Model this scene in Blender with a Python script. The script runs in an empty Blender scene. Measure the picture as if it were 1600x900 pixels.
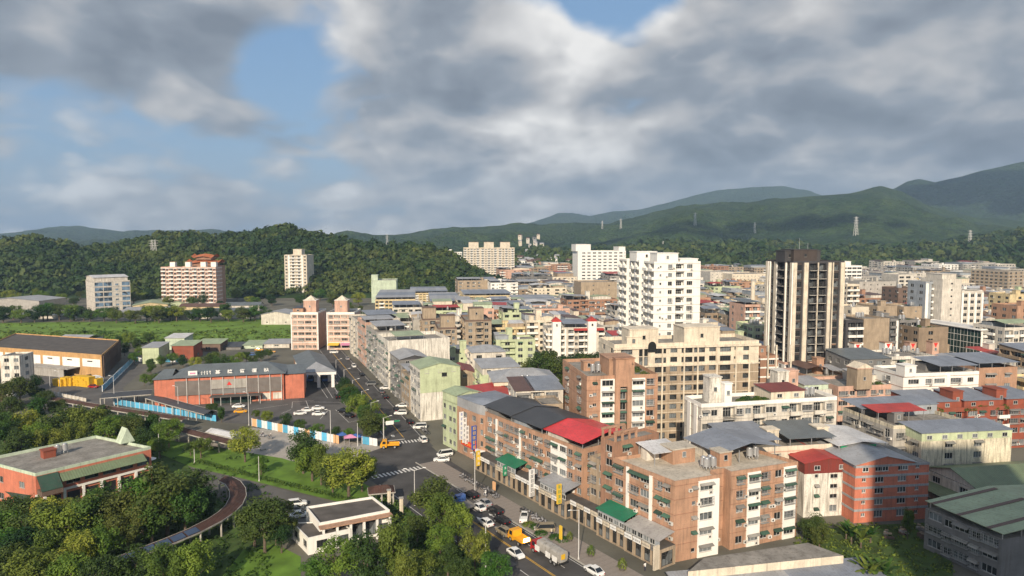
import bpy, math, random
import numpy as np
from mathutils import Vector, noise as mnoise
R = math.radians
random.seed(7)
rng = np.random.default_rng(7)
scene = bpy.context.scene
col = scene.collection

# ---------------------------------------------------------------- camera
CAM_H = 62.0; FPX = 1067.0; PITCH = math.atan(80 / FPX)
cam_d = bpy.data.cameras.new('camera'); cam = bpy.data.objects.new('camera', cam_d); col.objects.link(cam)
cam_d.sensor_width = 36.0; cam_d.lens = 36.0 * FPX / 1600.0
cam_d.clip_start = 0.5; cam_d.clip_end = 40000
cam.location = (0, 0, CAM_H); cam.rotation_euler = (math.pi / 2 - PITCH, 0, 0)
scene.camera = cam

# ---------------------------------------------------------------- light
SUN_EL, SUN_AZ = 27.0, 190.0        # azimuth of the sun, clockwise from +Y
sv = Vector((math.sin(R(SUN_AZ)) * math.cos(R(SUN_EL)), math.cos(R(SUN_AZ)) * math.cos(R(SUN_EL)), math.sin(R(SUN_EL))))
sun_d = bpy.data.lights.new('sun', 'SUN'); sun = bpy.data.objects.new('sun', sun_d); col.objects.link(sun)
sun_d.energy = 5.0; sun_d.angle = R(0.6); sun_d.color = (1.0, 0.85, 0.66)
sun.rotation_euler = (-sv).to_track_quat('-Z', 'Y').to_euler(); sun.location = (0, -50, 300)
vs = scene.view_settings
vs.view_transform = 'Standard'; vs.look = 'None'; vs.exposure = 0.2; vs.gamma = 1.0; vs.use_curve_mapping = False

world = bpy.data.worlds.new('World'); scene.world = world; world.use_nodes = True
def build_world():
    nt = world.node_tree; N = nt.nodes; L = nt.links; N.clear()
    def math_(op, a, b=None, c=None, clamp=False):
        n = N.new('ShaderNodeMath'); n.operation = op; n.use_clamp = clamp
        for i, v in enumerate((a, b, c)):
            if v is None: continue
            if isinstance(v, (int, float)): n.inputs[i].default_value = v
            else: L.new(v, n.inputs[i])
        return n.outputs[0]
    def vmath(op, a, b=None):
        n = N.new('ShaderNodeVectorMath'); n.operation = op
        for i, v in enumerate((a, b)):
            if v is None: continue
            if isinstance(v, (tuple, list)): n.inputs[i].default_value = v
            else: L.new(v, n.inputs[i])
        return n.outputs['Value'] if op == 'DOT_PRODUCT' else n.outputs[0]
    def noise(vec, scale, detail=9, rough=0.55, dist=0.0):
        n = N.new('ShaderNodeTexNoise'); n.inputs['Scale'].default_value = scale
        n.inputs['Detail'].default_value = detail; n.inputs['Roughness'].default_value = rough
        n.inputs['Distortion'].default_value = dist; L.new(vec, n.inputs['Vector']); return n.outputs['Fac']
    def sstep(x, a, b):
        n = N.new('ShaderNodeMapRange'); n.interpolation_type = 'SMOOTHSTEP'
        L.new(x, n.inputs['Value']); n.inputs['From Min'].default_value = a; n.inputs['From Max'].default_value = b
        return n.outputs['Result']
    def mix(f, a, b):
        n = N.new('ShaderNodeMix'); n.data_type = 'RGBA'
        if isinstance(f, (int, float)): n.inputs[0].default_value = f
        else: L.new(f, n.inputs[0])
        for i, v in ((6, a), (7, b)):
            if isinstance(v, tuple): n.inputs[i].default_value = (*v, 1)
            else: L.new(v, n.inputs[i])
        return n.outputs[2]
    sky = N.new('ShaderNodeTexSky'); sky.sky_type = 'NISHITA'; sky.sun_disc = False
    sky.sun_elevation = R(SUN_EL); sky.sun_rotation = R(SUN_AZ); sky.air_density = 1.2; sky.dust_density = 1.5
    sk = N.new('ShaderNodeVectorMath'); sk.operation = 'SCALE'; sk.inputs['Scale'].default_value = 0.10
    L.new(sky.outputs[0], sk.inputs[0])
    tc = N.new('ShaderNodeTexCoord'); d = vmath('NORMALIZE', tc.outputs['Generated'])
    sep = N.new('ShaderNodeSeparateXYZ'); L.new(d, sep.inputs[0])
    z = math_('MAXIMUM', sep.outputs['Z'], 0.0)
    k = math_('DIVIDE', 1.0, math_('ADD', z, 0.42))            # cloud decks: flatter and smaller towards the horizon
    cmb = N.new('ShaderNodeCombineXYZ')
    L.new(math_('MULTIPLY', sep.outputs['X'], k), cmb.inputs[0])
    L.new(math_('MULTIPLY', sep.outputs['Y'], k), cmb.inputs[1])
    L.new(math_('MULTIPLY', z, 0.8), cmb.inputs[2])
    p = vmath('ADD', cmb.outputs[0], (3.1, 7.7, 0.4))
    def blob(px, py, s, amp):                       # a cloud bank or a gap, round a direction of the sky
        q = Vector(((px - 800) / FPX, 1.0, (370 - py) / FPX)).normalized()
        dt = vmath('DOT_PRODUCT', d, tuple(q))
        g = math_('POWER', 2.718, math_('MULTIPLY', math_('SUBTRACT', dt, 1.0), 1.0 / (s * s)))
        return math_('MULTIPLY', g, amp)
    def billow(vec, scale):                          # rounded heaps: folded noise over smooth noise
        n1 = noise(vec, scale, 3, 0.5)
        wv = N.new('ShaderNodeTexNoise'); wv.inputs['Scale'].default_value = scale*2.2; wv.inputs['Detail'].default_value = 5; L.new(vec, wv.inputs['Vector'])
        ws = N.new('ShaderNodeVectorMath'); ws.operation = 'MULTIPLY_ADD'; L.new(wv.outputs['Color'], ws.inputs[0]); ws.inputs[1].default_value = (.22, .22, .22); L.new(vec, ws.inputs[2])
        vo = N.new('ShaderNodeTexVoronoi'); vo.feature = 'F1'; vo.inputs['Scale'].default_value = scale*2.6; vo.inputs['Detail'].default_value = 2.5; vo.inputs['Roughness'].default_value = .55; vo.normalize = True
        L.new(ws.outputs[0], vo.inputs['Vector'])
        return math_('ADD', math_('MULTIPLY', n1, 0.85), math_('MULTIPLY', math_('SUBTRACT', 0.42, vo.outputs['Distance']), 0.62))
    heap = billow(p, 1.55)
    sh = billow(vmath('ADD', p, (-0.02, -0.09, 0.05)), 1.55)      # the same deck a step towards the light
    cover = math_('ADD', heap, 0.0)
    for b in ((925, -5, .08, -.50), (545, 70, .07, -.13), (300, 240, .10, .10), (425, 115, .045, -.2), (330, 215, .07, -.10), (80, 130, .05, -.09), (100, 290, .14, -.05),
              (880, 85, .06, .34), (280, 40, .17, .20), (1250, 90, .20, .24), (720, 170, .12, .12), (1440, 45, .03, -.10), (1200, 280, .25, .08)):
        cover = math_('ADD', cover, blob(*b))
    cov = sstep(cover, 0.42, 0.56)
    lit = math_('ADD', math_('MULTIPLY', math_('SUBTRACT', heap, sh), 2.9), 0.36)
    lit = math_('ADD', lit, math_('MULTIPLY', math_('SUBTRACT', noise(p, 4.2, 6, .5), 0.5), 0.30))
    thick = math_('MULTIPLY', math_('SUBTRACT', cover, 0.62), -0.7)  # thick cloud has a dark base, thin edges glow
    lit = math_('ADD', lit, math_('MINIMUM', thick, 0.12))
    for b in ((890, 60, .06, .66), (1240, 20, .09, .50), (440, 0, .09, .34), (300, 110, .13, -.16), (1180, 170, .14, -.16),
              (640, 120, .08, -.05), (180, 200, .08, .20), (850, 190, .06, .34), (480, 290, .06, .2), (70, 250, .05, .15), (1000, 260, .10, .10), (640, 300, .05, .14), (230, 320, .08, .10), (1350, 300, .09, .10)):
        lit = math_('ADD', lit, blob(*b))
    ramp = N.new('ShaderNodeValToRGB'); L.new(lit, ramp.inputs[0]); e = ramp.color_ramp.elements
    e[0].position = 0.0; e[0].color = (0.235, 0.27, 0.325, 1)
    e[1].position = 1.0; e[1].color = (1.05, 1.03, 1.0, 1)
    a = e.new(0.30); a.color = (0.34, 0.38, 0.44, 1)
    a = e.new(0.60); a.color = (0.60, 0.60, 0.61, 1)
    blue = mix(0.55, sk.outputs[0], (0.24, 0.46, 0.82))
    c = mix(cov, blue, ramp.outputs[0])
    haz = sstep(sep.outputs['Z'], 0.15, -0.01)       # the air near the horizon pales everything
    c = mix(math_('MULTIPLY', haz, 0.36), c, (0.40, 0.465, 0.56))
    bg = N.new('ShaderNodeBackground'); L.new(c, bg.inputs['Color']); bg.inputs['Strength'].default_value = 0.78
    out = N.new('ShaderNodeOutputWorld'); L.new(bg.outputs[0], out.inputs['Surface'])
build_world()

# ---------------------------------------------------------------- pixels to places
CP, SP = math.cos(PITCH), math.sin(PITCH)
def ray(px, py):
    a = (px - 800) / FPX; b = (450 - py) / FPX
    return Vector((a, CP + b * SP, -SP + b * CP))
def G(px, py, z=0.0):
    r = ray(px, py); t = (z - CAM_H) / r.z
    return Vector((r.x * t, r.y * t, z))
def at(px, py, Y):
    r = ray(px, py); t = Y / r.y
    return Vector((r.x * t, Y, CAM_H + r.z * t))
def reach(c, u, px, z):                              # how far along u from c until it stands over column px
    kx = (px - 800) / FPX
    return (kx * (c[1] * CP - (z - CAM_H) * SP) - c[0]) / (u[0] - kx * u[1] * CP)

# ---------------------------------------------------------------- materials
MATS = {}
def nodes_of(name):
    m = bpy.data.materials.new(name); m.use_nodes = True
    return m, m.node_tree.nodes, m.node_tree.links, m.node_tree.nodes['Principled BSDF']
def M(name, c=(.5, .5, .5), rough=.8, var=.18, dirt=.25, sc=.35, rib=None, metal=0., rnd=0., dcol=(.09, .075, .06), spec=.3, grime=0.0):
    """wall, roof and ground paint: two scales of blotch, rain streaks, optional ribs along local x or y"""
    if name in MATS: return MATS[name]
    m, N, L, B = nodes_of(name); MATS[name] = m
    B.inputs['Roughness'].default_value = rough; B.inputs['Metallic'].default_value = metal
    B.inputs['Specular IOR Level'].default_value = spec
    tc = N.new('ShaderNodeTexCoord'); oi = N.new('ShaderNodeObjectInfo')
    def noise(scale, detail, mp=None, vec=None):
        n = N.new('ShaderNodeTexNoise'); n.inputs['Scale'].default_value = scale; n.inputs['Detail'].default_value = detail
        v = vec or tc.outputs['Object']
        if mp:
            q = N.new('ShaderNodeMapping'); q.inputs['Scale'].default_value = mp; L.new(v, q.inputs[0]); v = q.outputs[0]
        L.new(v, n.inputs['Vector']); return n.outputs['Fac']
    def mixc(f, a, b, mode='MIX'):
        n = N.new('ShaderNodeMix'); n.data_type = 'RGBA'; n.blend_type = mode
        if isinstance(f, (int, float)): n.inputs[0].default_value = f
        else: L.new(f, n.inputs[0])
        for i, v in ((6, a), (7, b)):
            if isinstance(v, tuple): n.inputs[i].default_value = (*v, 1)
            else: L.new(v, n.inputs[i])
        return n.outputs[2]
    def mr(x, a, b, lo=0., hi=1.):
        n = N.new('ShaderNodeMapRange'); L.new(x, n.inputs[0])
        for i, v in enumerate((a, b, lo, hi)): n.inputs[i + 1].default_value = v
        return n.outputs[0]
    lo = tuple(x * (1 - var) for x in c); hi = tuple(min(.92, x * (1 + var)) for x in c)
    base = mixc(mr(noise(sc, 6), .32, .68), lo, hi)
    if rnd:
        hsv = N.new('ShaderNodeHueSaturation'); L.new(base, hsv.inputs['Color'])
        L.new(mr(oi.outputs['Random'], 0, 1, 1 - rnd, 1 + rnd), hsv.inputs['Value']); base = hsv.outputs[0]
    if dirt:
        st = noise(1.0, 5, (1.5, 1.5, .13))
        base = mixc(mr(st, .52, .80, 0, dirt * 1.6), base, dcol)
        base = mixc(mr(noise(2.6, 4), .50, .85, 0, dirt), base, dcol)
    if grime:
        g = noise(1.0, 8, (2.2, 2.2, .22)); base = mixc(mr(g, .50, .66, 0, grime), base, (.10, .085, .06))
    h = noise(4., 3)
    bump = N.new('ShaderNodeBump'); bump.inputs['Strength'].default_value = .25; bump.inputs['Distance'].default_value = .05
    if rib:
        w = N.new('ShaderNodeTexWave'); w.wave_type = 'BANDS'; w.bands_direction = rib.upper()
        w.inputs['Scale'].default_value = .55; w.inputs['Distortion'].default_value = 0
        L.new(tc.outputs['Object'], w.inputs['Vector']); h = w.outputs['Fac']
        bump.inputs['Strength'].default_value = .55; bump.inputs['Distance'].default_value = .06
        sh = noise(.5, 2, (1.0, .02, 1.0) if rib == 'x' else (.02, 1.0, 1.0))     # sheets of slightly different age
        base = mixc(mr(sh, .35, .65, 0, .28), base, tuple(x * .62 for x in c))
    L.new(h, bump.inputs['Height']); L.new(bump.outputs[0], B.inputs['Normal'])
    L.new(base, B.inputs['Base Color'])
    return m
def glass_mat(name, tint, lo, hi):
    m, N, L, B = nodes_of(name); MATS[name] = m
    oi = N.new('ShaderNodeObjectInfo'); tc = N.new('ShaderNodeTexCoord')
    n = N.new('ShaderNodeTexVoronoi'); n.inputs['Scale'].default_value = .33; L.new(tc.outputs['Object'], n.inputs[0])
    ad = N.new('ShaderNodeMath'); ad.operation = 'ADD'; L.new(oi.outputs['Random'], ad.inputs[0])
    mu = N.new('ShaderNodeMath'); mu.operation = 'MULTIPLY_ADD'; sc_ = N.new('ShaderNodeSeparateColor'); L.new(n.outputs['Color'], sc_.inputs[0]); L.new(sc_.outputs[0], mu.inputs[0]); mu.inputs[1].default_value = .9; mu.inputs[2].default_value = -.45
    L.new(mu.outputs[0], ad.inputs[1])
    r = N.new('ShaderNodeValToRGB'); L.new(ad.outputs[0], r.inputs[0]); e = r.color_ramp.elements
    e[0].position = .55; e[0].color = (*[lo * t for t in tint], 1); e[1].position = 1.; e[1].color = (*[hi * t for t in tint], 1)
    L.new(r.outputs[0], B.inputs['Base Color']); B.inputs['Roughness'].default_value = .12; B.inputs['Specular IOR Level'].default_value = .5
    return m
glass_mat('glass', (.9, 1., 1.05), .022, .20); glass_mat('glass_blue', (.55, .85, 1.2), .06, .30); glass_mat('glass_green', (.5, 1.1, .9), .03, .06); glass_mat('glass_warm', (1.15, 1., .85), .03, .32)
def leaf_mat(name, dark, light, hue=.06, obj=True):
    m, N, L, B = nodes_of(name); MATS[name] = m
    tc = N.new('ShaderNodeTexCoord'); n = N.new('ShaderNodeTexNoise'); n.inputs['Scale'].default_value = .55; n.inputs['Detail'].default_value = 4
    L.new(tc.outputs['Object'], n.inputs[0])
    r = N.new('ShaderNodeValToRGB'); L.new(n.outputs[0], r.inputs[0]); e = r.color_ramp.elements
    e[0].position = .35; e[0].color = (*dark, 1); e[1].position = .68; e[1].color = (*light, 1)
    if obj:
        src = N.new('ShaderNodeObjectInfo').outputs['Random']
    else:
        a = N.new('ShaderNodeAttribute'); a.attribute_name = 'tone'; src = a.outputs['Fac']
    h = N.new('ShaderNodeHueSaturation'); L.new(r.outputs[0], h.inputs['Color'])
    mr = N.new('ShaderNodeMapRange'); L.new(src, mr.inputs[0]); mr.inputs[3].default_value = .5 - hue; mr.inputs[4].default_value = .5 + hue * .7
    L.new(mr.outputs[0], h.inputs['Hue'])
    mv = N.new('ShaderNodeMapRange'); L.new(src, mv.inputs[0]); mv.inputs[3].default_value = 1.35; mv.inputs[4].default_value = .62
    L.new(mv.outputs[0], h.inputs['Value'])
    L.new(h.outputs[0], B.inputs['Base Color']); B.inputs['Roughness'].default_value = .62; B.inputs['Specular IOR Level'].default_value = .25
    tr = N.new('ShaderNodeBsdfTranslucent'); L.new(h.outputs[0], tr.inputs[0])
    mx = N.new('ShaderNodeMixShader'); mx.inputs[0].default_value = .22
    L.new(B.outputs[0], mx.inputs[1]); L.new(tr.outputs[0], mx.inputs[2]); L.new(mx.outputs[0], N['Material Output'].inputs[0])
    return m
leaf_mat('leaf', (.042, .088, .015), (.115, .185, .028)); leaf_mat('leaf_bright', (.075, .15, .02), (.17, .26, .034))
leaf_mat('leaf_dark', (.028, .062, .013), (.07, .118, .024)); leaf_mat('forest_leaf', (.026, .058, .013), (.075, .118, .026), .05, False)
def emis(name, c, s):
    m, N, L, B = nodes_of(name); MATS[name] = m
    B.inputs['Base Color'].default_value = (*c, 1); B.inputs['Emission Color'].default_value = (*c, 1); B.inputs['Emission Strength'].default_value = s
emis('lamp_lit', (1., .75, .35), 12.)
WALLS = dict(brick=(.42, .25, .165), brick2=(.34, .19, .125), redbrick=(.27, .075, .045), cream=(.66, .585, .465), white=(.72, .69, .62), offwhite=(.60, .56, .49),
    tan=(.36, .285, .205), dtan=(.27, .205, .145), gray=(.36, .345, .32), dgray=(.19, .185, .18), yellow=(.62, .50, .29), pink=(.56, .36, .275), palegreen=(.47, .53, .34),
    mint=(.48, .56, .43), darkwall=(.055, .055, .06), brown=(.16, .11, .085), tower_panel=(.062, .05, .046), salmon=(.52, .175, .11), orange=(.50, .30, .13), pinkbeige=(.60, .42, .33), bluegray=(.30, .33, .36), concrete=(.42, .40, .36))
for k_, c_ in WALLS.items(): M(k_, c_, .82, .15, .30, grime=.30 if k_ in ('brick', 'brick2', 'offwhite', 'concrete', 'gray', 'tan', 'yellow') else .12 if k_ == 'cream' else 0.)
M('purewhite', (.80, .78, .73), .7, .06, .10); M('stucco', (.66, .60, .46), .9, .16, .5, grime=.55); M('stain_white', (.70, .67, .60), .9, .12, .5, grime=.45)
ROOFS = dict(rf_blue=(.22, .245, .29), rf_gray=(.34, .35, .365), rf_white=(.60, .60, .60), rf_green=(.33, .40, .25), rf_red=(.42, .045, .035), rf_dred=(.20, .04, .032), rf_brown=(.12, .065, .05),
    rf_dark=(.055, .058, .064), rf_teal=(.02, .19, .10), rf_bright=(.62, .055, .06), rf_slate=(.13, .15, .16), rf_olive=(.16, .21, .12), rf_clear=(.42, .40, .38))
for k_, c_ in ROOFS.items():
    for ax in 'xy': M(k_ + ax, c_, .5, .16, .34, .25, rib=ax, spec=.4, dcol=(.13, .075, .045) if k_ in ('rf_green', 'rf_olive', 'rf_white', 'rf_gray') else (.07, .06, .055))
M('deck', (.25, .235, .21), .9, .25, .5); M('deck_light', (.50, .45, .37), .9, .15, .4); M('deck_dark', (.10, .09, .082), .9, .25, .4)
M('alu', (.50, .50, .49), .4, .05, 0, rnd=.2); M('darkframe', (.05, .05, .05), .5, .05, 0); M('whiteframe', (.72, .70, .66), .5, .05, 0); M('steel', (.55, .56, .57), .35, .05, .1, metal=.6)
M('awn_green', (.045, .10, .07), .6, .25, .4, rnd=.45); M('awn_gray', (.24, .23, .21), .6, .2, .3, rnd=.3); M('awn_bright', (.03, .26, .06), .6, .2, .1)
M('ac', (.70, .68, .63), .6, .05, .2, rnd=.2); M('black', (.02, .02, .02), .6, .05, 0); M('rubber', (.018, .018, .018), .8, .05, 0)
M('asphalt', (.072, .069, .068), .9, .28, .3, .18, dcol=(.04, .04, .04)); M('asphalt2', (.11, .105, .10), .9, .18, .15, .15); M('paving', (.27, .235, .205), .9, .15, .3, .4); M('pale_paving', (.36, .33, .29), .9, .14, .25, .3)
M('ground', (.13, .125, .10), .95, .3, .3, .05); M('grass', (.105, .195, .024), .95, .28, .12, .25, dcol=(.12, .12, .03)); M('meadow', (.125, .215, .028), .95, .3, .25, .06, dcol=(.05, .08, .02))
M('dirt', (.13, .10, .07), .95, .3, .4, .3); M('lot_grass', (.05, .09, .018), .95, .4, .3, .3, dcol=(.09, .07, .04)); M('paint_white', (.66, .65, .62), .8, .08, .3); M('paint_yellow', (.62, .36, .04), .8, .1, .2)
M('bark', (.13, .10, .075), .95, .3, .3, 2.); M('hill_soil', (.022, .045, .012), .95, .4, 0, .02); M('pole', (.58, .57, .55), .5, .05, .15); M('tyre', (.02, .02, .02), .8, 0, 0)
M('hoard_blue', (.10, .40, .62), .6, .15, .25, rnd=.25); M('hoard_white', (.70, .71, .72), .6, .1, .25); M('hoard_orange', (.72, .42, .22), .6, .1, .2)
M('sign_white', (.75, .75, .73), .5, .04, .12); M('sign_red', (.65, .04, .035), .5, .06, .1); M('sign_yellow', (.72, .48, .05), .5, .06, .1); M('sign_blue', (.06, .11, .38), .5, .06, .1)
M('sign_green', (.02, .25, .12), .5, .06, .1); M('sign_ink', (.05, .05, .07), .5, .05, 0); M('sign_pink', (.6, .25, .4), .6, .1, .1); M('yellow_box', (.66, .40, .025), .6, .1, .15)
M('walk_roof', (.075, .038, .03), .85, .3, .35, .5, rib='x'); M('terracotta', (.42, .13, .05), .7, .15, .2); M('solar', (.05, .075, .13), .25, .1, 0)
for k_, c_ in dict(car_white=(.78, .78, .76), car_black=(.012, .012, .014), car_silver=(.36, .36, .37), car_gold=(.26, .22, .15), car_red=(.35, .02, .02), car_yellow=(.70, .33, .02), car_blue=(.05, .12, .35), car_gray=(.13, .135, .14)).items():
    M(k_, c_, .25, .03, .05, spec=.55)

# ---------------------------------------------------------------- mesh builder
class MB:
    def __init__(s): s.v = []; s.f = []; s.m = []; s.names = []
    def mi(s, m):
        if m not in s.names: s.names.append(m)
        return s.names.index(m)
    def poly(s, pts, m):
        i = len(s.v); s.v += [tuple(p) for p in pts]; s.f.append(tuple(range(i, i + len(pts)))); s.m.append(s.mi(m))
    def box(s, x0, x1, y0, y1, z0, z1, m, skip=''):
        P = [(x0, y0, z0), (x1, y0, z0), (x1, y1, z0), (x0, y1, z0), (x0, y0, z1), (x1, y0, z1), (x1, y1, z1), (x0, y1, z1)]
        s.hexa(P, m, skip)
    def hexa(s, P, m, skip=''):
        i = len(s.v); s.v += [tuple(p) for p in P]; k = s.mi(m)
        for n, q in (('b', (3, 2, 1, 0)), ('t', (4, 5, 6, 7)), ('f', (0, 1, 5, 4)), ('r', (1, 2, 6, 5)), ('k', (2, 3, 7, 6)), ('l', (3, 0, 4, 7))):
            if n not in skip: s.f.append(tuple(i + j for j in q)); s.m.append(k)
    def tube(s, a, b, r0, r1, m, n=6, cap=True):
        a = Vector(a); b = Vector(b); d = (b - a)
        if d.length < 1e-6: return
        d.normalize(); x = d.orthogonal().normalized(); y = d.cross(x); i = len(s.v); k = s.mi(m)
        for c, r in ((a, r0), (b, r1)):
            for j in range(n):
                t = 2 * math.pi * j / n; s.v.append(tuple(c + x * math.cos(t) * r + y * math.sin(t) * r))
        for j in range(n):
            s.f.append((i + j, i + (j + 1) % n, i + n + (j + 1) % n, i + n + j)); s.m.append(k)
        if cap:
            s.f.append(tuple(i + n + j for j in range(n))); s.m.append(k); s.f.append(tuple(i + n - 1 - j for j in range(n))); s.m.append(k)
    def mesh(s, name, smooth=False):
        me = bpy.data.meshes.new(name); me.from_pydata(s.v, [], s.f)
        for n in s.names: me.materials.append(MATS[n])
        if len(s.names) > 1: me.polygons.foreach_set('material_index', s.m)
        if smooth: me.polygons.foreach_set('use_smooth', [True] * len(s.f))
        return me
    def build(s, name, parent=None, loc=(0, 0, 0), rz=0, smooth=False):
        return put(name, s.mesh(name, smooth), parent, loc, rz)
def put(name, me, parent=None, loc=(0, 0, 0), rz=0, scale=None):
    o = bpy.data.objects.new(name, me); col.objects.link(o); o.location = loc; o.rotation_euler = (0, 0, rz)
    if scale: o.scale = scale
    if parent: o.parent = parent
    return o
def tag(o, label, cat, group=None, kind=None):
    if label: o['label'] = label
    if cat: o['category'] = cat
    if group: o['group'] = group
    if kind: o['kind'] = kind
    return o
def thing(name, label, cat, loc=(0, 0, 0), rz=0, group=None):
    return tag(put(name, None, None, loc, rz), label, cat, group)
def copy_tree(o, parent=None):
    c = o.copy(); col.objects.link(c)
    if parent: c.parent = parent
    for ch in o.children: copy_tree(ch, c)
    return c
def sheet(name, pts, z, m, kind='structure'):
    mb = MB(); mb.poly([(p[0], p[1], z) for p in pts], m); return tag(mb.build(name), None, None, kind=kind)
def gsheet(name, pix, z, m): return sheet(name, [G(*p) for p in pix], z, m)
# ---------------------------------------------------------------- pieces shared by the buildings
CACHE = {}
def cached(key, fn):
    if key not in CACHE: CACHE[key] = fn()
    return CACHE[key]
def window_mesh(w, h, fr):
    def f():
        mb = MB(); t = .07 if w > .9 else .05
        mb.box(-w/2, w/2, -.02, .07, 0, t, fr); mb.box(-w/2, w/2, -.02, .07, h - t, h, fr)
        mb.box(-w/2, -w/2 + t, -.02, .07, t, h - t, fr); mb.box(w/2 - t, w/2, -.02, .07, t, h - t, fr)
        n = 1 if w < 1. else (2 if w < 2.1 else (3 if w < 3.2 else 4))
        for i in range(1, n): x = -w/2 + w * i / n; mb.box(x - .03, x + .03, -.01, .06, t, h - t, fr)
        if h > 1.55: mb.box(-w/2 + t, w/2 - t, -.012, .055, h * .68, h * .68 + .05, fr)
        mb.box(-w/2 - .08, w/2 + .08, -.16, .02, -.09, -.005, 'concrete')
        return mb.mesh('window')
    return cached(('win', round(w, 1), round(h, 1), fr), f)
def pane_mesh(w, h, g):
    def f():
        mb = MB(); mb.poly([(-w/2, .04, 0), (w/2, .04, 0), (w/2, .04, h), (-w/2, .04, h)], g); return mb.mesh('pane')
    return cached(('pane', round(w, 1), round(h, 1), g), f)
def awning_mesh(w, m):
    def f():
        mb = MB(); x = w/2 + .15
        mb.hexa([(-x, -.85, -.42), (x, -.85, -.42), (x, -.01, -.02), (-x, -.01, -.02), (-x, -.85, -.38), (x, -.85, -.38), (x, -.01, .03), (-x, -.01, .03)], m)
        for s in (-1, 1): mb.poly([(s*x, -.84, -.42), (s*x, -.01, -.42), (s*x, -.01, -.02)], m)
        return mb.mesh('awning')
    return cached(('awn', round(w, 1), m), f)
def cage_mesh(w, h):
    def f():
        mb = MB(); x = w/2 + .1; z1 = h + .1; d = .5
        mb.box(-x, x, -d, -.02, -.14, -.1, 'steel')
        for z in (-.1, h*.35, h*.7, z1):
            mb.box(-x, x, -d - .02, -d + .02, z, z + .045, 'steel')
            for s in (-1, 1): mb.box(s*x - .02, s*x + .02, -d, -.02, z, z + .045, 'steel')
        n = max(3, int(w / .28))
        for i in range(n + 1): q = -x + 2*x*i/n; mb.box(q - .018, q + .018, -d - .015, -d + .015, -.1, z1, 'steel')
        return mb.mesh('window_cage')
    return cached(('cage', round(w, 1), round(h, 1)), f)
def ac_mesh():
    def f():
        mb = MB(); mb.box(-.42, .42, -.42, -.06, 0, .6, 'ac'); mb.tube((-.1, -.425, .3), (-.1, -.44, .3), .22, .22, 'darkframe', 10)
        for s in (-.3, .3): mb.box(s - .03, s + .03, -.4, -.01, -.06, 0, 'steel')
        return mb.mesh('air_conditioner')
    return cached('ac', f)
def balcony_mesh(w, m, rail):
    def f():
        mb = MB(); x = w/2; mb.box(-x, x, -.75, -.003, -.12, .06, 'concrete')
        if rail:
            mb.box(-x, x, -.75, -.69, 1.0, 1.06, 'darkframe'); mb.box(-x, x, -.735, -.705, .06, .16, 'darkframe'); n = int(w / .22)
            for i in range(n + 1): q = -x + .02 + (2*x - .04) * i / n; mb.box(q - .014, q + .014, -.73, -.71, .16, 1.0, 'darkframe')
            for s in (-1, 1): mb.box(min(s*x, s*x - s*.05), max(s*x, s*x - s*.05), -.69, -.003, 1.0, 1.06, 'darkframe')
        else:
            mb.box(-x, x, -.75, -.63, .06, 1.0, m); mb.box(-x, -x + .1, -.63, -.003, .06, 1.0, m); mb.box(x - .1, x, -.63, -.003, .06, 1.0, m)
        return mb.mesh('balcony')
    return cached(('balc', round(w, 1), m, rail), f)
def tank_mesh():
    def f():
        mb = MB()
        for x, y in ((-.4, -.4), (.4, -.4), (.4, .4), (-.4, .4)): mb.box(x - .05, x + .05, y - .05, y + .05, 0, .8, 'steel')
        mb.tube((0, 0, .8), (0, 0, 2.3), .68, .68, 'steel', 14, False); mb.tube((0, 0, 2.3), (0, 0, 2.6), .68, .2, 'steel', 14)
        mb.poly([(.68*math.cos(t), .68*math.sin(t), .8) for t in [i*math.pi/7 for i in range(14)]], 'steel')
        return mb.mesh('water_tank', True)
    return cached('tank', f)
def shrub_mesh(k):
    def f():
        r = random.Random(k); mb = MB()
        for i in range(230):
            a = r.uniform(0, 6.283); e = r.uniform(-.1, 1.45); q = r.uniform(.65, 1.)
            p = Vector((math.cos(a)*math.cos(e)*q, math.sin(a)*math.cos(e)*q, math.sin(e)*q*1.05 + .05))
            n = (p.normalized() + Vector((r.gauss(0, .5), r.gauss(0, .5), r.gauss(.2, .4)))).normalized()
            x = n.orthogonal().normalized(); x.rotate(__import__('mathutils').Quaternion(n, r.uniform(0, 6.28))); y = n.cross(x); s = r.uniform(.10, .2)
            mb.poly([p - x*s, p - y*s*.6, p + x*s, p + y*s*.6], 'leaf')
        return mb.mesh('shrub')
    return cached(('shrub', k), f)

BAY = {'.': 1., ',': .5, 's': 1.5, 'w': 2.4, 'W': 3.4, 'b': 3.6, 'B': 3.6, 'P': 3.2, 'p': .9, 'F': 1.0, 'f': .3, 'd': 1.9, 'g': 1.6, 'k': 2.6, 'D': 3.2, 'u': 2.2}
class Face:
    def __init__(s, a, b):
        s.o = Vector((a[0], a[1])); d = Vector((b[0]-a[0], b[1]-a[1])); s.w = d.length; s.u = d / s.w; s.n = Vector((s.u.y, -s.u.x)); s.ang = math.atan2(s.u.y, s.u.x)
    def p(s, x, z, n=0.): q = s.o + s.u*x + s.n*n; return (q.x, q.y, z)

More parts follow.
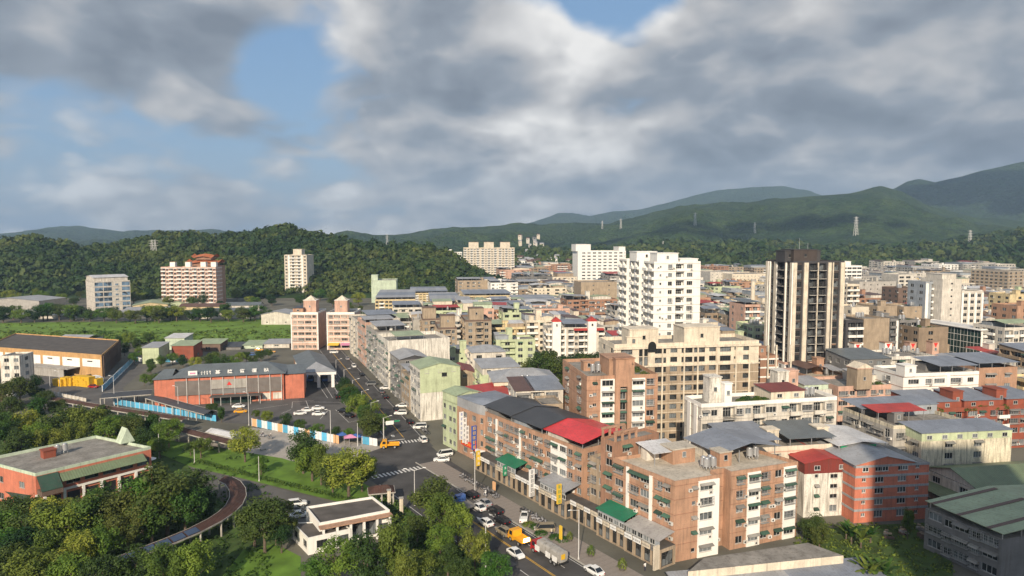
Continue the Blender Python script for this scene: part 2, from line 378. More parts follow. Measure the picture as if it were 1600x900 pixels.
class Building:
    """footprint in world metres (counter-clockwise, first edge faces the viewer), parts in the local frame of that edge"""
    def __init__(s, name, label, foot, h, wall, pats=(), floors=None, trim='concrete', cat='building', lod=None, gf=3.6, par=.9, deck='deck', frame='alu', glass='glass',
                 aw=0., awm='awn_green', cage=0., ac=0., group=None, bands=0., parw=None, seed=None, rail=0., z0=0., bandm=None, top2=None):
        s.rnd = random.Random(seed if seed is not None else hash(label) % 9999 if False else sum(map(ord, label)) + int(abs(foot[0][0])*7))
        c0 = Vector(foot[0][:2]); e = Vector(foot[1][:2]) - c0; s.th = math.atan2(e.y, e.x)
        ct, sn = math.cos(-s.th), math.sin(-s.th)
        s.foot = [((x - c0.x)*ct - (y - c0.y)*sn, (x - c0.x)*sn + (y - c0.y)*ct) for x, y, *_ in foot]
        s.world_foot = [tuple(p[:2]) for p in foot]
        s.h = h; s.W = e.length; s.D = max(p[1] for p in s.foot); s.wall = wall; s.trim = trim; s.c0 = c0; s.z0 = z0
        s.root = thing(name, label, cat, (c0.x, c0.y, z0), s.th, group); s.label = label
        s.Y = c0.y; s.lod = lod if lod is not None else (1 if c0.y < 268 else 0)
        s.frame, s.glass, s.aw, s.awm, s.cage, s.ac, s.rail = frame, glass, aw, awm, cage, ac, rail
        s.top2 = top2
        mb = MB(); s.gl = MB(); s.bal = MB()
        nf = floors or max(1, round((h - gf) / 3.15) + 1); s.nf = nf
        zs = [0, gf] + [gf + (h - gf) * i / max(1, nf - 1) for i in range(1, nf)] if nf > 1 else [0, h]
        s.zs = zs; n = len(s.foot)
        for i in range(n):
            f = Face(s.foot[i], s.foot[(i+1) % n]); pat = pats[i] if i < len(pats) else ''
            if not pat: mb.poly([f.p(0, 0), f.p(f.w, 0), f.p(f.w, h), f.p(0, h)], wall); continue
            s.facade(mb, f, pat)
            if bands:
                for z in zs[1:-1] + [h - .25]: b = .09; q = [f.p(-.05, z - .12, .004), f.p(f.w + .05, z - .12, .004)]; mb.hexa([f.p(-b, z - bands/2, b), f.p(f.w + b, z - bands/2, b), f.p(f.w + b, z - bands/2, -.02), f.p(-b, z - bands/2, -.02), f.p(-b, z + bands/2, b), f.p(f.w + b, z + bands/2, b), f.p(f.w + b, z + bands/2, -.02), f.p(-b, z + bands/2, -.02)], bandm or trim)
        mb.build('wall', s.root)
        rb = MB(); rb.poly([(x, y, h) for x, y in s.foot], deck); rb.build('roof_deck', s.root)
        if par:
            pb = MB()
            for i in range(n):
                f = Face(s.foot[i], s.foot[(i+1) % n]); t = .22
                a, b, c, d_ = f.p(0, 0), f.p(f.w, 0), f.p(f.w - t, 0, -t), f.p(t, 0, -t)
                P = [(*q[:2], h + .002) for q in (a, b, c, d_)] + [(*q[:2], h + par) for q in (a, b, c, d_)]
                pb.hexa(P, parw or wall, 'b')
            pb.build('parapet', s.root)
        if s.gl.f: tag(s.gl.build('glazing', s.root), None, None, kind='stuff')
        if s.bal.f: tag(s.bal.build('balcony_row', s.root), None, None, kind='stuff')
        ALL.append(s)
    def add_window(s, f, x, z, w, h, n, kind='w'):
        w = round(w, 1); h = round(h, 1)
        if not s.lod:
            s.gl.poly([f.p(x - w/2, z, n + .015), f.p(x + w/2, z, n + .015), f.p(x + w/2, z + h, n + .015), f.p(x - w/2, z + h, n + .015)], s.glass)
            t = .09
            if w > 1: s.gl.hexa([f.p(x - t/2, z, n + .06), f.p(x + t/2, z, n + .06), f.p(x + t/2, z, n + .02), f.p(x - t/2, z, n + .02)] + [f.p(x - t/2, z + h, n + .06), f.p(x + t/2, z + h, n + .06), f.p(x + t/2, z + h, n + .02), f.p(x - t/2, z + h, n + .02)], s.frame)
            if s.rnd.random() < s.aw * .7: s.gl.poly([f.p(x - w/2 - .1, z + h - .35, .8), f.p(x + w/2 + .1, z + h - .35, .8), f.p(x + w/2 + .1, z + h + .1, .01), f.p(x - w/2 - .1, z + h + .1, .01)], s.awm)
            if s.rnd.random() < s.ac * .6: q = [(x + w/2 + .1, .4), (x + w/2 + .9, .4), (x + w/2 + .9, .02), (x + w/2 + .1, .02)]; s.gl.hexa([f.p(a, z - .1, b) for a, b in q] + [f.p(a, z + .5, b) for a, b in q], 'ac')
            return
        wo = put('window', window_mesh(w, h, s.frame), s.root, f.p(x, z, n), f.ang)
        put('pane', pane_mesh(w, h, s.glass), wo)
        if n > -.6:
            r = s.rnd.random()
            if r < s.aw: put('awning', awning_mesh(w, s.awm if r < s.aw*.6 else 'awn_gray'), s.root, f.p(x, z + h + .05, 0 if n > -.4 else n), f.ang)
            if s.rnd.random() < s.cage and w > 1: put('window_cage', cage_mesh(w, h), s.root, f.p(x, z, 0.01), f.ang)
        if s.rnd.random() < s.ac: put('air_conditioner', ac_mesh(), s.root, f.p(x + s.rnd.choice((-1, 1)) * (w/2 + .55) if w < 2 else x + .3*w, z - (.1 if w < 2 else .75), 0.), f.ang)
    def facade(s, mb, f, pat):
        shop = pat[0] == '$'; pat = pat.lstrip('$')
        k = f.w / sum(BAY[c] for c in pat); x = 0.; prev = 0.
        for ci, c in enumerate(pat):
            x0, x1 = x, x + BAY[c]*k; x = x1; n0 = {'P': .18, 'p': .22, 'F': .45, 'f': .4}.get(c, 0.)
            if c == 'd' or c == 'g': n0 = -.25
            wm = 'purewhite' if c in 'PpFf' else s.wall
            if c in 'PpFf' and s.trim == 'cream': wm = 'cream'
            if c == 'd': wm = 'tower_panel'
            if n0 != prev: mb.poly([f.p(x0, 0, prev), f.p(x0, 0, n0), f.p(x0, s.h, n0), f.p(x0, s.h, prev)], wm if n0 > prev else 'purewhite' if prev > .1 else s.wall)
            if n0: mb.poly([f.p(x0, s.h, n0), f.p(x1, s.h, n0), f.p(x1, s.h, 0), f.p(x0, s.h, 0)][::1 if n0 > 0 else -1], wm)
            prev = n0; bw = x1 - x0
            for fi in range(s.nf):
                z0, z1 = s.zs[fi], s.zs[fi+1]; fh = z1 - z0; op = None; rec = .2
                w2 = s.top2 if (s.top2 and fi >= s.nf - 2) else wm
                if wm != s.wall: w2 = wm
                if fi == 0 and shop: op = (x0 + .2, x1 - .2, .05, fh - .7); rec = .6
                elif c in 'wWPs': ww = {'w': 1.7, 'W': 2.95, 'P': 2.5, 's': .8}[c]; ww = min(ww*max(.8, min(k, 1.3)), bw - .25); hh = {'s': .8}.get(c, min(1.5, fh - 1.3)); cx = (x0+x1)/2; zz = z0 + (1.0 if c != 's' else 1.3); op = (cx - ww/2, cx + ww/2, zz, zz + hh)
                elif c == 'u': op = (x0 + .25, x1 - .25, z0 + .8, z1 - .45)
                elif c in 'bBk': op = (x0 + .12, x1 - .12, z0 + .10, z1 - .35); rec = 1.15
                elif c in 'gd': op = (x0 + .08, x1 - .08, z0 + .08, z1 - (.08 if c == 'g' else .9)); rec = .06
                elif c == 'D': op = (x0 + .15, x1 - .15, z0 + .5, z1 - .5)
                if not op: mb.poly([f.p(x0, z0, n0), f.p(x1, z0, n0), f.p(x1, z1, n0), f.p(x0, z1, n0)], w2); continue
                a, b, lo, hi = op
                for q in ((x0, x1, z0, lo), (x0, x1, hi, z1), (x0, a, lo, hi), (b, x1, lo, hi)):
                    mb.poly([f.p(q[0], q[2], n0), f.p(q[1], q[2], n0), f.p(q[1], q[3], n0), f.p(q[0], q[3], n0)], w2)
                r = n0 - rec
                mb.poly([f.p(a, lo, n0), f.p(b, lo, n0), f.p(b, lo, r), f.p(a, lo, r)], w2); mb.poly([f.p(a, hi, r), f.p(b, hi, r), f.p(b, hi, n0), f.p(a, hi, n0)], w2)
                mb.poly([f.p(a, lo, r), f.p(a, hi, r), f.p(a, hi, n0), f.p(a, lo, n0)], w2); mb.poly([f.p(b, lo, n0), f.p(b, hi, n0), f.p(b, hi, r), f.p(b, lo, r)], w2)
                if c in 'bBk' and not (fi == 0 and shop):
                    mb.poly([f.p(a, lo, r), f.p(b, lo, r), f.p(b, hi, r), f.p(a, hi, r)], s.wall)
                    s.add_window(f, (a+b)/2, lo + .15, min(2.2, b - a - .5), hi - lo - .4, r + .06)
                    rail = s.rnd.random() < s.rail
                    if s.lod: put('balcony', balcony_mesh(round(b - a, 1), 'purewhite' if c == 'B' else s.wall, rail), s.root, f.p((a+b)/2, lo, n0), f.ang)
                    else:
                        q = [(a, .7), (b, .7), (b, .003), (a, .003)]
                        s.bal.hexa([f.p(t, lo - .1, n0 + m_) for t, m_ in q] + [f.p(t, lo + .95, n0 + m_) for t, m_ in q], 'purewhite' if c == 'B' else s.wall, 'k')
                else: 
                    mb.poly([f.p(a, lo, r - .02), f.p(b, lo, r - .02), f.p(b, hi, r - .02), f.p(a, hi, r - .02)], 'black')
                    s.add_window(f, (a+b)/2, lo, b - a, hi - lo, r + (.05 if rec > .1 else .03))
        if prev: mb.poly([f.p(f.w, 0, prev), f.p(f.w, 0, 0), f.p(f.w, s.h, 0), f.p(f.w, s.h, prev)], 'purewhite' if prev > .1 else s.wall)
    # ---- things on the roof (fractions of width and depth)
    def shed(s, a0, a1, b0, b1, roof, hh=2.6, kind='gu', rise=.9, wallm=None, over=.45, dz=0., pipe=False):
        x0, x1, y0, y1 = a0*s.W, a1*s.W, b0*s.D, b1*s.D; z = s.h + dz + .004; e = z + hh; t = .09; o = over; rt = roof + ('x' if kind[1] == 'u' else 'y')
        r = put('rooftop_shed', None, s.root, (x0, y0, z)); w, d = x1 - x0, y1 - y0; e = hh
        mb = MB()
        def slab(P): mb.hexa([(p[0], p[1], p[2]) for p in P] + [(p[0], p[1], p[2] + t) for p in P], rt)
        if kind == 'gu':
            slab([(-o, -o, e), (w+o, -o, e), (w+o, d/2, e+rise), (-o, d/2, e+rise)]); slab([(-o, d/2, e+rise), (w+o, d/2, e+rise), (w+o, d+o, e), (-o, d+o, e)])
            tops = {'l': [(0, 0), (d/2, rise), (d, 0)], 'r': 1}
        elif kind == 'gv':
            slab([(-o, -o, e), (w/2, -o, e+rise), (w/2, d+o, e+rise), (-o, d+o, e)]); slab([(w/2, -o, e+rise), (w+o, -o, e), (w+o, d+o, e), (w/2, d+o, e+rise)])
        elif kind == 'mu': slab([(-o, -o, e), (w+o, -o, e), (w+o, d+o, e+rise), (-o, d+o, e+rise)])
        elif kind == 'mv': slab([(-o, -o, e+rise), (w+o, -o, e), (w+o, d+o, e), (-o, d+o, e+rise)])
        elif kind == 'hu':
            q = min(w, d) * .42; A, B_, C_, D_ = (-o, -o, e), (w+o, -o, e), (w+o, d+o, e), (-o, d+o, e); r0, r1 = (q, d/2, e+rise), (w-q, d/2, e+rise)
            mb.poly([A, B_, r1, r0], rt); mb.poly([C_, D_, r0, r1], rt); mb.poly([B_, C_, r1], rt); mb.poly([D_, A, r0], rt); mb.poly([D_, C_, B_, A], rt)
        mb.build('metal_roof', r)
        if wallm:
            wb = MB(); wb.box(0, w, 0, d, 0, e, wallm, 'tb')
            if kind == 'gu':
                for x in (0, w): wb.poly([(x, 0, e), (x, d, e), (x, d/2, e+rise)], wallm)
            elif kind == 'gv':
                for y in (0, d): wb.poly([(0, y, e), (w, y, e), (w/2, y, e+rise)], wallm)
            elif kind == 'mu':
                wb.poly([(0, d, e), (w, d, e), (w, d, e+rise), (0, d, e+rise)], wallm)
                for x in (0, w): wb.poly([(x, 0, e), (x, d, e), (x, d, e+rise)], wallm)
            elif kind == 'mv':
                wb.poly([(0, 0, e), (0, d, e), (0, d, e+rise), (0, 0, e+rise)], wallm)
                for y in (0, d): wb.poly([(0, y, e), (w, y, e), (0, y, e+rise)], wallm)
            wb.build('shed_wall', r)
            n = max(1, int(w / 4))
            if s.lod:
                for i in range(n):
                    wo = put('window', window_mesh(1.4, 1.0, s.frame), r, ((i+.5)*w/n, -.07, e - 1.6)); put('pane', pane_mesh(1.4, 1.0, 'glass'), wo)
        else:
            me = cached(('post', round(hh, 1)), lambda: (lambda b: (b.box(-.07, .07, -.07, .07, 0, round(hh, 1), 'steel'), b.mesh('post'))[1])(MB()))
            n = max(1, int(w / 4.2))
            for i in range(n + 1):
                for y in (.1, d - .1): put('post', me, r, (.1 + (w - .2)*i/n, y, 0))
            if s.rnd.random() < .7:
                bk = MB(); bk.box(.3, w*.5, d*.55, d - .4, 0, e - .3, s.rnd.choice(['offwhite', 'dgray', 'bluegray']), 'tb'); bk.build('shed_wall', r)
        return r
    def pent(s, a, b, w, d, hh=3., m=None, cap=None, door=True, dz=0.):
        x, y = a*s.W, b*s.D; mb = MB(); z = s.h + dz + .004; m = m or s.wall
        mb.box(x - w/2, x + w/2, y - d/2, y + d/2, z, z + hh, m, 'b'); mb.box(x - w/2 - .2, x + w/2 + .2, y - d/2 - .2, y + d/2 + .2, z + hh + .002, z + hh + .25, cap or m)
        o = mb.build('stair_tower', s.root)
        if s.lod and hh > 2.2: wo = put('window', window_mesh(.9, 1.1, s.frame), o, (x, y - d/2 - .07, z + hh*.45)); put('pane', pane_mesh(.9, 1.1, 'glass'), wo)
        return o
    def tank(s, a, b, n=1, dz=0.):
        for i in range(n): put('water_tank', tank_mesh(), s.root, (a*s.W + i*1.6, b*s.D, s.h + dz + .004))
    def garden(s, a0, a1, b0, b1, n=6):
        for i in range(n): k = s.rnd.uniform(.5, 1.1); put('roof_plant', shrub_mesh(i % 3), s.root, (s.rnd.uniform(a0, a1)*s.W, s.rnd.uniform(b0, b1)*s.D, s.h), s.rnd.uniform(0, 6), (k*1.3, k*1.3, k))
    def clutter(s, n=3):
        for i in range(n):
            a, b = s.rnd.uniform(.15, .85), s.rnd.uniform(.2, .8); r = s.rnd.random()
            if r < .4: s.tank(a, b, s.rnd.randint(1, 2))
            elif r < .7: s.pent(a, b, s.rnd.uniform(2, 3.4), s.rnd.uniform(2, 3.4), s.rnd.uniform(2, 3.2))
            else:
                mb = MB(); mb.box(-.6, .6, -.5, .5, 0, 1.1, 'ac'); mb.build('air_conditioner', s.root, (a*s.W, b*s.D, s.h + .004))
ALL = []
def rect(pxL, pyT, pxR, Y, D, th):
    """rectangle whose upper left front corner is seen at (pxL,pyT) at distance Y and whose front reaches column pxR; returns footprint and height"""
    c = at(pxL, pyT, Y); u = Vector((math.cos(R(th)), math.sin(R(th)))); v = Vector((-u.y, u.x))
    w = reach((c.x, c.y), u, pxR, c.z); c2 = Vector((c.x, c.y)); b = c2 + u*w
    return [tuple(c2), tuple(b), tuple(b + v*D), tuple(c2 + v*D)], c.z
def BR(name, label, pxL, pyT, pxR, Y, D, th, wall, pats=(), **kw):
    foot, h = rect(pxL, pyT, pxR, Y, D, th); par = kw.get('par', .9)
    return Building(name, label, foot, h - par, wall, pats, **kw)
M('road_patch', (.045, .044, .044), .9, .2, .1)
# ================================================================ the setting: ground, roads, meadow, hills
sheet('ground', [(-9000, -400), (11000, -400), (11000, 16000), (-9000, 16000)], 0, 'ground')
RD = Vector((-.563, .826)); RN = Vector((.826, .563))          # near road: direction away, normal to its right
YC = G(716, 800).xy                                            # a point of its yellow centre line
def along(s, n): return YC + RD*s + RN*n
FD = Vector((math.sin(R(-22)), math.cos(R(-22)))); FN = Vector((FD.y, -FD.x))
FC = G(640, 695).xy
def far(s, n): return FC + FD*s + FN*n
s_j = 36                                                       # the near road reaches the junction here
sheet('road', [along(-62, -8.4), along(-62, 7.3), along(s_j - 4, 7.3), along(s_j - 4, -8.4)], .02, 'asphalt')
sheet('road', [far(-4, -6.2), far(-4, 6.2), far(330, 6.2), far(330, -6.2)], .024, 'asphalt')
gsheet('junction', [(560, 712), (596, 700), (612, 692), (668, 692), (690, 712), (738, 742), (716, 764), (672, 778), (636, 792), (612, 765), (590, 738)], .028, 'asphalt')
gsheet('road', [(300, 690), (395, 668), (600, 698), (588, 740), (430, 716)], .012, 'pale_paving')
gsheet('plaza', [(236, 640), (300, 622), (480, 614), (520, 575), (556, 566), (640, 690), (590, 694), (395, 664), (236, 650)], .016, 'asphalt2')
gsheet('forecourt', [(470, 634), (532, 632), (512, 580), (452, 580)], .022, 'asphalt')
gsheet('yard', [(60, 640), (205, 640), (190, 600), (170, 560), (60, 590)], .012, 'asphalt2')
gsheet('road', [(150, 612), (185, 612), (235, 570), (205, 562)], .022, 'asphalt2')
gsheet('lawn', [(246, 708), (262, 688), (330, 698), (440, 716), (560, 750), (600, 775), (560, 792), (470, 770), (380, 748), (300, 730)], .04, 'grass')
gsheet('path', [(300, 732), (380, 750), (470, 772), (560, 796), (520, 860), (440, 830), (330, 770)], .03, 'asphalt2')
gsheet('lawn', [(380, 860), (430, 850), (470, 870), (470, 910), (340, 910)], .04, 'grass')
sheet('park_ground', [G(-200, 640), G(240, 660), G(300, 735), G(330, 775), G(440, 835), G(400, 960), G(-200, 960)], .006, 'lot_grass')
sheet('verge', [along(-50, -19), along(-50, -8.6), along(20, -8.6), along(20, -17)], .05, 'lot_grass')
mw = [G(-120, 545), G(180, 532), G(300, 540), G(452, 532), G(470, 497), G(200, 502), G(-120, 506)]
sheet('meadow', mw, .05, 'meadow')
gsheet('waste_lot', [(1235, 905), (1258, 830), (1330, 822), (1480, 815), (1490, 905), (1500, 960), (1235, 960)], .03, 'lot_grass')
gsheet('lane', [(1455, 800), (1478, 798), (1500, 850), (1484, 860)], .05, 'asphalt2')
# pavement along the brick row, with a real kerb, laid slab by slab
def pavement():
    root = thing('pavement', None, None); root['kind'] = 'structure'
    mb = MB(); a, b, c, d = along(-62, 7.3), along(-62, 13.4), along(s_j - 2, 13.4), along(s_j - 2, 7.3)
    mb.hexa([(*p, 0) for p in (a, b, c, d)] + [(*p, .13) for p in (a, b, c, d)], 'dgray', 'b'); mb.build('base', root)
    ang = math.atan2(RN.y, RN.x); k = MB(); k.box(-.14, .14, .01, 1.99, 0, .17, 'concrete'); me = k.mesh('kerb_stone')
    for i in range(49): p = along(-62 + 2*i, 7.16); put('kerb_stone', me, root, (p.x, p.y, 0), ang)
    t = MB(); t.box(.02, 1.48, .02, 1.48, .132, .15, 'paving'); t2 = t.mesh('paving_slab'); n = 0
    for i in range(64):
        for j in range(4):
            s0 = -62 + i*1.5
            if n < 290: p = along(s0, 7.35 + j*1.5); put('paving_slab', t2, root, (p.x, p.y, random.uniform(-.004, .004)), ang); n += 1
pavement()
def mark(name, fn, m, segs):
    for (s0, s1, n0, n1, z) in segs:
        mb = MB(); mb.poly([(*fn(s0, n0), z), (*fn(s0, n1), z), (*fn(s1, n1), z), (*fn(s1, n0), z)], m); tag(mb.build(name), None, None, kind='structure')
mark('yellow_line', along, 'paint_yellow', [(-60, s_j - 8, -.22, -.08, .026), (-60, s_j - 8, .08, .22, .026)])
mark('lane_dash', along, 'paint_white', [(s, s + 4, n - .07, n + .07, .026) for s in range(-58, int(s_j) - 10, 8) for n in (-3.9, 3.5)])
mark('edge_line', along, 'paint_white', [(-60, s_j - 10, 6.5, 6.62, .026), (-60, s_j - 10, -7.8, -7.68, .026)])
mark('stop_line', along, 'paint_white', [(s_j - 8, s_j - 7.5, .4, 6.8, .026)])
mark('crossing_bar', far, 'paint_white', [(2, 4.6, -5.6 + i*1.0, -5.15 + i*1.0, .036) for i in range(12)])
mark('crossing_bar', along, 'paint_white', [(s_j - 5.5, s_j - 3, -7.4 + i*1.1, -6.9 + i*1.1, .036) for i in range(13)])
mark('yellow_line', far, 'paint_yellow', [(8, 300, -.1, .1, .03)])
mark('edge_line', far, 'paint_white', [(8, 300, 5.2, 5.32, .03), (8, 300, -5.4, -5.28, .03), (6, 6.5, -5.2, 0, .03), (10, 12, -3.2, -2.2, .03)])
def lot_line(p, q, w=.14):
    a, b = G(*p).xy, G(*q).xy; d = (b - a).normalized(); n = Vector((-d.y, d.x))*w/2
    mb = MB(); mb.poly([(*(a - n), .034), (*(b - n), .034), (*(b + n), .034), (*(a + n), .034)], 'paint_white'); tag(mb.build('bay_line'), None, None, kind='structure')
for a, b in (((457, 628), (490, 626)), ((478, 626), (484, 642)), ((457, 628), (456, 638)), ((485, 628), (532, 629)), ((490, 590), (512, 622)), ((500, 590), (520, 622)), ((512, 588), (540, 634)), ((519, 586), (548, 632)),
             ((524, 640), (545, 660)), ((545, 660), (585, 652)), ((440, 646), (455, 640)), ((500, 655), (512, 642)), ((395, 640), (450, 632)), ((477, 608), (470, 622))): lot_line(a, b)
for i in range(6): lot_line((178 + i*5, 596 - i*5), (183 + i*5, 589 - i*5), .5)

# ---------------------------------------------------------------- hills
def hill(name, ridge, Yr, Yf, Yb, na, ny, rough, mat, seed, px0=None, px1=None):
    """terrain rising from Yf to a ridge line at Yr whose crest is seen along the given points, then falling to Yb"""
    px = np.array([p[0] for p in ridge], float); zz = np.array([at(p[0], p[1], Yr).z for p in ridge])
    A = np.linspace(px[0], px[-1], na); Ys = np.concatenate([np.linspace(Yf, Yr, ny), np.linspace(Yr, Yb, ny//2)[1:]])
    rz = np.interp(A, px, zz); V = np.zeros((len(Ys), na, 3))
    for j, Y in enumerate(Ys):
        t = (Y - Yf)/(Yr - Yf) if Y <= Yr else 1 - .8*(Y - Yr)/(Yb - Yr); t = max(0, t)
        prof = t**.8 if Y <= Yr else t*t*(3 - 2*t)
        for i, a in enumerate(A):
            x = (a - 800)/FPX*Y; q = mnoise.fractal(Vector((x/rough/6, Y/rough/6, seed)), .9, 2.1, 5)
            edge = min(1, (i + 1)/6, (na - i)/6)
            damp = min(t, 1 - t)*4 if Y <= Yr else t*.5
            V[j, i] = (x, Y, max(-1, rz[i]*prof*edge + q*rough*min(1, max(damp, .03 if Yr < 2000 else .16))*.9))
    F = [(j*na + i, j*na + i + 1, (j+1)*na + i + 1, (j+1)*na + i) for j in range(len(Ys) - 1) for i in range(na - 1)]
    me = bpy.data.meshes.new(name); me.from_pydata(V.reshape(-1, 3).tolist(), [], F); me.materials.append(MATS[mat]); me.polygons.foreach_set('use_smooth', [True]*len(F))
    o = put(name, me); o['kind'] = 'structure'
    return V, A, Ys
def far_forest_mat(name, dark, light, sc):
    m, N, L, B = nodes_of(name); MATS[name] = m; tc = N.new('ShaderNodeTexCoord')
    vo = N.new('ShaderNodeTexVoronoi'); vo.inputs['Scale'].default_value = sc; L.new(tc.outputs['Object'], vo.inputs['Vector'])
    no = N.new('ShaderNodeTexNoise'); no.inputs['Scale'].default_value = sc*.12; no.inputs['Detail'].default_value = 8; L.new(tc.outputs['Object'], no.inputs[0])
    r = N.new('ShaderNodeValToRGB'); e = r.color_ramp.elements; e[0].position = .35; e[0].color = (*dark, 1); e[1].position = .7; e[1].color = (*light, 1); L.new(no.outputs[0], r.inputs[0])
    h = N.new('ShaderNodeHueSaturation'); L.new(r.outputs[0], h.inputs['Color']); sp = N.new('ShaderNodeSeparateColor'); L.new(vo.outputs['Color'], sp.inputs[0])
    mr = N.new('ShaderNodeMapRange'); L.new(sp.outputs[0], mr.inputs[0]); mr.inputs[3].default_value = .65; mr.inputs[4].default_value = 1.4; L.new(mr.outputs[0], h.inputs['Value'])
    L.new(h.outputs[0], B.inputs['Base Color']); B.inputs['Roughness'].default_value = .9; B.inputs['Specular IOR Level'].default_value = .1
    iv = N.new('ShaderNodeMath'); iv.operation = 'SUBTRACT'; iv.inputs[0].default_value = 1; L.new(vo.outputs['Distance'], iv.inputs[1])
    bp = N.new('ShaderNodeBump'); bp.inputs['Strength'].default_value = 1.; bp.inputs['Distance'].default_value = .7/sc; L.new(iv.outputs[0], bp.inputs['Height']); L.new(bp.outputs[0], B.inputs['Normal'])
far_forest_mat('far_forest', (.018, .040, .011), (.050, .078, .020), .10)
far_forest_mat('ridge_forest', (.020, .040, .014), (.035, .058, .018), .05)
H1 = [(-140, 392), (-60, 386), (0, 384), (40, 380), (62, 377), (85, 385), (120, 394), (160, 394), (200, 386), (250, 374), (300, 374), (350, 377), (400, 369), (440, 362), (480, 369), (520, 381), (560, 387), (620, 391), (680, 396), (715, 408), (740, 424), (770, 440), (800, 452)]
H2 = [(560, 452), (640, 430), (700, 412), (760, 402), (800, 400), (850, 396), (900, 398), (960, 393), (1030, 385), (1100, 388), (1200, 385), (1300, 394), (1400, 393), (1480, 386), (1520, 379), (1600, 365), (1700, 355), (1800, 352)]
H3 = [(380, 380), (450, 373), (500, 371), (560, 365), (620, 367), (700, 363), (760, 358), (800, 353), (870, 354), (950, 351), (1000, 339), (1060, 325), (1130, 321), (1200, 313), (1260, 306), (1300, 303), (1340, 297), (1372, 290), (1400, 300), (1450, 322), (1520, 338), (1600, 345), (1750, 350)]
H4 = [(1150, 350), (1250, 335), (1300, 322), (1360, 303), (1395, 292), (1412, 283), (1430, 279), (1455, 284), (1490, 276), (1530, 265), (1570, 256), (1600, 250), (1660, 243), (1750, 240), (1850, 250)]
H5 = [(700, 368), (780, 360), (840, 345), (875, 334), (900, 337), (920, 341), (960, 332), (1000, 327), (1040, 318), (1080, 305), (1120, 296), (1170, 291), (1220, 291), (1262, 300), (1300, 312), (1400, 330), (1500, 345)]
H6 = [(-200, 375), (-100, 372), (0, 367), (40, 362), (90, 357), (130, 355), (170, 358), (215, 363), (240, 360), (290, 360), (335, 358), (350, 362), (420, 364), (500, 368), (560, 372)]
H7 = [(60, 386), (100, 382), (125, 378), (150, 373), (175, 375), (200, 384), (240, 390)]
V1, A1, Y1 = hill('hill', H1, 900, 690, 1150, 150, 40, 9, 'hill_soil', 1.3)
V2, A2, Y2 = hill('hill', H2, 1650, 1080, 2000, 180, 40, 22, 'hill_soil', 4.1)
V3, A3, Y3 = hill('mountain', H3, 2900, 1750, 3600, 260, 90, 60, 'far_forest', 7.7)
hill('mountain', H4, 4300, 3000, 5200, 180, 70, 110, 'ridge_forest', 2.2)
hill('mountain', H5, 6300, 5000, 7000, 150, 30, 130, 'ridge_forest', 9.2)
hill('mountain', H6, 4600, 3600, 5400, 180, 30, 50, 'ridge_forest', 5.2)
hill('mountain', H7, 3000, 2500, 3300, 60, 20, 30, 'ridge_forest', 6.2)

def forest(name, V, A, Ys, dens, size, nleaf, leaf, seed, Ymax):
    """a wood that reads as one mass: thousands of rough crowns of leaf clumps over the slope"""
    r = np.random.default_rng(seed); P = []
    ny, na = V.shape[:2]
    for j in range(ny - 1):
        if Ys[j] > Ymax: break
        for i in range(na - 1):
            a, b, c = V[j, i], V[j, i+1], V[j+1, i]
            if max(a[2], b[2], c[2]) < 2: continue
            ar = (b[0]-a[0])*(c[1]-a[1]); n = r.poisson(abs(ar)*dens)
            for _ in range(n):
                s, t = r.random(2); P.append(a + (b - a)*s + (V[j+1, i] - a)*t)
    P = np.array(P); n = len(P); sz = r.lognormal(-.12, .36, n).clip(.4, 1.9)*size
    d = r.normal(size=(n, nleaf, 3)); d[..., 2] = np.abs(d[..., 2])*.9 - .15; d /= np.linalg.norm(d, axis=2, keepdims=True)
    rad = sz[:, None, None]*r.uniform(.75, 1.08, (n, nleaf, 1))
    c = P[:, None, :] + d*rad*np.array([1, 1, .95]) + np.array([0, 0, 1])*sz[:, None, None]*.75
    nrm = d + r.normal(size=d.shape)*.35; nrm /= np.linalg.norm(nrm, axis=2, keepdims=True)
    up = np.where(np.abs(nrm[..., 2:3]) < .9, np.array([0, 0, 1.]), np.array([1., 0, 0]))
    x = np.cross(nrm, up); x /= np.linalg.norm(x, axis=2, keepdims=True); y = np.cross(nrm, x)
    a = r.uniform(0, 6.28, (n, nleaf, 1)); x, y = x*np.cos(a) + y*np.sin(a), -x*np.sin(a) + y*np.cos(a)
    L_ = leaf*sz[:, None, None]*r.uniform(.7, 1.3, (n, nleaf, 1))
    Q = np.stack([c - x*L_, c - y*L_*.7, c + x*L_, c + y*L_*.7], 2).reshape(-1, 3)
    nf = n*nleaf; me = bpy.data.meshes.new(name); me.vertices.add(nf*4); me.vertices.foreach_set('co', Q.ravel())
    me.loops.add(nf*4); me.loops.foreach_set('vertex_index', np.arange(nf*4)); me.polygons.add(nf); me.polygons.foreach_set('loop_start', np.arange(0, nf*4, 4)); me.update()
    at_ = me.attributes.new('tone', 'FLOAT', 'FACE'); at_.data.foreach_set('value', np.repeat(np.clip(.5 + .45*np.sin(P[:, 0]/47 + np.sin(P[:, 1]/31)*1.6)*np.sin(P[:, 1]/58 + 1.3*np.sin(P[:, 0]/83)) + r.normal(0, .22, n), 0, 1), nleaf).astype(np.float32))
    me.materials.append(MATS['forest_leaf']); o = put(name, me); o['kind'] = 'stuff'; return n
print('forest', forest('hillside_forest', V1, A1, Y1, 1/26., 4.2, 34, .36, 11, 925), forest('foothill_forest', V2, A2, Y2, 1/120., 7.0, 14, .48, 12, 1690))

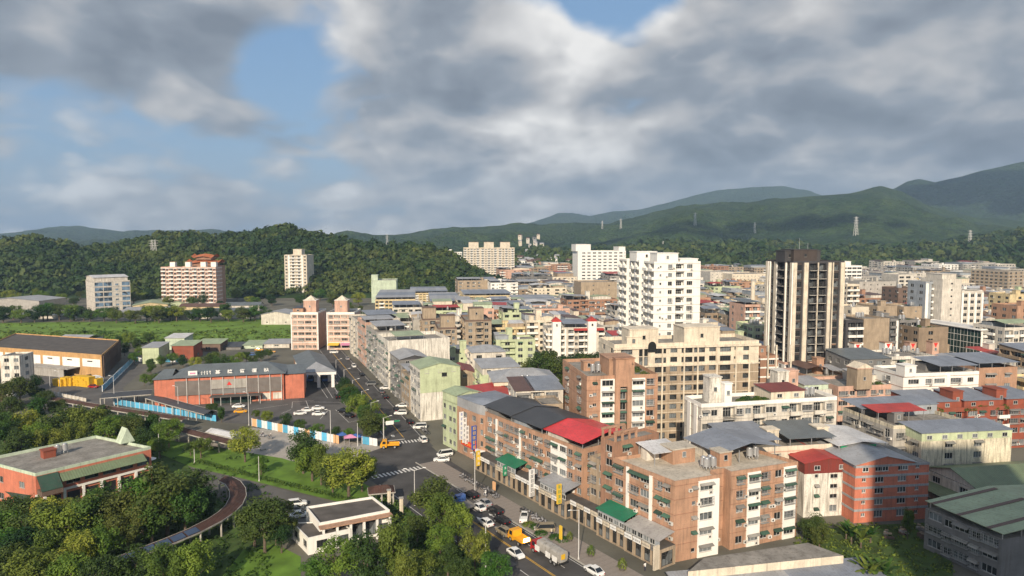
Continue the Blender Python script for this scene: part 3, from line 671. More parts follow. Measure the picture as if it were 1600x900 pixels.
# ---------------------------------------------------------------- trees
import mathutils
def tree_protos():
    out = []
    for k in range(9):
        r = random.Random(100 + k); tr = MB(); H = 9.; bright = k % 3
        sp = [(1.0, .85), (1.25, .62), (.78, 1.05), (1.1, .75), (.9, .9), (1.0, .7), (.55, 1.1), (1.15, .8), (.85, .95)][k]
        th = H*.30; tr.tube((0, 0, -.2), (0, 0, th), .26, .19, 'bark', 7); blobs = []
        nb = 30
        for i in range(nb):
            a = r.uniform(0, 6.283); rr = r.random()**.5; zt = r.uniform(-1, 1); e = math.sqrt(max(0, 1 - zt*zt*.85))
            p = Vector((math.cos(a)*rr*e*3.3*sp[0], math.sin(a)*rr*e*3.3*sp[0], H*.62 + zt*3.1*sp[1])); blobs.append((p, r.uniform(.75, 1.45)))
        for p, _ in blobs[:9]: q = Vector((p.x*.45, p.y*.45, th + (p.z - th)*.5)); tr.tube((0, 0, th*.92), q, .13, .08, 'bark', 5); tr.tube(q, p, .08, .03, 'bark', 4)
        lf = MB(); mat = ('leaf', 'leaf_bright', 'leaf_dark')[bright]
        for p, br in blobs:
            for i in range(165):
                d = Vector((r.gauss(0, 1), r.gauss(0, 1), r.gauss(.15, .9))).normalized(); c = p + d*br*r.uniform(.55, 1.05)*Vector((1, 1, .8)).length/1.6
                n = (d*.8 + Vector((r.gauss(0, .5), r.gauss(0, .5), .45 + r.gauss(0, .4)))).normalized(); x = n.orthogonal().normalized(); x.rotate(mathutils.Quaternion(n, r.uniform(0, 6.28))); y = n.cross(x); s = r.uniform(.11, .27)
                lf.poly([c - x*s, c - y*s*.55, c + x*s, c + y*s*.55], mat)
        out.append((tr.mesh('trunk'), lf.mesh('crown')))
    return out
TP = tree_protos(); ntree = [0]
def tree(px, py, h, label, k=None, w=1., group=None, xy=None, z=0.):
    p = Vector((*xy, z)) if xy else G(px, py); k = ntree[0] % 9 if k is None else k; ntree[0] += 1; s = h/9.3*1.06
    label = (['mid-green', 'bright green', 'dark green'][k % 3] + ' ' + ('small' if h < 6 else 'medium' if h < 9.5 else 'tall') + ' ' + ['round', 'broad', 'upright', 'spreading', 'rounded', 'flat-topped', 'slim', 'wide', 'full'][k] + ' ' + label) if not label.startswith(('narrow', 'bushy')) else label
    while len(label.split()) > 16: q_ = label.split(); label = ' '.join(q_[:2] + q_[3:])
    t = thing('tree', label, 'tree', (p.x, p.y, z), random.uniform(0, 6.28), group); t.scale = (s*w, s*w, s)
    put('trunk', TP[k][0], t); put('crown', TP[k][1], t); return t
for grp, lab, lst in (
  ('trees of the park wood behind the red hall', 'tree in the wood between covered walkway and red brick hall',
   [(8, 700, 11), (45, 690, 10), (92, 702, 12), (135, 694, 12), (172, 706, 10), (206, 702, 10), (238, 694, 9), (264, 700, 8), (30, 728, 10), (75, 718, 9), (112, 676, 8), (228, 712, 8), (-20, 715, 11), (182, 690, 8), (20, 660, 9), (60, 664, 9), (250, 716, 6), (155, 680, 9), (118, 712, 10), (60, 712, 10), (0, 680, 9), (200, 684, 8), (272, 684, 6), (90, 656, 7)]),
  ('trees beside the old warehouse', 'tree beside the orange and white warehouse', [(4, 640, 10), (32, 634, 11), (56, 628, 10), (-15, 632, 11), (70, 640, 7)]),
  ('trees of the park wood below the red hall', 'tree in the wood below the red hall and above the curved walkway',
   [(262, 838, 15), (290, 838, 11), (222, 836, 12), (180, 850, 11), (140, 862, 11), (98, 868, 10), (56, 872, 10), (16, 866, 9), (-15, 876, 10), (200, 866, 9), (118, 842, 9), (76, 846, 9), (36, 842, 9), (158, 826, 9), (282, 812, 9), (316, 822, 8), (238, 852, 9), (-8, 905, 9), (6, 930, 9), (58, 935, 9), (110, 940, 8), (30, 905, 9), (78, 908, 9), (122, 902, 8), (300, 806, 10), (240, 806, 9), (160, 885, 8)]),
  ('trees in front of the curved walkway', 'tree standing in front of the curved covered walkway',
   [(205, 925, 8), (262, 928, 9), (306, 925, 9), (160, 940, 8)]),
  ('trees beside the parked cars on the path', 'tree with pale trunk left of the white pavilion', [(398, 858, 10), (414, 864, 11), (432, 852, 9), (440, 864, 6)]),
  ('trees on the lawn', 'tree on the park lawn', [(383, 722, 10), (474, 740, 12)]),
  ('small trees on the lawn', 'tree on the park lawn beside the covered walkway', [(314, 716, 6), (408, 742, 5), (298, 712, 4)]),
  ('trees at the park corner', 'tree at the lawn corner beside the junction', [(502, 758, 10), (545, 778, 11), (520, 772, 9), (566, 768, 9), (488, 752, 9)]),
  ('trees between pavilion and road', 'tree between the white pavilion and the main road',
   [(676, 822, 11), (694, 846, 10), (716, 850, 8), (652, 850, 6), (612, 912, 11), (530, 915, 8), (575, 925, 10), (742, 890, 8), (774, 915, 6), (700, 900, 6), (660, 915, 6), (492, 925, 6), (720, 925, 6), (635, 940, 8), (688, 872, 6)]),
  ('trees between car park and far road', 'tree in the row between car park and far road', [(538, 622, 8), (549, 642, 9), (566, 660, 9.5), (578, 690, 10), (556, 650, 8), (592, 682, 7), (546, 628, 7), (570, 672, 8)]),
  ('low trees of the car park edge', 'tree between car park and painted hoarding', [(418, 662, 4.2), (446, 668, 4.6), (470, 676, 4.4), (495, 682, 4.2), (525, 688, 4.5), (400, 656, 3.6), (545, 690, 4), (332, 654, 5.5), (346, 660, 5)]),
  ('trees behind the station', 'tree behind the red bus station', [(305, 582, 7), (324, 581, 8), (345, 580, 8), (362, 578, 7), (395, 574, 6), (240, 606, 6), (226, 603, 5), (385, 568, 6), (236, 586, 7), (210, 570, 6), (195, 556, 7), (252, 574, 6), (270, 570, 6), (286, 574, 6), (335, 572, 7), (375, 570, 6), (408, 566, 6), (186, 548, 8), (200, 542, 8), (214, 548, 7), (232, 538, 7), (250, 546, 6), (310, 556, 5), (420, 560, 5), (222, 560, 6)]),
  ('trees behind the stepped apartments', 'tree in the grove among the apartment blocks', [(826, 620, 15), (846, 622, 17), (868, 618, 16), (890, 612, 15), (912, 614, 15), (934, 612, 14), (858, 606, 16), (902, 604, 14), (925, 602, 14)])):
    for p in lst: tree(*p, lab, w=random.uniform(.95, 1.3), group=grp, k=(None if 'grove' not in lab and 'pale trunk' not in lab and 'warehouse' not in lab else random.choice((2, 5, 8))))
for i in range(34):
    px = -30 + i*13.5 + random.uniform(-6, 6); tree(px, 503 + random.uniform(-3, 2) + (abs(px - 200) < 20)*2, random.uniform(8.5, 13), 'tree in the row along the far side of the meadow', group='trees along the meadow', w=1.5)
for px, py, h in ((190, 470, 11), (215, 468, 10), (100, 470, 12), (60, 468, 12), (400, 480, 9), (425, 478, 10), (470, 478, 10), (540, 492, 11), (556, 500, 12), (570, 508, 10), (590, 506, 8), (612, 505, 7), (640, 503, 8), (660, 506, 7), (692, 506, 8), (705, 502, 7), (500, 470, 12), (520, 480, 13), (600, 470, 12), (560, 478, 12), (345, 484, 8), (300, 480, 9), *[(random.uniform(-20, 445), random.uniform(466, 482), random.uniform(8, 13)) for _ in range(34)]):
    tree(px, py, h, 'tree among the low buildings at the foot of the wooded hill', group='trees at the foot of the hill', w=1.3)
for px, py, h in ((1140, 470, 9), (1160, 466, 9), (1110, 462, 9), (1185, 470, 8), (1230, 450, 9), (1126, 500, 8), (1100, 505, 8), (840, 497, 8), (860, 495, 8), (880, 494, 8), (810, 498, 8), (1470, 450, 9), (1420, 452, 9)):
    tree(px, py, h, 'tree between distant city blocks below the foothills', group='trees among distant blocks', w=1.3)
def scrub():
    mb = MB(); r = random.Random(5)
    for i in range(1500):
        px = r.uniform(-60, 455); py = r.uniform(517, 536) if r.random() < .75 else r.uniform(505, 540); g = G(px, py); s0 = r.uniform(.5, 1.7)
        for j in range(9):
            d = Vector((r.gauss(0, 1), r.gauss(0, 1), abs(r.gauss(.3, .7)))).normalized(); c = g + d*s0*r.uniform(.5, 1); c.z *= .8
            n = (d + Vector((r.gauss(0, .4), r.gauss(0, .4), .3))).normalized(); x = n.orthogonal().normalized(); y = n.cross(x); s = s0*r.uniform(.25, .5)
            mb.poly([c - x*s, c - y*s, c + x*s, c + y*s], r.choice(('leaf', 'leaf_bright', 'leaf')))
    tag(mb.build('meadow_scrub'), 'wild green scrub along the near edge of the meadow', 'scrub', kind='stuff')
    mb = MB()
    for i in range(900):
        px = r.uniform(1240, 1490); py = r.uniform(818, 905); g = G(px, py)
        if r.random() < .35 and px > 1360: continue
        s0 = r.uniform(.2, .75)
        for j in range(8):
            d = Vector((r.gauss(0, 1), r.gauss(0, 1), abs(r.gauss(.3, .7)))).normalized(); c = g + d*s0*r.uniform(.5, 1)
            n = (d + Vector((r.gauss(0, .4), r.gauss(0, .4), .3))).normalized(); x = n.orthogonal().normalized(); y = n.cross(x); s = s0*r.uniform(.25, .45)
            mb.poly([c - x*s, c - y*s, c + x*s, c + y*s], r.choice(('leaf', 'leaf_bright', 'leaf_dark')))
    tag(mb.build('lot_weeds'), 'weeds and low bushes covering the waste lot', 'weeds', kind='stuff')
    mb = MB()
    for i in range(1500):
        q = along(r.uniform(-48, 18), r.uniform(-16.5, -9.2)) if r.random() < .45 else G(r.uniform(-40, 420), r.uniform(700, 905)).xy
        g = Vector((*q, 0)); s0 = r.uniform(.4, 1.3)
        for j in range(10):
            d = Vector((r.gauss(0, 1), r.gauss(0, 1), abs(r.gauss(.3, .7)))).normalized(); c = g + d*s0*r.uniform(.5, 1)
            n = (d + Vector((r.gauss(0, .4), r.gauss(0, .4), .3))).normalized(); x = n.orthogonal().normalized(); y = n.cross(x); s = s0*r.uniform(.2, .35)
            mb.poly([c - x*s, c - y*s, c + x*s, c + y*s], r.choice(('leaf', 'leaf_dark', 'leaf')))
    tag(mb.build('undergrowth'), 'shrubs and undergrowth below the park trees', 'undergrowth', kind='stuff')
scrub()
def hedge(name, pix, label):
    mb = MB(); r = random.Random(8); pts = [G(*p) for p in pix]
    for a, b in zip(pts, pts[1:]):
        for i in range(int((b - a).length*30)):
            p = a.lerp(b, r.random()) + Vector((r.uniform(-.6, .6), r.uniform(-.6, .6), r.uniform(.1, 1.0))); n = Vector((r.gauss(0, .6), r.gauss(-.3, .6), r.gauss(.6, .5))).normalized(); x = n.orthogonal().normalized(); y = n.cross(x); s = r.uniform(.15, .28)
            mb.poly([p - x*s, p - y*s*.7, p + x*s, p + y*s*.7], 'leaf')
    tag(mb.build(name), label, 'hedge')
hedge('hedge', [(310, 722), (380, 742), (470, 764), (560, 786)], 'clipped hedge along the lower edge of the park lawn')
def frond_plant(px, py, h, label, palm, group, z=0):
    p = G(px, py); t = thing('palm_tree' if palm else 'banana_plant', label, 'palm tree' if palm else 'banana plant', (p.x, p.y, 0), 0, group); r = random.Random(int(px)); mb = MB(); st = h*(.68 if palm else .3)
    mb.tube((0, 0, 0), (0, 0, st), .2, .13, 'bark', 6); mb.build('trunk', t); lf = MB()
    for i in range(16 if palm else 9):
        a = i*2.4; L_ = h*(.42 if palm else .75)*r.uniform(.8, 1.1); e0 = r.uniform(.2, 1.1) if palm else r.uniform(.8, 1.35); q = Vector((0, 0, st)); d = Vector((math.cos(a)*math.cos(e0), math.sin(a)*math.cos(e0), math.sin(e0))); side = Vector((-math.sin(a), math.cos(a), 0)); w0 = .12
        for k in range(5):
            q2 = q + d*L_/5; w1 = (.42 if palm else .38)*math.sin((k + 1)/5.2*math.pi)**.6 + .03; dn = Vector((0, 0, .22 if palm else .05))
            lf.poly([q - side*w0 - dn*w0*2, q, q2, q2 - side*w1 - dn*w1*2], 'leaf'); lf.poly([q, q + side*w0 - dn*w0*2, q2 + side*w1 - dn*w1*2, q2], 'leaf'); q, w0 = q2, w1; d = (d + Vector((0, 0, -.30))).normalized()
    lf.build('crown', t)
for px in (134, 163): frond_plant(px, 545, 13, 'tall palm tree beyond the flat-roofed warehouse', True, 'palms behind the warehouse')
for px, py, h in ((1330, 850, 5), (1345, 856, 5), (1322, 844, 4.5), (1360, 848, 4)): frond_plant(px, py, h, 'banana plant at the foot of the striped red building', False, 'banana plants by the striped building')
for px, py, h in ((1348, 905, 5), (1368, 908, 5.5), (1382, 910, 4.5), (1358, 912, 5)): frond_plant(px, py, h, 'pale banana plant behind the metal shed roofs', False, 'banana plants by the sheds')
for px, py, h in ((1272, 850, 6), (1280, 858, 5), (1262, 846, 5)): tree(px, py, h, 'bushy small tree below the stained white wall', 2, 1.1, 'bushes below the stained white wall')
tree(1418, 842, 6, 'narrow dark conifer beside the striped red building', 6, .7)

# patches, manholes and lane arrows on the roads
rp = random.Random(31)
for i in range(26):
    fn, rng_, m_ = (along, (-58, 30), (-7.6, 6.8)) if i < 15 else (far, (8, 180), (-5, 5)); s0 = rp.uniform(*rng_); n0 = rp.uniform(*m_); L_ = rp.uniform(1.5, 7); w_ = rp.uniform(.7, 1.9)
    mb = MB(); mb.poly([(*fn(s0, n0), .0246), (*fn(s0, n0 + w_), .0246), (*fn(s0 + L_, n0 + w_), .0246), (*fn(s0 + L_, n0), .0246)], rp.choice(('asphalt2', 'road_patch', 'road_patch'))) if fn is along else mb.poly([(*fn(s0, n0), .0286), (*fn(s0, n0 + w_), .0286), (*fn(s0 + L_, n0 + w_), .0286), (*fn(s0 + L_, n0), .0286)], 'road_patch'); tag(mb.build('road_patch'), None, None, kind='structure')
for i in range(14):
    q = along(rp.uniform(-55, 28), rp.uniform(-6, 6)) if i < 9 else far(rp.uniform(10, 90), rp.uniform(-4, 4)); mb = MB(); mb.tube((0, 0, .0), (0, 0, .033), .36, .36, 'dgray', 12); tag(mb.build('manhole_cover', None, (q.x, q.y, 0)), None, None, kind='structure')
for s0, n0 in ((18, 2.), (18, 5.2), (-8, 2.), (-8, 5.2)):
    mb = MB()
    mb.poly([(*along(s0 + a, n0 + b), .0275) for a, b in ((0, -.08), (0, .08), (2.2, .08), (2.2, .4), (3.4, 0), (2.2, -.4), (2.2, -.08))], 'paint_white'); tag(mb.build('lane_arrow'), None, None, kind='structure')
# ================================================================ buildings, nearest first
def quad_from(c0, c1, v, D):
    c0, c1, v = Vector(c0), Vector(c1), Vector(v); return [tuple(c0), tuple(c1), tuple(c1 + v*D), tuple(c0 + v*D)]
SD = Vector((-.566, .824)); SR = Vector((.824, .566)); S0 = Vector((30.8, 126.0))        # street front of the brick row
def st(s, n=0.): return S0 + SD*s + SR*n
def board(parent, p, ang, w, h, m, marks=None, n=5, vert=False, t=.18, name='shop_sign'):
    mb = MB(); mb.box(0, w, -t, 0, 0, h, m); o = mb.build(name, parent, p, ang)
    if marks:                                   # rows of characters too small to read
        r = random.Random(int(w*100 + h*10)); g = MB()
        for i in range(n):
            cw = (h if not vert else w)*.6; cx = (i + .5)*w/n if not vert else w/2; cz = h/2 if not vert else h - (i + .5)*h/n
            if not vert: cw = min(cw, w/n*.75)
            for k in range(3): zz = cz + (k - 1)*cw*.36; g.box(cx - cw/2*r.uniform(.6, 1), cx + cw/2*r.uniform(.6, 1), -t - .012, -t - .002, zz - cw*.06, zz + cw*.06, marks)
            for k in range(2): xx = cx + (k - .5)*cw*r.uniform(.3, .8); g.box(xx - cw*.06, xx + cw*.06, -t - .016, -t - .004, cz - cw/2, cz + cw/2, marks)
        tag(g.build('lettering', o), None, None, kind='stuff')
    return o
# --- the brick row along the main road
AU = (Vector((59, 137.2)) - S0).normalized(); AV = Vector((-AU.y, AU.x)); AW_ = (Vector((59, 137.2)) - S0).length
am = [S0, S0 + AU*10.2, S0 + AU*10.2 + AV*2.6, S0 + AU*13.4 + AV*2.6, S0 + AU*13.4 + AV*.3, S0 + AU*AW_ + AV*.3, S0 + AU*AW_ + SD*17, S0 + SD*17]
A = Building('brick_apartment_block', 'orange brick and white corner apartment block with green window awnings beside the main road', [tuple(q) for q in am], 15.2, 'brick',
    ('...sPp', '', 's.', '', '.w,Pw.wP,', '', '', ',W.pWWp.ww.'), floors=5, gf=3.4, aw=.6, cage=.4, ac=.4, deck='deck_light', bands=.10, bandm='brick2', par=.7)
A.W = AW_; A.D = 17
A.shed(.5, .97, .34, .98, 'rf_blue', 2.6, 'gv', 1.5, None, .8); A.pent(.30, .70, 5.5, 4.2, 3.0, 'brick', 'deck_light'); A.pent(.52, .38, 3., 3., 2.9, 'brick', 'deck_light')
A.shed(.08, .30, .62, .98, 'rf_white', 2.6, 'mu', .5); A.tank(.36, .34, 2); A.clutter(2)
for s0, s1, off, h, wall, pat, nm, lab in (
    (17, 21.5, .6, 18.4, 'brick2', '.w,', 'stair_tower_block', 'narrow orange brick stair tower with open framed top in the brick row'),
    (21.6, 27, 2.2, 12.6, 'tan', 'ww', 'set_back_block', 'low set-back tan block wedged between the brick stair tower and red-roofed block')):
    b = Building(nm, lab, quad_from(st(s0, off), st(s0, off + 13), SD, s1 - s0), h, wall, ('.w..w.', '', '', pat), aw=.5, ac=.3, cage=.3, deck='deck', par=.6)
    if s0 == 17:
        mb = MB()
        for x in (.2, 2.2, 4.2, 6.2):
            for y in (.2, 4.1): mb.box(x - .2, x + .2, y - .2, y + .2, h + .62, h + 2.4, 'brick')
        mb.box(-.1, 6.5, -.1, .5, h + 2.4, h + 2.8, 'brick'); mb.box(-.1, 6.5, 3.8, 4.4, h + 2.4, h + 2.8, 'brick'); mb.build('roof_frame', b.root)
B1 = Building('brick_apartment_block', 'orange brick block with bright red metal roof above the street arcade', quad_from(st(27.1, .2), st(27.1, 15), SD, 14), 14.2, 'brick', (',w.uw.', '', '', ',wPPw.w'), floors=5, gf=3.4, aw=.45, cage=.4, ac=.4, par=.8)
B1.shed(.02, .98, .02, .98, 'rf_bright', 2.0, 'gv', 1.5, None, .5); 
mb = MB(); mb.box(7.8, 14.2, -.05, .1, 14.3, 16.6, 'sign_red'); mb.poly([(7.8, -.06, 16.6), (14.2, -.06, 16.6), (7.8, -.06, 17.7)], 'sign_red'); o_ = mb.build('red_gable_wall', B1.root); wo = put('window', window_mesh(2.4, 1.2, 'whiteframe'), o_, (11.4, -.13, 14.9)); put('pane', pane_mesh(2.4, 1.2, 'glass'), wo)
B2 = Building('brick_apartment_block', 'long orange brick block with dark grey ridged metal roof in the street row', quad_from(st(41.2), st(41.2, 15), SD, 26), 14.2, 'brick', ('', '', '', '.WwpW.wwWpw.wWw'), floors=5, gf=3.4, aw=.55, cage=.4, ac=.45, par=.8)
B2.shed(.0, .97, .02, .5, 'rf_dark', 2.2, 'gv', 1.5, None, .6); B2.shed(.0, .97, .52, .98, 'rf_dark', 2.4, 'gv', 1.5, None, .6); B2.shed(.1, .6, .85, .99, 'rf_gray', 2.2, 'mu', .4)
def corner_building():
    c = st(67.4); r = 5.2; pts = []
    e = c + SD*12.5                                   # rounded front corner by fan of short walls
    u = Vector((math.cos(R(14)), math.sin(R(14))))
    base = [c + SR*13, c + SR*13 + SD*15]
    arc = []
    cc = c + SD*4 + SR*5.4
    for i in range(7): a = math.atan2(-SR.y, -SR.x) + R(78) - R(78)*i/6; arc.append(cc + Vector((math.cos(a), math.sin(a)))*5.4)
    ft = arc[:1] + [base[0], base[1], c + SD*15] + arc[:0:-1]
    p = ['.w.w', '', '', '..w.w'] + ['w' if i in (1, 3) else '.' for i in range(6)]
    b = Building('corner_building', 'rounded orange brick corner building with grey metal penthouse above the junction', [tuple(q) for q in ft], 13.2, 'brick', p, floors=4, gf=3.6, ac=.3, aw=.15, par=.2, awm='awn_gray')
    for i in range(len(b.foot) - 4):                 # metal-clad top floor following the curve
        pass
    mb = MB(); top = 16.2; n = len(b.foot)
    for i in range(n):
        f = Face(b.foot[i], b.foot[(i+1) % n]); mb.poly([f.p(0, 13.42, -.1), f.p(f.w, 13.42, -.1), f.p(f.w, top, -.1), f.p(0, top, -.1)], 'rf_grayx')
    mb.build('metal_penthouse', b.root); rb = MB(); cx = sum(p_[0] for p_ in b.foot)/n; cy = sum(p_[1] for p_ in b.foot)/n
    for i in range(n): p0, p1 = b.foot[i], b.foot[(i+1) % n]; rb.poly([(p0[0]*1.02 - cx*.02, p0[1]*1.02 - cy*.02, top), (p1[0]*1.02 - cx*.02, p1[1]*1.02 - cy*.02, top), (cx, cy, top + 1.1)], 'rf_bluex')
    rb.build('metal_roof', b.root); f = Face(b.foot[0], b.foot[1]); wo = put('window', window_mesh(4., 1., 'whiteframe'), b.root, f.p(4, 14.2, .0), f.ang); put('pane', pane_mesh(4., 1., 'glass'), wo)
    f = Face(b.foot[3], b.foot[4])
    a = f.ang
    def blade(x, z, w, h, m, marks, n, lab=None):
        q = f.p(x, z, w + .25); return board(b.root, (q[0], q[1], z), a - math.pi/2 + math.pi, w, h, m, marks, n, True, .3)
    blade(f.w*.35, 4.6, 1.3, 8., 'sign_white', 'sign_blue', 6); blade(f.w*.50, 4.2, 1.3, 7., 'sign_white', 'sign_ink', 5); blade(f.w*.62, 4.2, 1.2, 5., 'sign_white', 'sign_ink', 4)
    blade(f.w*.98, 3.6, 1.5, 6.6, 'sign_blue', 'sign_yellow', 5)
    board(b.root, f.p(f.w*.30, 3.2, .5), f.ang, f.w*.55, 1.5, 'sign_red', 'sign_yellow', 6); board(b.root, f.p(f.w*.86, 3.0, .5), f.ang, 1.7, 3.0, 'sign_red')
    fas = MB()
    for i in range(4, n):
        g = Face(b.foot[i], b.foot[(i+1) % n]); fas.hexa([g.p(0, 2.9, .7), g.p(g.w, 2.9, .7), g.p(g.w, 2.9, .02), g.p(0, 2.9, .02), g.p(0, 3.7, .7), g.p(g.w, 3.7, .7), g.p(g.w, 3.7, .02), g.p(0, 3.7, .02)], 'sign_white')
    fas.build('fascia', b.root)
    return b
CB = corner_building()
CB2 = Building('annex_block', 'pale green gabled annex with red metal roof behind the rounded corner building', quad_from(st(83), st(83, 16), SD, 8), 13.5, 'palegreen', ('', '', '', 'w.ww'), aw=.2, par=.3)
CB2.shed(0, .55, 0, 1, 'rf_green', 2.6, 'gv', 1.0, 'palegreen', .3); CB2.shed(.5, 1.1, -.9, .9, 'rf_red', 2.2, 'mu', .9)
# --- arcade, canopies and signs at the foot of the row: one low shop block for each stretch
def shops(s0, s1, label, roof, dep=3.6, h=4.0, roofh=None, sign='sign_white', glass='glass', n=4):
    a, b_ = st(s1, -dep), st(s0, -dep)
    ft = [tuple(a), tuple(b_), tuple(st(s0, -.05)), tuple(st(s1, -.05))]
    b = Building('shop_arcade', label, ft, h, 'tan', ('$' + 'D'*n, '$D', '', ''), floors=1, gf=h, par=.0, deck='deck_dark', group=None, frame='darkframe')
    w = b.W
    for i in range(n): board(b.root, (.2 + i*w/n, -.12, h - .75), 0, w/n - .35, .95, random.choice((sign, 'sign_white', 'cream', 'dgray')), 'sign_ink', random.randint(4, 7))
    if roof:
        mb = MB(); rh = roofh or 2.2; rt = roof + 'x'
        mb.hexa([(-.2, -.2, h + rh - .5), (w*.98, -.2, h + rh - .5), (w*.98, dep - .1, h + rh + .4), (-.2, dep - .1, h + rh + .4)] + [(-.2, -.2, h + rh - .42), (w*.98, -.2, h + rh - .42), (w*.98, dep - .1, h + rh + .48), (-.2, dep - .1, h + rh + .48)], rt)
        o = mb.build('canopy', b.root); g = MB(); g.box(.1, w*.95, .25, .32, h + .01, h + rh - .55, 'bluegray'); g.build('shed_wall', b.root)
        for i in range(int(w / 1.6)): wo = put('window', window_mesh(1.3, 1.0, 'alu'), b.root, (.9 + i*1.6, .18, h + .3)); put('pane', pane_mesh(1.3, 1.0, 'glass'), wo)
    return b
E1 = shops(-.5, 9, 'shop arcade with ribbed translucent canopy and white lettered signs below the corner brick block', 'rf_clear', 4.2, 3.8, 2.0)
E2 = shops(9.2, 17.5, 'shop arcade with bright green metal canopy beside the brick stair tower', 'rf_teal', 4.0, 3.8, 2.4)
E3 = shops(17.8, 27, 'shop arcade with low brown roof below the brick stair tower', None, 3.2, 4.2)
E4 = shops(27.3, 37, 'shop arcade with grey corrugated canopy and glazed upper room below the red-roofed block', 'rf_gray', 4.4, 4.0, 2.4)
E5 = shops(37.3, 47, 'shop arcade with dark flat canopy and tall white blade sign', None, 4.0, 4.2)
E6 = shops(47.3, 56, 'shop arcade with green striped roof canopy and cream sign boards', 'rf_teal', 3.8, 3.8, 2.2, 'cream')
E7 = shops(56.3, 66.5, 'shop arcade with long white fascia beside the rounded corner building', None, 3.8, 4.2)
def blade_at(b, x, z, w, h, m, marks, n): return board(b.root, (x, -w - .3, z), math.pi/2, w, h, m, marks, n, True, .35)
blade_at(E5, 7.8, 1.6, 1.4, 6.4, 'sign_white', 'sign_ink', 6); blade_at(E4, 8.4, 3.4, 1.2, 4.4, 'sign_yellow', 'sign_green', 4); blade_at(E1, 9.3, .3, 1.4, 4.6, 'cream', None, 3); blade_at(E7, 3., 2., 1.1, 4.0, 'sign_yellow', 'sign_white', 3); blade_at(E6, 5., 3.0, 1., 2.6, 'sign_green', 'sign_white', 2)
# --- behind and right of the brick row
low = Building('low_annex', 'low annex with broad brown flat roof at the foot of the brick apartment block', [tuple(p) for p in (G(1075, 893, 4.).xy, G(1318, 868, 4.).xy, G(1262, 848, 4.).xy, G(1100, 872, 4.).xy)], 4., 'cream', ('..w.w.w.w', '', '', ''), floors=1, gf=4., par=0., deck='deck')
for (pl, pt, pr, Y, D, lab, rf, th) in ((1072, 893, 1250, 112, 8, 'low shed with pale ribbed metal roof below the brown annex roof', 'rf_gray', 9), (1254, 884, 1400, 114, 9, 'low shed with bluish ribbed metal roof beside the waste lot', 'rf_blue', 9)):
    b = BR('metal_shed', lab, pl, pt + 44, pr, Y - 3, D, th, 'offwhite', ('.w.w.w.',), floors=1, par=0., gf=4.); b.shed(0, 1, 0, 1, rf, .1, 'mu', .5, None, .3)
R1 = BR('striped_building', 'salmon red four-storey building with pale grey stripes and gabled metal roof', 1337, 728, 1452, 144, 22, 8, 'salmon', ('.s.w..w.s.,', '', '', '..'), floors=5, gf=2.8, bands=.5, bandm='rf_grayx', par=0., frame='whiteframe', ac=.15)
R1.shed(0, .8, 0, 1, 'rf_gray', .2, 'gv', 1.7, 'salmon', .5)
R2 = BR('stained_building', 'rain-stained white wall building with dark red metal top floor', 1257, 741, 1336, 147, 22, 8, 'stain_white', ('..s..w.s.', '', '', ''), floors=4, gf=3., par=0., aw=.4)
R2.shed(0, .98, 0, 1, 'rf_red', 2.4, 'gv', 1.0, 'rf_dredx', .3)
R3 = BR('stucco_building', 'cream building with heavily streaked stucco wall and grey-blue sloping metal roof', 1440, 690, 1581, 162, 8, 8, 'stucco', ('...w..w....', '', '', 'ww'), floors=4, gf=4.2, par=0., aw=.75, awm='awn_gray')
R3.shed(0, 1, 0, 1, 'rf_blue', 2.0, 'mu', .7, 'palegreen', .3)
R4 = Building('green_warehouse', 'green gable-roofed metal warehouse with white wall panels and lean-to', quad_from((102.3, 146), (137, 151.5), (-.22, .975), 15), 6.4, 'offwhite', ('.w.w..w', '', '', '.w..w.'), floors=2, gf=3.2, par=0.); R4.shed(0, 1, 0, 1, 'rf_olive', .2, 'gu', 2.4, 'offwhite', .5)
mb = MB(); mb.hexa([(-4, -.3, 3.), (-.05, -.3, 4.2), (-.05, 15, 4.2), (-4, 15, 3.), (-4, -.3, 3.08), (-.05, -.3, 4.28), (-.05, 15, 4.28), (-4, 15, 3.08)], 'rf_olivey'); mb.hexa([(-.3, -2.6, 3.4), (34, -2.6, 3.4), (34, -.05, 4.2), (-.3, -.05, 4.2), (-.3, -2.6, 3.48), (34, -2.6, 3.48), (34, -.05, 4.28), (-.3, -.05, 4.28)], 'rf_olivex'); mb.build('lean_to_roof', R4.root)
R5 = Building('workshop_building', 'weathered dark workshop with pale green ribbed roof and rusty ridge strips', quad_from((87.4, 118), (118, 127), (-.35, .937), 15), 8.2, 'dgray', ('.w.W', '', '', ',WuWuW,'), floors=3, gf=2.8, par=0., cage=.5, aw=.3, awm='awn_gray')
R5.shed(0, 1, 0, 1, 'rf_green', 1.2, 'gv', 1.3, None, .6)
for q in (.12, .52, .9):
    mb = MB(); d_ = R5.D; w_ = R5.W; mb.hexa([(-.62, d_*q, 9.44), (w_/2, d_*q, 10.84), (w_/2, d_*q + .9, 10.84), (-.62, d_*q + .9, 9.44), (-.62, d_*q, 9.5), (w_/2, d_*q, 10.9), (w_/2, d_*q + .9, 10.9), (-.62, d_*q + .9, 9.5)], 'rf_brownx'); mb.build('rusty_strip', R5.root)
mb = MB(); mb.box(-.14, -.02, 6.5, 14, 4.6, 5.8, 'hoard_blue'); mb.build('painted_panel', R5.root)
M2 = BR('rooftop_shed_block', 'cream block with pink-trimmed parapet and blue-grey rooftop sheds beside the white apartments', 1148, 702, 1312, 151, 13, 10, 'cream', ('w.ww.W.ww', '', '', 'w.w'), aw=.3, cage=.3, ac=.3, bands=.25, bandm='pink')
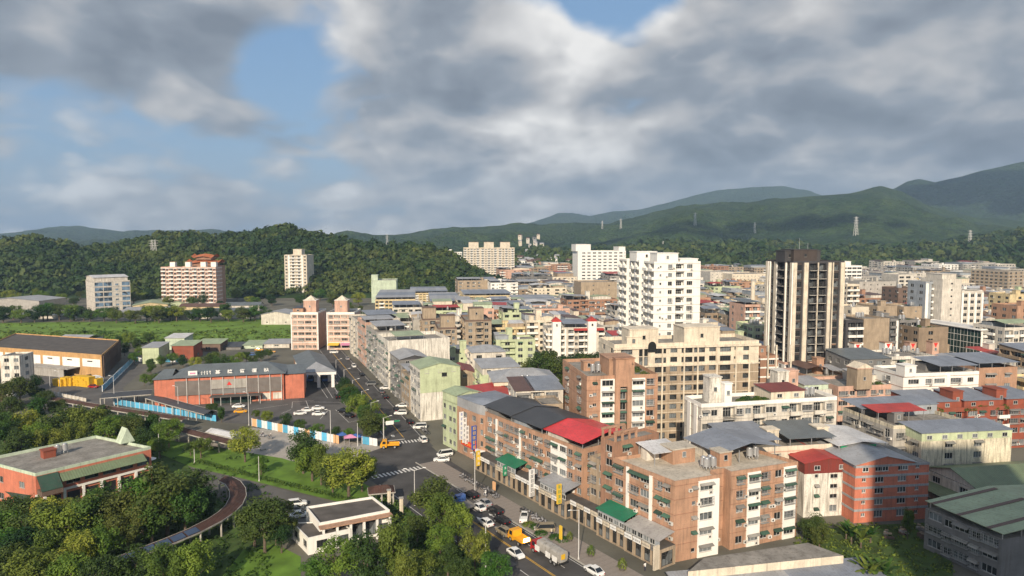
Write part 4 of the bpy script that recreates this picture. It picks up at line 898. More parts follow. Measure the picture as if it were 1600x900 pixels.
M2.shed(0, .42, .05, .95, 'rf_blue', 2.4, 'mu', 1.0, None, .5); M2.shed(.55, .97, .1, .95, 'rf_slate', 2.2, 'mu', .9, None, .5); M2.pent(.47, .5, 3., 3., 3.2); M2.pent(.98, .55, 3., 3., 3.0); 
M2b = BR('rooftop_shed_block', 'block with wide white metal roof and green mesh screen beside the cream block', 1312, 706, 1384, 153, 14, 10, 'cream', ('.ww.', '', '', ''), bands=.25, bandm='pink'); M2b.shed(-.02, 1., 0, 1, 'rf_white', 2.3, 'gv', .8, None, .4)
mb = MB(); mb.box(.4, M2b.W*.8, .2, .3, M2b.h + .9, M2b.h + 2.1, 'sign_green'); mb.build('green_screen', M2b.root)
M1 = BR('white_apartment_block', 'cream seven-storey apartment block with balconies, roof garden and dark red roof room', 1096, 631, 1308, 165, 9, 12, 'offwhite', ('ww.bwwbW.wbWbw.', '', '', '.p.p.'), aw=.3, cage=.5, ac=.5, rail=.1, parw='purewhite', bands=.12)
M1.shed(.52, .77, .12, .95, 'rf_dred', 2.7, 'mu', .4, 'cream', .4); M1.garden(.28, .5, .2, .6, 12); M1.pent(.15, .6, 3.2, 3.4, 6.4, 'stain_white'); M1.pent(.22, .35, 2., 2.2, 5.0, 'purewhite'); M1.tank(.85, .5, 2)
M4 = Building('weathered_row_block', 'weathered grey block with mossy parapet, red and blue-grey roof sheds', quad_from((95, 167), (117, 170.5), (-.19, .98), 19), 14.2, 'concrete', ('www.ww', '', '', '.WuWuWu.'), aw=.5, awm='awn_gray', cage=.5, ac=.4, parw='stucco')
M4.shed(-.05, .55, .55, 1., 'rf_blue', 2.6, 'mu', .6, None, .4); M4.shed(.0, .6, .3, .6, 'rf_red', 2.8, 'mu', .5, None, .4); M4.shed(.35, 1.0, .62, 1., 'rf_blue', 2.7, 'mu', .6, 'bluegray', .4); M4.pent(.22, .3, 2.6, 2.6, 2.6, 'dgray'); M4.tank(.1, .8)
M5 = BR('red_brick_terrace', 'dark red brick terrace with planted balconies and blue-grey roof sheds', 1432, 640, 1640, 192, 14, 9, 'redbrick', ('wBWwBWw.wBWwBW', '', '', 'w.w'), aw=.3, cage=.5, ac=.4, rail=.2)
for a_ in (.05, .38, .70): M5.shed(a_, a_ + .27, .1, .95, 'rf_blue', 2.5, 'mu', .8, 'redbrick', .4)
for a_ in (.35, .68): M5.pent(a_, .35, 3.4, 5, 5.0, 'redbrick')
M5.garden(.1, .95, .02, .1, 16)
M6 = BR('white_row_block', 'white row block with brown trim, arched stair window and open roof shed', 1412, 584, 1530, 214, 14, 9, 'purewhite', ('.W.wWpW.w.', '', '', '.w.'), aw=.2, cage=.4, ac=.3, bands=.12, bandm='brick2'); M6.shed(.5, .98, .05, .9, 'rf_blue', 2.8, 'mu', .9, None, .5); M6.pent(.07, .1, 4., 4., 3.4, 'purewhite')
M7 = BR('orange_block', 'orange tiled block with blue-grey metal roof at the end of the white row', 1530, 575, 1590, 224, 14, 9, 'brick', ('.W.w.', '', '', 'www'), aw=.3, cage=.4); M7.shed(.0, 1, .0, 1, 'rf_blue', 2.5, 'mu', .9, None, .5)
M8 = BR('pediment_block', 'tan apartment block with taller gable-topped stair tower', 1310, 604, 1415, 216, 15, 10, 'pink', ('WwW.wwWW', '', '', 'ww'), aw=.3, cage=.4, ac=.3)
M8.wall = 'pink'; t_ = M8.pent(.33, .06, 5.4, 5, 6.6, 'tan', 'pink'); mb = MB(); x_ = .33*M8.W; y_ = .06*M8.D - 2.7; z_ = M8.h + 6.9; mb.hexa([(x_ - 2.9, y_, z_), (x_ + 2.9, y_, z_), (x_ + 2.9, y_ + 5.4, z_), (x_ - 2.9, y_ + 5.4, z_), (x_ - .05, y_, z_ + 1.5), (x_ + .05, y_, z_ + 1.5), (x_ + .05, y_ + 5.4, z_ + 1.5), (x_ - .05, y_ + 5.4, z_ + 1.5)], 'cream'); mb.build('pediment', M8.root); M8.garden(.55, .95, .1, .5, 8); M8.shed(.5, .98, .5, 1, 'rf_gray', 2.6, 'mu', .8, 'offwhite', .3)
M9 = BR('white_terrace', 'long white terrace with orange coping and pink stair towers marked by red triangles', 1226, 566, 1492, 250, 13, 9, 'purewhite', ('w.Ww.bw.W.wb.Ww.W', '', '', 'ww'), parw='pink', aw=.2, cage=.3, ac=.3)
for a_, hh in ((.29, 7.), (.42, 7.), (.60, 7.), (.66, 5.5), (.80, 6.), (.94, 6.)):
    o_ = M9.pent(a_, .15 if hh > 6.5 else .5, 2.9, 3.2, hh, 'pink' if hh < 6.5 else 'purewhite', 'brick'); mb = MB(); x_ = a_*M9.W; y_ = (.15 if hh > 6.5 else .5)*M9.D - 1.62; z_ = M9.h + hh; mb.poly([(x_ - .9, y_, z_ - .3), (x_ + .9, y_, z_ - .3), (x_, y_, z_ - 2.2)], 'sign_red'); mb.build('triangle_mark', o_)
M9.shed(.05, .25, .1, .9, 'rf_dark', 2.4, 'mu', .6); M9.shed(.46, .58, .2, .9, 'rf_gray', 2.4, 'mu', .6); M9.garden(.68, .78, .2, .6, 10)
M10 = BR('red_white_block', 'red tiled block with white floor band right of the big beige building', 1188, 556, 1216, 222, 12, 10, 'brick2', ('.w', '', '', 'w'), bands=.5, bandm='purewhite'); M10.pent(.5, .5, 3, 3, 3)
M11 = BR('grey_stair_block', 'grey-white block with tall stained stair towers and mint roof', 1212, 612, 1300, 192, 12, 10, 'offwhite', ('w.Ww.W', '', '', 'ww'), aw=.3); M11.pent(.18, .3, 3.6, 4, 6.2, 'stain_white'); M11.pent(.42, .4, 3., 3.4, 6.0, 'pink'); M11.shed(.55, .98, .1, .9, 'rf_gray', 2.2, 'mu', .5, 'mint', .3)
# --- the tall blocks
OT = BR('orange_tower_block', 'orange tiled nine-storey block with brick lift tower and green glass strip', 917, 588, 1028, 172, 25, 10, 'brick', ('.s,P.g.Pw,', '', '', '..w....w..'), floors=9, gf=3.4, aw=.55, cage=.5, ac=.3, deck='deck', bands=.08, bandm='brick2')
mb = MB(); q_ = OT.W/sum(BAY[c] for c in '.s,P.g.Pw,'); x0_ = 6.2*q_; x1_ = x0_ + 1*q_; mb.box(x0_ - .1, x1_, -.9, 1.2, 0, OT.h + 5.2, 'brick'); mb.box(x0_ + 2.6*q_, x0_ + 3.6*q_, -.9, 1.2, 0, OT.h + 5.2, 'brick'); mb.box(x1_, x0_ + 2.6*q_, -.85, 1.2, OT.h - 2, OT.h + 5.2, 'brick'); mb.box(x0_ - .3, x0_ + 3.8*q_, -1.1, 1.4, OT.h + 5.2, OT.h + 5.5, 'brick2'); mb.build('lift_tower', OT.root)
OT.pent(.55, .3, 7, 8, 4.4, 'brick'); OT.garden(.72, .98, .1, .9, 18); OT.tank(.2, .3, 2); OT.pent(.2, .5, 3, 3, 2.4, 'brick')
BB = BR('beige_apartment_building', 'large beige ten-storey building with cream top storeys, cornice and arched stair bay', 960, 538, 1186, 200, 15, 10, 'tan', ('.u.g.uwuuwusw.', '', '', '.w.w'), floors=10, gf=3.4, top2='cream', parw='cream', par=1.1, frame='darkframe', bands=.16, bandm='cream', deck='deck')
mb = MB(); mb.box(-.5, BB.W + .5, -.55, -.01, BB.h - .5, BB.h + .1, 'cream'); mb.box(-.3, BB.W + .3, -.35, -.01, BB.zs[-3] - .3, BB.zs[-3] + .15, 'cream'); k_ = BB.W/sum(BAY[c] for c in '.u.g.uwuuwusw.')
for x_ in (.3, 4.9, 8.2, 12., 14.4, 17.8, 21.2, 23.6, 27., 28.5, 31.2): mb.box(x_*k_ - .22, x_*k_ + .22, -.3, -.012, 0, BB.h - .5, 'dtan' if False else 'cream')
mb.build('cornice', BB.root); BB.pent(.20, .25, 9, 7, 5.2, 'cream', 'cream'); BB.pent(.60, .3, 11.5, 8, 5.4, 'cream', 'cream'); BB.pent(.13, .05, 4.2, 1.2, 3.0, 'cream', 'cream')
mb = MB(); x_ = 6.3*k_; mb.poly([(x_ + 1.3*math.cos(t), -.62, BB.h + .2 + 1.5*max(0, math.sin(t))) for t in [i*math.pi/10 for i in range(11)]] + [(x_ - 1.3, -.62, BB.h - 1.4), (x_ + 1.3, -.62, BB.h - 1.4)], 'glass'); mb.build('arched_window', BB.root)
DT = BR('dark_striped_tower', 'dark high-rise tower with tall white vertical fins and recessed balconies', 1240, 408, 1320, 250, 18, 10, 'darkwall', ('Fd,fF,kfk,F,fd,fF', '', '', 'F,fdfF,k,fdF'), floors=17, gf=4., par=.6, frame='darkframe', rail=1., trim='cream')
DT.pent(.30, .35, 9.5, 8, 4.6, 'tower_panel', 'darkwall'); DT.pent(.05, .4, 4, 6, 4.2, 'darkwall'); DT.pent(.56, .4, 4, 6, 4.2, 'darkwall')
mb = MB(); mb.tube((6, 6, DT.h + 4.6), (6, 6, DT.h + 9), .08, .05, 'steel', 5); mb.tube((9.5, 6, DT.h + 4.6), (9.5, 6, DT.h + 7), .08, .05, 'steel', 5); mb.build('antenna', DT.root)
wf, wh_ = rect(1022, 409, 1098, 245, 38, 10); w0, w1 = Vector(wf[0]), Vector(wf[1]); wu = (w1 - w0).normalized(); wv = Vector((-wu.y, wu.x)); wl = (w1 - w0).length
wp = [w0, w0 + wu*wl*.62, w0 + wu*wl*.62 + wv*1.6, w1 + wv*1.6, w1 + wv*38, w0 + wv*38, w0 + wv*29, w0 + wu*4 + wv*29, w0 + wu*4 + wv*24, w0 + wv*24, w0 + wv*15, w0 + wu*4 + wv*15, w0 + wu*4 + wv*10, w0 + wv*10]
WA = Building('white_high_rise', 'white tiled high-rise with stacked side balconies and twin rooftop boxes', [tuple(q) for q in wp], wh_ - .5, 'purewhite', ('..s..w.b', '', '.w..', '', '', 'B.B', '', 'k', '', 'B.B', '', 'k', '', 'B.B'), floors=17, gf=3.6, par=.5, ac=.3, cage=.25, bands=.07, bandm='dgray')
WA.W = wl; WA.D = 38
WA.pent(.3, .12, 8, 7, 3.4); WA.pent(.2, .55, 8, 8, 3.6); WA.pent(.85, .25, 7, 8, 1.2)
# --- street side of the far road
fc = far
def fr(s, n): return far(s, n)
def side(s0, s1, dep, h, wall, label, left, front='', **kw):
    c0, c1 = fr(s0, 9.5), fr(s0, 9.5 + dep); return Building(kw.pop('name', 'street_building'), label, quad_from(c0, c1, FD, s1 - s0), h, wall, (front, '', '', left), **kw)
S1 = side(24, 38, 14, 17.6, 'stain_white', 'green gabled metal-clad house with blank white lower wall on the far road', 'WW.W', '', par=0., aw=.3, cage=.4, ac=.3); S1.shed(0, 1, 0, 1, 'rf_green', .2, 'gv', 1.6, 'palegreen', .3)
mb = MB(); mb.box(-.05, S1.W + .05, -.08, -.01, 9.6, 17.8, 'palegreen'); o_ = mb.build('metal_cladding', S1.root); wo = put('window', window_mesh(1.8, 1.3, 'darkframe'), o_, (S1.W*.6, -.16, 14.8)); put('pane', pane_mesh(1.8, 1.3, 'glass'), wo)
S1b = BR('clad_house', 'grey-brown metal-clad house with dark red roof behind the green gabled house', 709, 584, 743, 240, 14, 12, 'tan', ('', '', '', 'b.b'), par=0.); S1b.shed(0, 1, 0, 1, 'rf_dred', .2, 'gv', 1.2, 'tan', .4)
S2 = side(40, 52, 12, 12., 'tan', 'low shop house with yellow blade sign and white awning on the far road', 'WWW', '', par=.6, aw=.3); S2.shed(0, .5, 0, 1, 'rf_gray', 2.2, 'mu', .5)
S3 = side(54, 72, 11, 15.8, 'dgray', 'dark grey gable-ended row house on the far road', 'wWwWw', '', par=0., cage=.5, aw=.4, ac=.4); S3.shed(0, 1, 0, 1, 'rf_gray', .2, 'gv', 1.4, 'darkwall', .4)
S4 = side(76, 98, 26, 18.5, 'stain_white', 'stained white block with long pale parapet and pale green roof canopy', 'WuWuWuWu', '.......', aw=.3, cage=.6, ac=.5, par=1.5, lod=1); S4.shed(.15, .6, .1, .6, 'rf_green', 2.8, 'mu', .5, None, .3)
S5 = side(100, 126, 16, 19.5, 'gray', 'grey block with rows of caged windows on the far road', 'WuWuWuWuW', '..w', aw=.4, cage=.6, ac=.5, lod=1); S5.clutter(4); S5.shed(.1, .9, .3, .9, 'rf_gray', 2.4, 'mu', .6)
S6 = side(128, 150, 15, 20.5, 'pink', 'pinkish street block with round green wall sign and white blade sign', 'wWwWwWw', '....', aw=.3, lod=1, cage=.4); S6.shed(.0, .9, .0, .5, 'rf_gray', 2.2, 'mu', .5)
mb = MB(); mb.tube((6, -.02, 14), (6, -.12, 14), 3.2, 3.2, 'sign_green', 20); mb.build('round_sign', S6.root); board(S6.root, (1.5, -.02, 5.), 0, 2.2, 7., 'sign_white')
S7 = side(152, 178, 22, 19., 'offwhite', 'white street block with open roof terrace near the paired pink blocks', 'wWbWbWw', 'w.W.b.w', aw=.2, lod=1); S7.shed(.3, .98, .2, .9, 'rf_blue', 2.6, 'mu', .6)
# --- pink pair, station side
for (pl, pr, lab) in ((455, 496, 'pink tiled block of the pair with dark-roofed roof room behind the grey bus shed'), (511, 553, 'pink tiled apartment block of the pair with yellow and purple shop awnings at its foot')):
    b = BR('pink_apartment_block', lab.replace('left-hand ', '').replace('gas-station roof', 'grey bus shed roof'), pl, 488, pr, 372, 20, 2, 'pinkbeige', (',wWWw,', '', '', 'w.w.w'), floors=6, gf=4., lod=1, parw='purewhite', frame='whiteframe', glass='glass_warm', bands=.22, bandm='purewhite', ac=.3, cage=.3, par=1.)
    mb = MB(); mb.box(-.3, .25, -.3, .3, 0, b.h + 1, 'purewhite'); mb.box(b.W - .25, b.W + .3, -.3, .3, 0, b.h + 1, 'purewhite'); mb.build('corner_pilaster', b.root)
    o_ = b.pent(.62 if pl < 500 else .45, .4, 7, 6, 7, 'pink', 'purewhite'); mb = MB(); x_ = (.62 if pl < 500 else .45)*b.W; y_ = .4*b.D; z_ = b.h + 7.3; mb.hexa([(x_ - 3, y_ - 3, z_), (x_ + 3, y_ - 3, z_), (x_ + 3, y_ + 3, z_), (x_ - 3, y_ + 3, z_)] + [(x_ + e*.05, y_ + g*.05, z_ + 2.4) for e, g in ((-1, -1), (1, -1), (1, 1), (-1, 1))], 'cream'); mb.build('pyramid_roof', o_)
    if pl < 500: b.shed(.02, .42, .1, .6, 'rf_dark', 3., 'mu', .4, 'brick', .3)
    else:
        for k, (x0_, m_) in enumerate(((.5, 'sign_yellow'), (7.5, 'sign_pink'))): mb = MB(); mb.hexa([(x0_, -3.4, 2.9), (x0_ + 6, -3.4, 2.9), (x0_ + 6, -.02, 3.8), (x0_, -.02, 3.8), (x0_, -3.4, 3.), (x0_ + 6, -3.4, 3.), (x0_ + 6, -.02, 3.9), (x0_, -.02, 3.9)], m_); mb.build('awning', b.root)
# --- bus station
def station():
    c0 = G(270, 634).xy; u = Vector((math.cos(R(14)), math.sin(R(14)))); W = reach(tuple(c0), u, 443, 8); v = Vector((-u.y, u.x))
    b = Building('bus_station', 'long red bus station with slate-grey hipped roof and dark louvre screens', [tuple(c0), tuple(c0 + u*W), tuple(c0 + u*W + v*16), tuple(c0 + v*16)], 10.2, 'salmon', ('', '', '', ''), floors=2, gf=4., par=0.)
    b.shed(0, 1, 0, 1, 'rf_slate', .1, 'hu', 3.4, None, 1.0)
    for i in range(9):
        x = 1. + i*(W - 1.6)/9; w = (W - 1.6)/9 - .25; mb = MB(); lightp = i in (3, 4, 5)
        z0 = 5.6 if lightp else 3.6
        mb.box(x, x + w, -.35, -.05, z0, 9.0, 'dgray' if not lightp else 'gray'); n = 12
        for k in range(n): z = z0 + (9.0 - z0)*k/n; mb.box(x, x + w, -.42, -.352, z + .02, z + .16, 'brown' if not lightp else 'concrete')
        if lightp: mb.box(x, x + w, -.35, -.05, 3.6, 5.4, 'dgray')
        mb.build('louvre_screen', b.root); mb = MB(); mb.box(x + w + .02, x + w + .2, -.5, -.02, 0, 10., 'pole'); mb.build('downpipe', b.root)
    mb = MB(); x = 1 + 4.5*(W - 1.6)/9; mb.poly([(x - .9, -.45, 6.8), (x + .9, -.45, 6.8), (x, -.45, 8.2)], 'sign_red'); mb.build('red_emblem', b.root)
    for a, m in ((W*.66, 'glass_green'), (W*.80, 'offwhite'), (W*.9, 'offwhite')): mb = MB(); mb.box(a, a + W*.08, -.12, -.01, .6, 3.0, m); mb.build('shop_front', b.root)
    # sign letters standing on the roof slope
    txt = [('基', .40), ('隆', .51), ('貨', .62), ('運', .73), ('站', .84)]
    def letter(t, x, size, y, z, m, name='roof_letter'):
        cu = bpy.data.curves.new(name, 'FONT'); cu.body = t; cu.size = size; cu.extrude = .06; cu.align_x = 'CENTER'; cu.offset = .03
        o = bpy.data.objects.new(name, cu); me = bpy.data.meshes.new_from_object(o); bpy.data.objects.remove(o); me.materials.clear(); me.materials.append(MATS[m]); q = put(name, me, b.root, (x, y, z)); q.rotation_euler = (R(80), 0, 0); return q
    for t, a in txt: letter(t, W*a, 1.9, .9, 10.75, 'purewhite')
    mk = MB(); rr = random.Random(4)              # two short rows of small roof letters, too blurred to read
    for row in range(2):
        for i in range(4): x = W*.25 + i*.95; z = 10.8 + row*.85; mk.box(x, x + .6, .80, .9, z, z + .14, 'purewhite'); mk.box(x + rr.uniform(.1, .4), x + rr.uniform(.45, .6), .78, .88, z + .14, z + .6, 'purewhite')
    tag(mk.build('roof_lettering', b.root), None, None, kind='stuff')
    mb = MB(); mb.box(W*.14, W*.22, .6, .75, 10.7, 12.5, 'sign_white'); o = mb.build('logo_board', b.root); mb = MB(); mb.box(W*.155, W*.205, .585, .598, 11.3, 11.9, 'sign_pink'); mb.build('logo', o)
    mb = MB(); mb.hexa([(-6, -.01, 0), (-.01, -.01, 0), (-.01, 13, 0), (-6, 13, 0), (-6, -.01, 10.), (-.01, -.01, 10.), (-.01, 13, 10.), (-6, 13, 10.)], 'salmon'); mb.build('side_wing', b.root)
    mb = MB(); e = 10.02; mb.poly([(-6.6, -.7, e), (-.02, -.7, e), (-.02, 6.5, e + 2.6), (-4, 6.5, e + 2.6)], 'rf_slatex'); mb.poly([(-6.6, 13.6, e), (-6.6, -.7, e), (-4, 6.5, e + 2.6)], 'rf_slatey'); mb.poly([(-.02, 13.6, e), (-6.6, 13.6, e), (-4, 6.5, e + 2.6), (-.02, 6.5, e + 2.6)], 'rf_slatex'); mb.build('wing_roof', b.root)
    mb = MB(); mb.box(W + .01, W + 7.4, 1.2, 14, 0, 9.7, 'salmon'); mb.build('side_wing', b.root); mb = MB(); mb.poly([(W + .02, .4, 9.72), (W + 8, .4, 9.72), (W + 8, 14.6, 10.9), (W + .02, 14.6, 10.9)], 'rf_slatex'); mb.build('wing_roof', b.root)
    mb = MB(); mb.box(W*.34, W*.80, -4.2, -.05, 3.0, 3.25, 'deck_dark')
    for i in range(6): mb.box(W*(.35 + i*.088), W*(.35 + i*.088) + .15, -4.1, -3.95, 0, 3.0, 'pole')
    mb.build('entrance_canopy', b.root); mb = MB(); mb.box(W*.36, W*.70, -.6, -.45, .02, 2.9, 'glass_green'); mb.build('glass_front', b.root)
    return b
STN = station()
def bus_shed():
    c0 = G(476, 606).xy; u = Vector((math.cos(R(8)), math.sin(R(8)))); v = FD; W = reach(tuple(c0), u, 520, 8)
    b = thing('bus_shed', 'drive-through bus shed with big grey hipped roof beside the red station', 'shed', (c0.x, c0.y, 0), R(8)); D = 42
    mb = MB(); lv = Vector((v.x*math.cos(R(8)) + v.y*math.sin(R(8)), -v.x*math.sin(R(8)) + v.y*math.cos(R(8))))
    def q(x, s, z): return (x + lv.x*s, lv.y*s, z)
    e = 6.6; mb.poly([q(-1.5, -1, e), q(W + 1.5, -1, e), q(W/2, 9, e + 2.6)], 'rf_grayx'); mb.poly([q(-1.5, D, e), q(-1.5, -1, e), q(W/2, 9, e + 2.6), q(W/2, D, e + 2.6)], 'rf_slatey'); mb.poly([q(W + 1.5, -1, e), q(W + 1.5, D, e), q(W/2, D, e + 2.6), q(W/2, 9, e + 2.6)], 'rf_slatey'); mb.poly([q(-1.5, -1, e - .02), q(-1.5, D, e - .02), q(W + 1.5, D, e - .02), q(W + 1.5, -1, e - .02)], 'deck_dark'); mb.build('roof', b)
    mb = MB(); mb.hexa([q(-1.2, -.8, 5.4), q(W + 1.2, -.8, 5.4), q(W + 1.2, -.4, 5.4), q(-1.2, -.4, 5.4), q(-1.2, -.8, 6.57), q(W + 1.2, -.8, 6.57), q(W + 1.2, -.4, 6.57), q(-1.2, -.4, 6.57)], 'sign_white'); mb.build('fascia', b)
    mb2 = MB(); mb2.box(-.6, .6, -.6, .6, 0, 5.38, 'purewhite'); me = mb2.mesh('column')
    for s in (0, 12, 24, 36):
        for x in (0, W/2, W): put('column', me, b, q(x, s, 0))
    mb = MB(); mb.hexa([q(-1, D - 1, 0), q(W + 1, D - 1, 0), q(W + 1, D - .6, 0), q(-1, D - .6, 0), q(-1, D - 1, 6.5), q(W + 1, D - 1, 6.5), q(W + 1, D - .6, 6.5), q(-1, D - .6, 6.5)], 'brown'); mb.build('rear_wall', b)
    return b
BSH = bus_shed()
# --- warehouse at left
c1_ = Vector((-181, 298)); u_ = Vector((math.cos(R(-19)), math.sin(R(-19)))); v_ = Vector((-.37, .93))
WH = Building('old_warehouse', 'orange and white flat-roofed warehouse with dark columned side wall and stained roof', [tuple(c1_ - u_*74), tuple(c1_), tuple(c1_ + v_*48), tuple(c1_ - u_*74 + v_*48)], 9.6, 'orange', ('', '', '', ''), floors=2, gf=5., par=.5, deck='deck_dark')
for i in range(6): mb = MB(); x = WH.W - 12.2*(i + 1) + .8; mb.box(x, x + 10.6, -.14, -.01, 3.6 if i else 4.4, 7.9, 'purewhite'); mb.build('white_panel', WH.root); mb = MB(); mb.box(x + 3, x + 6, -.2, -.145, 6.6, 7.1, 'black'); mb.build('vent', WH.root)
f_ = Face(WH.foot[1], WH.foot[2])
for i in range(13):
    x = 1 + i*(f_.w - 2)/12; mb = MB(); mb.box(-.3, .3, -.7, 0, 0, 9.5, 'brown'); mb.build('column', WH.root, f_.p(x, 0, 0), f_.ang)
    if i < 12: mb = MB(); mb.box(.6, (f_.w - 2)/12 - .6, -.08, -.01, 1, 8.2, 'gray' if i % 2 else 'deck_light'); mb.build('wall_panel', WH.root, f_.p(x, 0, 0), f_.ang)
mb = MB(); mb.box(WH.W - 40, WH.W - 13, -6, -.02, 3.7, 4.0, 'gray'); mb.box(WH.W - 40, WH.W - 16, -5.6, -5.4, 0, 3.7, 'gray'); mb.build('lean_to', WH.root)
b = BR('small_concrete_house', 'small stained concrete house in front of the orange warehouse', 0, 556, 30, 262, 9, 5, 'stain_white', ('.w.w', '.w.', '', ''), par=.6); b = BR('roof_house', 'grey metal-roofed house behind the dark-roofed warehouse', 88, 531, 132, 352, 14, -5, 'offwhite', ('www', 'w', '', ''), par=0.); b.shed(0, 1, 0, 1, 'rf_gray', .3, 'gu', 1.5, None, .4)
def goods(px, py, w, d, h, m, label, group, ang=-19):
    p = G(px, py); mb = MB(); mb.box(0, w, 0, d, 0, h, m); t = thing('crate_stack', label, 'crates', (p.x, p.y, 0), R(ang), group)
    n = max(2, int(w/1.3)); k = max(2, int(h/.8)); c = MB(); c.box(.03, w/n - .03, 0, d, .02, h/k - .02, m); me = c.mesh('crate')
    for i in range(n):
        for j in range(k): put('crate', me, t, (i*w/n, random.uniform(-.15, .15), j*h/k))
for px, w, h in ((82, 5, 3), (94, 3.4, 3.6), (104, 2.5, 3.4), (114, 9, 4.2), (143, 3, 3)): goods(px, 603, w, 3, h, 'yellow_box', 'stack of yellow crates in the warehouse yard', 'yellow crate stacks')
# --- red hall and pavilion in the park
hv = Vector((-.897, .442))
RH = Building('red_brick_hall', 'red brick hall with flat stained roof, pale parapet and green awnings in the park', quad_from((-106.5, 149), (-91, 168.6), hv, 22), 8.6, 'salmon', ('', '', '', '..w.w.'), floors=2, gf=4., par=.7, parw='mint', deck='deck')
for i in range(6): x = 2.2 + i*3.9; mb = MB(); mb.box(x, x + 2.6, -.06, -.008, .3, 3.2, 'black'); mb.build('arcade_opening', RH.root); wo = put('window', window_mesh(2.8, 1.6, 'darkframe'), RH.root, (x + 1.3, -.07, 5.2)); put('pane', pane_mesh(2.8, 1.6, 'glass'), wo); mb = MB(); mb.box(x - .9, x - .35, -.5, -.01, 0, 3.9, 'purewhite'); mb.build('column', RH.root)
mb = MB(); mb.box(-.2, RH.W + .1, -.4, -.012, 3.9, 4.4, 'purewhite'); mb.build('floor_band', RH.root)
mb = MB(); mb.hexa([(4.6, -2.2, 6.6), (RH.W - 2, -2.2, 6.6), (RH.W - 2, -.02, 8.0), (4.6, -.02, 8.0), (4.6, -2.2, 6.68), (RH.W - 2, -2.2, 6.68), (RH.W - 2, -.02, 8.08), (4.6, -.02, 8.08)], 'rf_olivex'); mb.build('awning', RH.root)
mb = MB(); mb.hexa([(.2, -3, 5.6), (4.4, -3, 5.6), (4.4, -.02, 8.4), (.2, -.02, 8.4), (.2, -3, 5.7), (4.4, -3, 5.7), (4.4, -.02, 8.5), (.2, -.02, 8.5)], 'awn_green'); mb.box(.2, 4.4, -2.9, -.02, 4.45, 5.55, 'brown'); mb.build('porch_awning', RH.root)
mb = MB(); mb.hexa([(-.03, 2, 4.), (-.03, 16, 4.), (-2.6, 16, 3.), (-2.6, 2, 3.), (-.03, 2, 4.1), (-.03, 16, 4.1), (-2.6, 16, 3.1), (-2.6, 2, 3.1)], 'awn_green'); mb.build('side_awning', RH.root)
mb = MB(); mb.hexa([(RH.W - 4, 8, 9.32), (RH.W - .4, 8, 9.32), (RH.W - .4, 11, 9.32), (RH.W - 4, 11, 9.32), (RH.W - 2.25, 8, 13), (RH.W - 2.15, 8, 13), (RH.W - 2.15, 11, 13), (RH.W - 2.25, 11, 13)], 'mint'); mb.build('gable_dormer', RH.root); RH.tank(.35, .62, 2); RH.pent(.27, .62, 2.6, 2.2, 1.8, 'redbrick')
def pavilion():
    b = Building('white_pavilion', 'white single-storey pavilion with dark stained flat roof and orange trim', [tuple(p) for p in (G(499, 821, 4.6).xy, G(609, 800, 4.6).xy, G(582, 779, 4.6).xy, G(478, 795, 4.6).xy)], 4.6, 'purewhite', ('wDDDw', 'w', '', ''), floors=1, gf=4.6, par=.5, deck='deck_dark', frame='darkframe')
    for i in range(6): mb = MB(); x = .3 + i*(b.W - .9)/5; mb.box(x, x + .45, -1.5, -1.05, 0, 4.3, 'purewhite'); mb.build('column', b.root)
    mb = MB(); mb.box(-.2, b.W + .2, -1.7, -.01, 4.3, 4.55, 'brick'); mb.build('eave', b.root)
    c = Building('pavilion_annex', 'low flat-roofed annex in front of the white pavilion', [tuple(p) for p in (G(481, 842, 3.3).xy, G(548, 827, 3.3).xy, G(530, 815, 3.3).xy, G(457, 818, 3.3).xy)], 3.3, 'purewhite', ('.w.w', '', '', 'w.w'), floors=1, gf=3.3, par=.15, deck='deck_dark', frame='darkframe')
pavilion()
# ================================================================ the rest of the town, farther off
def tent(b, x0, x1, m): pass
# right: mid distance
F = lambda *a, **k: BR('city_block', *a, **k)
f1 = F('grey-white complex with tall curved-top lift tower and ribbed wing', 1473, 436, 1503, 330, 14, 10, 'offwhite', ('.s.', '', '', '.w.'), cat='office block'); f1.pent(.5, .5, 8, 10, 3)
f1b = F('ribbed pale wing beside the curved-top lift tower', 1503, 455, 1537, 332, 14, 10, 'offwhite', ('pwpwpwp', '', '', ''), bands=.2); f1b.clutter(3)
f1c = F('slim grey block with white balconies left of the curved-top lift tower', 1447, 440, 1472, 335, 12, 10, 'bluegray', ('p.B', '', '', 'ww'), )
f2 = F('long white building with dark glazed side and flat pale metal roof', 1533, 514, 1562, 296, 34, 14, 'purewhite', ('.BB.', '', '', 'gggggggggg'), glass='glass_green', lod=0); f2.shed(0, 1, 0, 1, 'rf_white', .2, 'mu', .4, None, .8)
f3 = F('grey-white balconied apartments beside the long glazed building', 1570, 512, 1630, 288, 16, 10, 'offwhite', ('BwBwB', '', '', 'wBw'), ac=.3); f3.shed(.1, .8, .1, .9, 'rf_green', 2.4, 'gu', 1.)
f4 = F('tan office slab with gridded dark side wall at the foot of the mountain', 1576, 424, 1600, 600, 34, 20, 'tan', ('www', '', '', 'wwwwwwww'), bands=.4, par=.4)
F('pale grey factory block with small square windows', 1343, 440, 1400, 520, 30, 8, 'concrete', ('.s.s.s.s.s.', '', '', 'w')).clutter(5); F('white block with strip windows beside the grey factory', 1404, 429, 1432, 540, 20, 8, 'offwhite', ('WW.s', '', '', '')); F('white tiered office at the foot of the mountain behind the dark tower', 1316, 415, 1347, 560, 24, 6, 'purewhite', ('WWWW', '', '', '')).pent(.4, .5, 10, 10, 4)
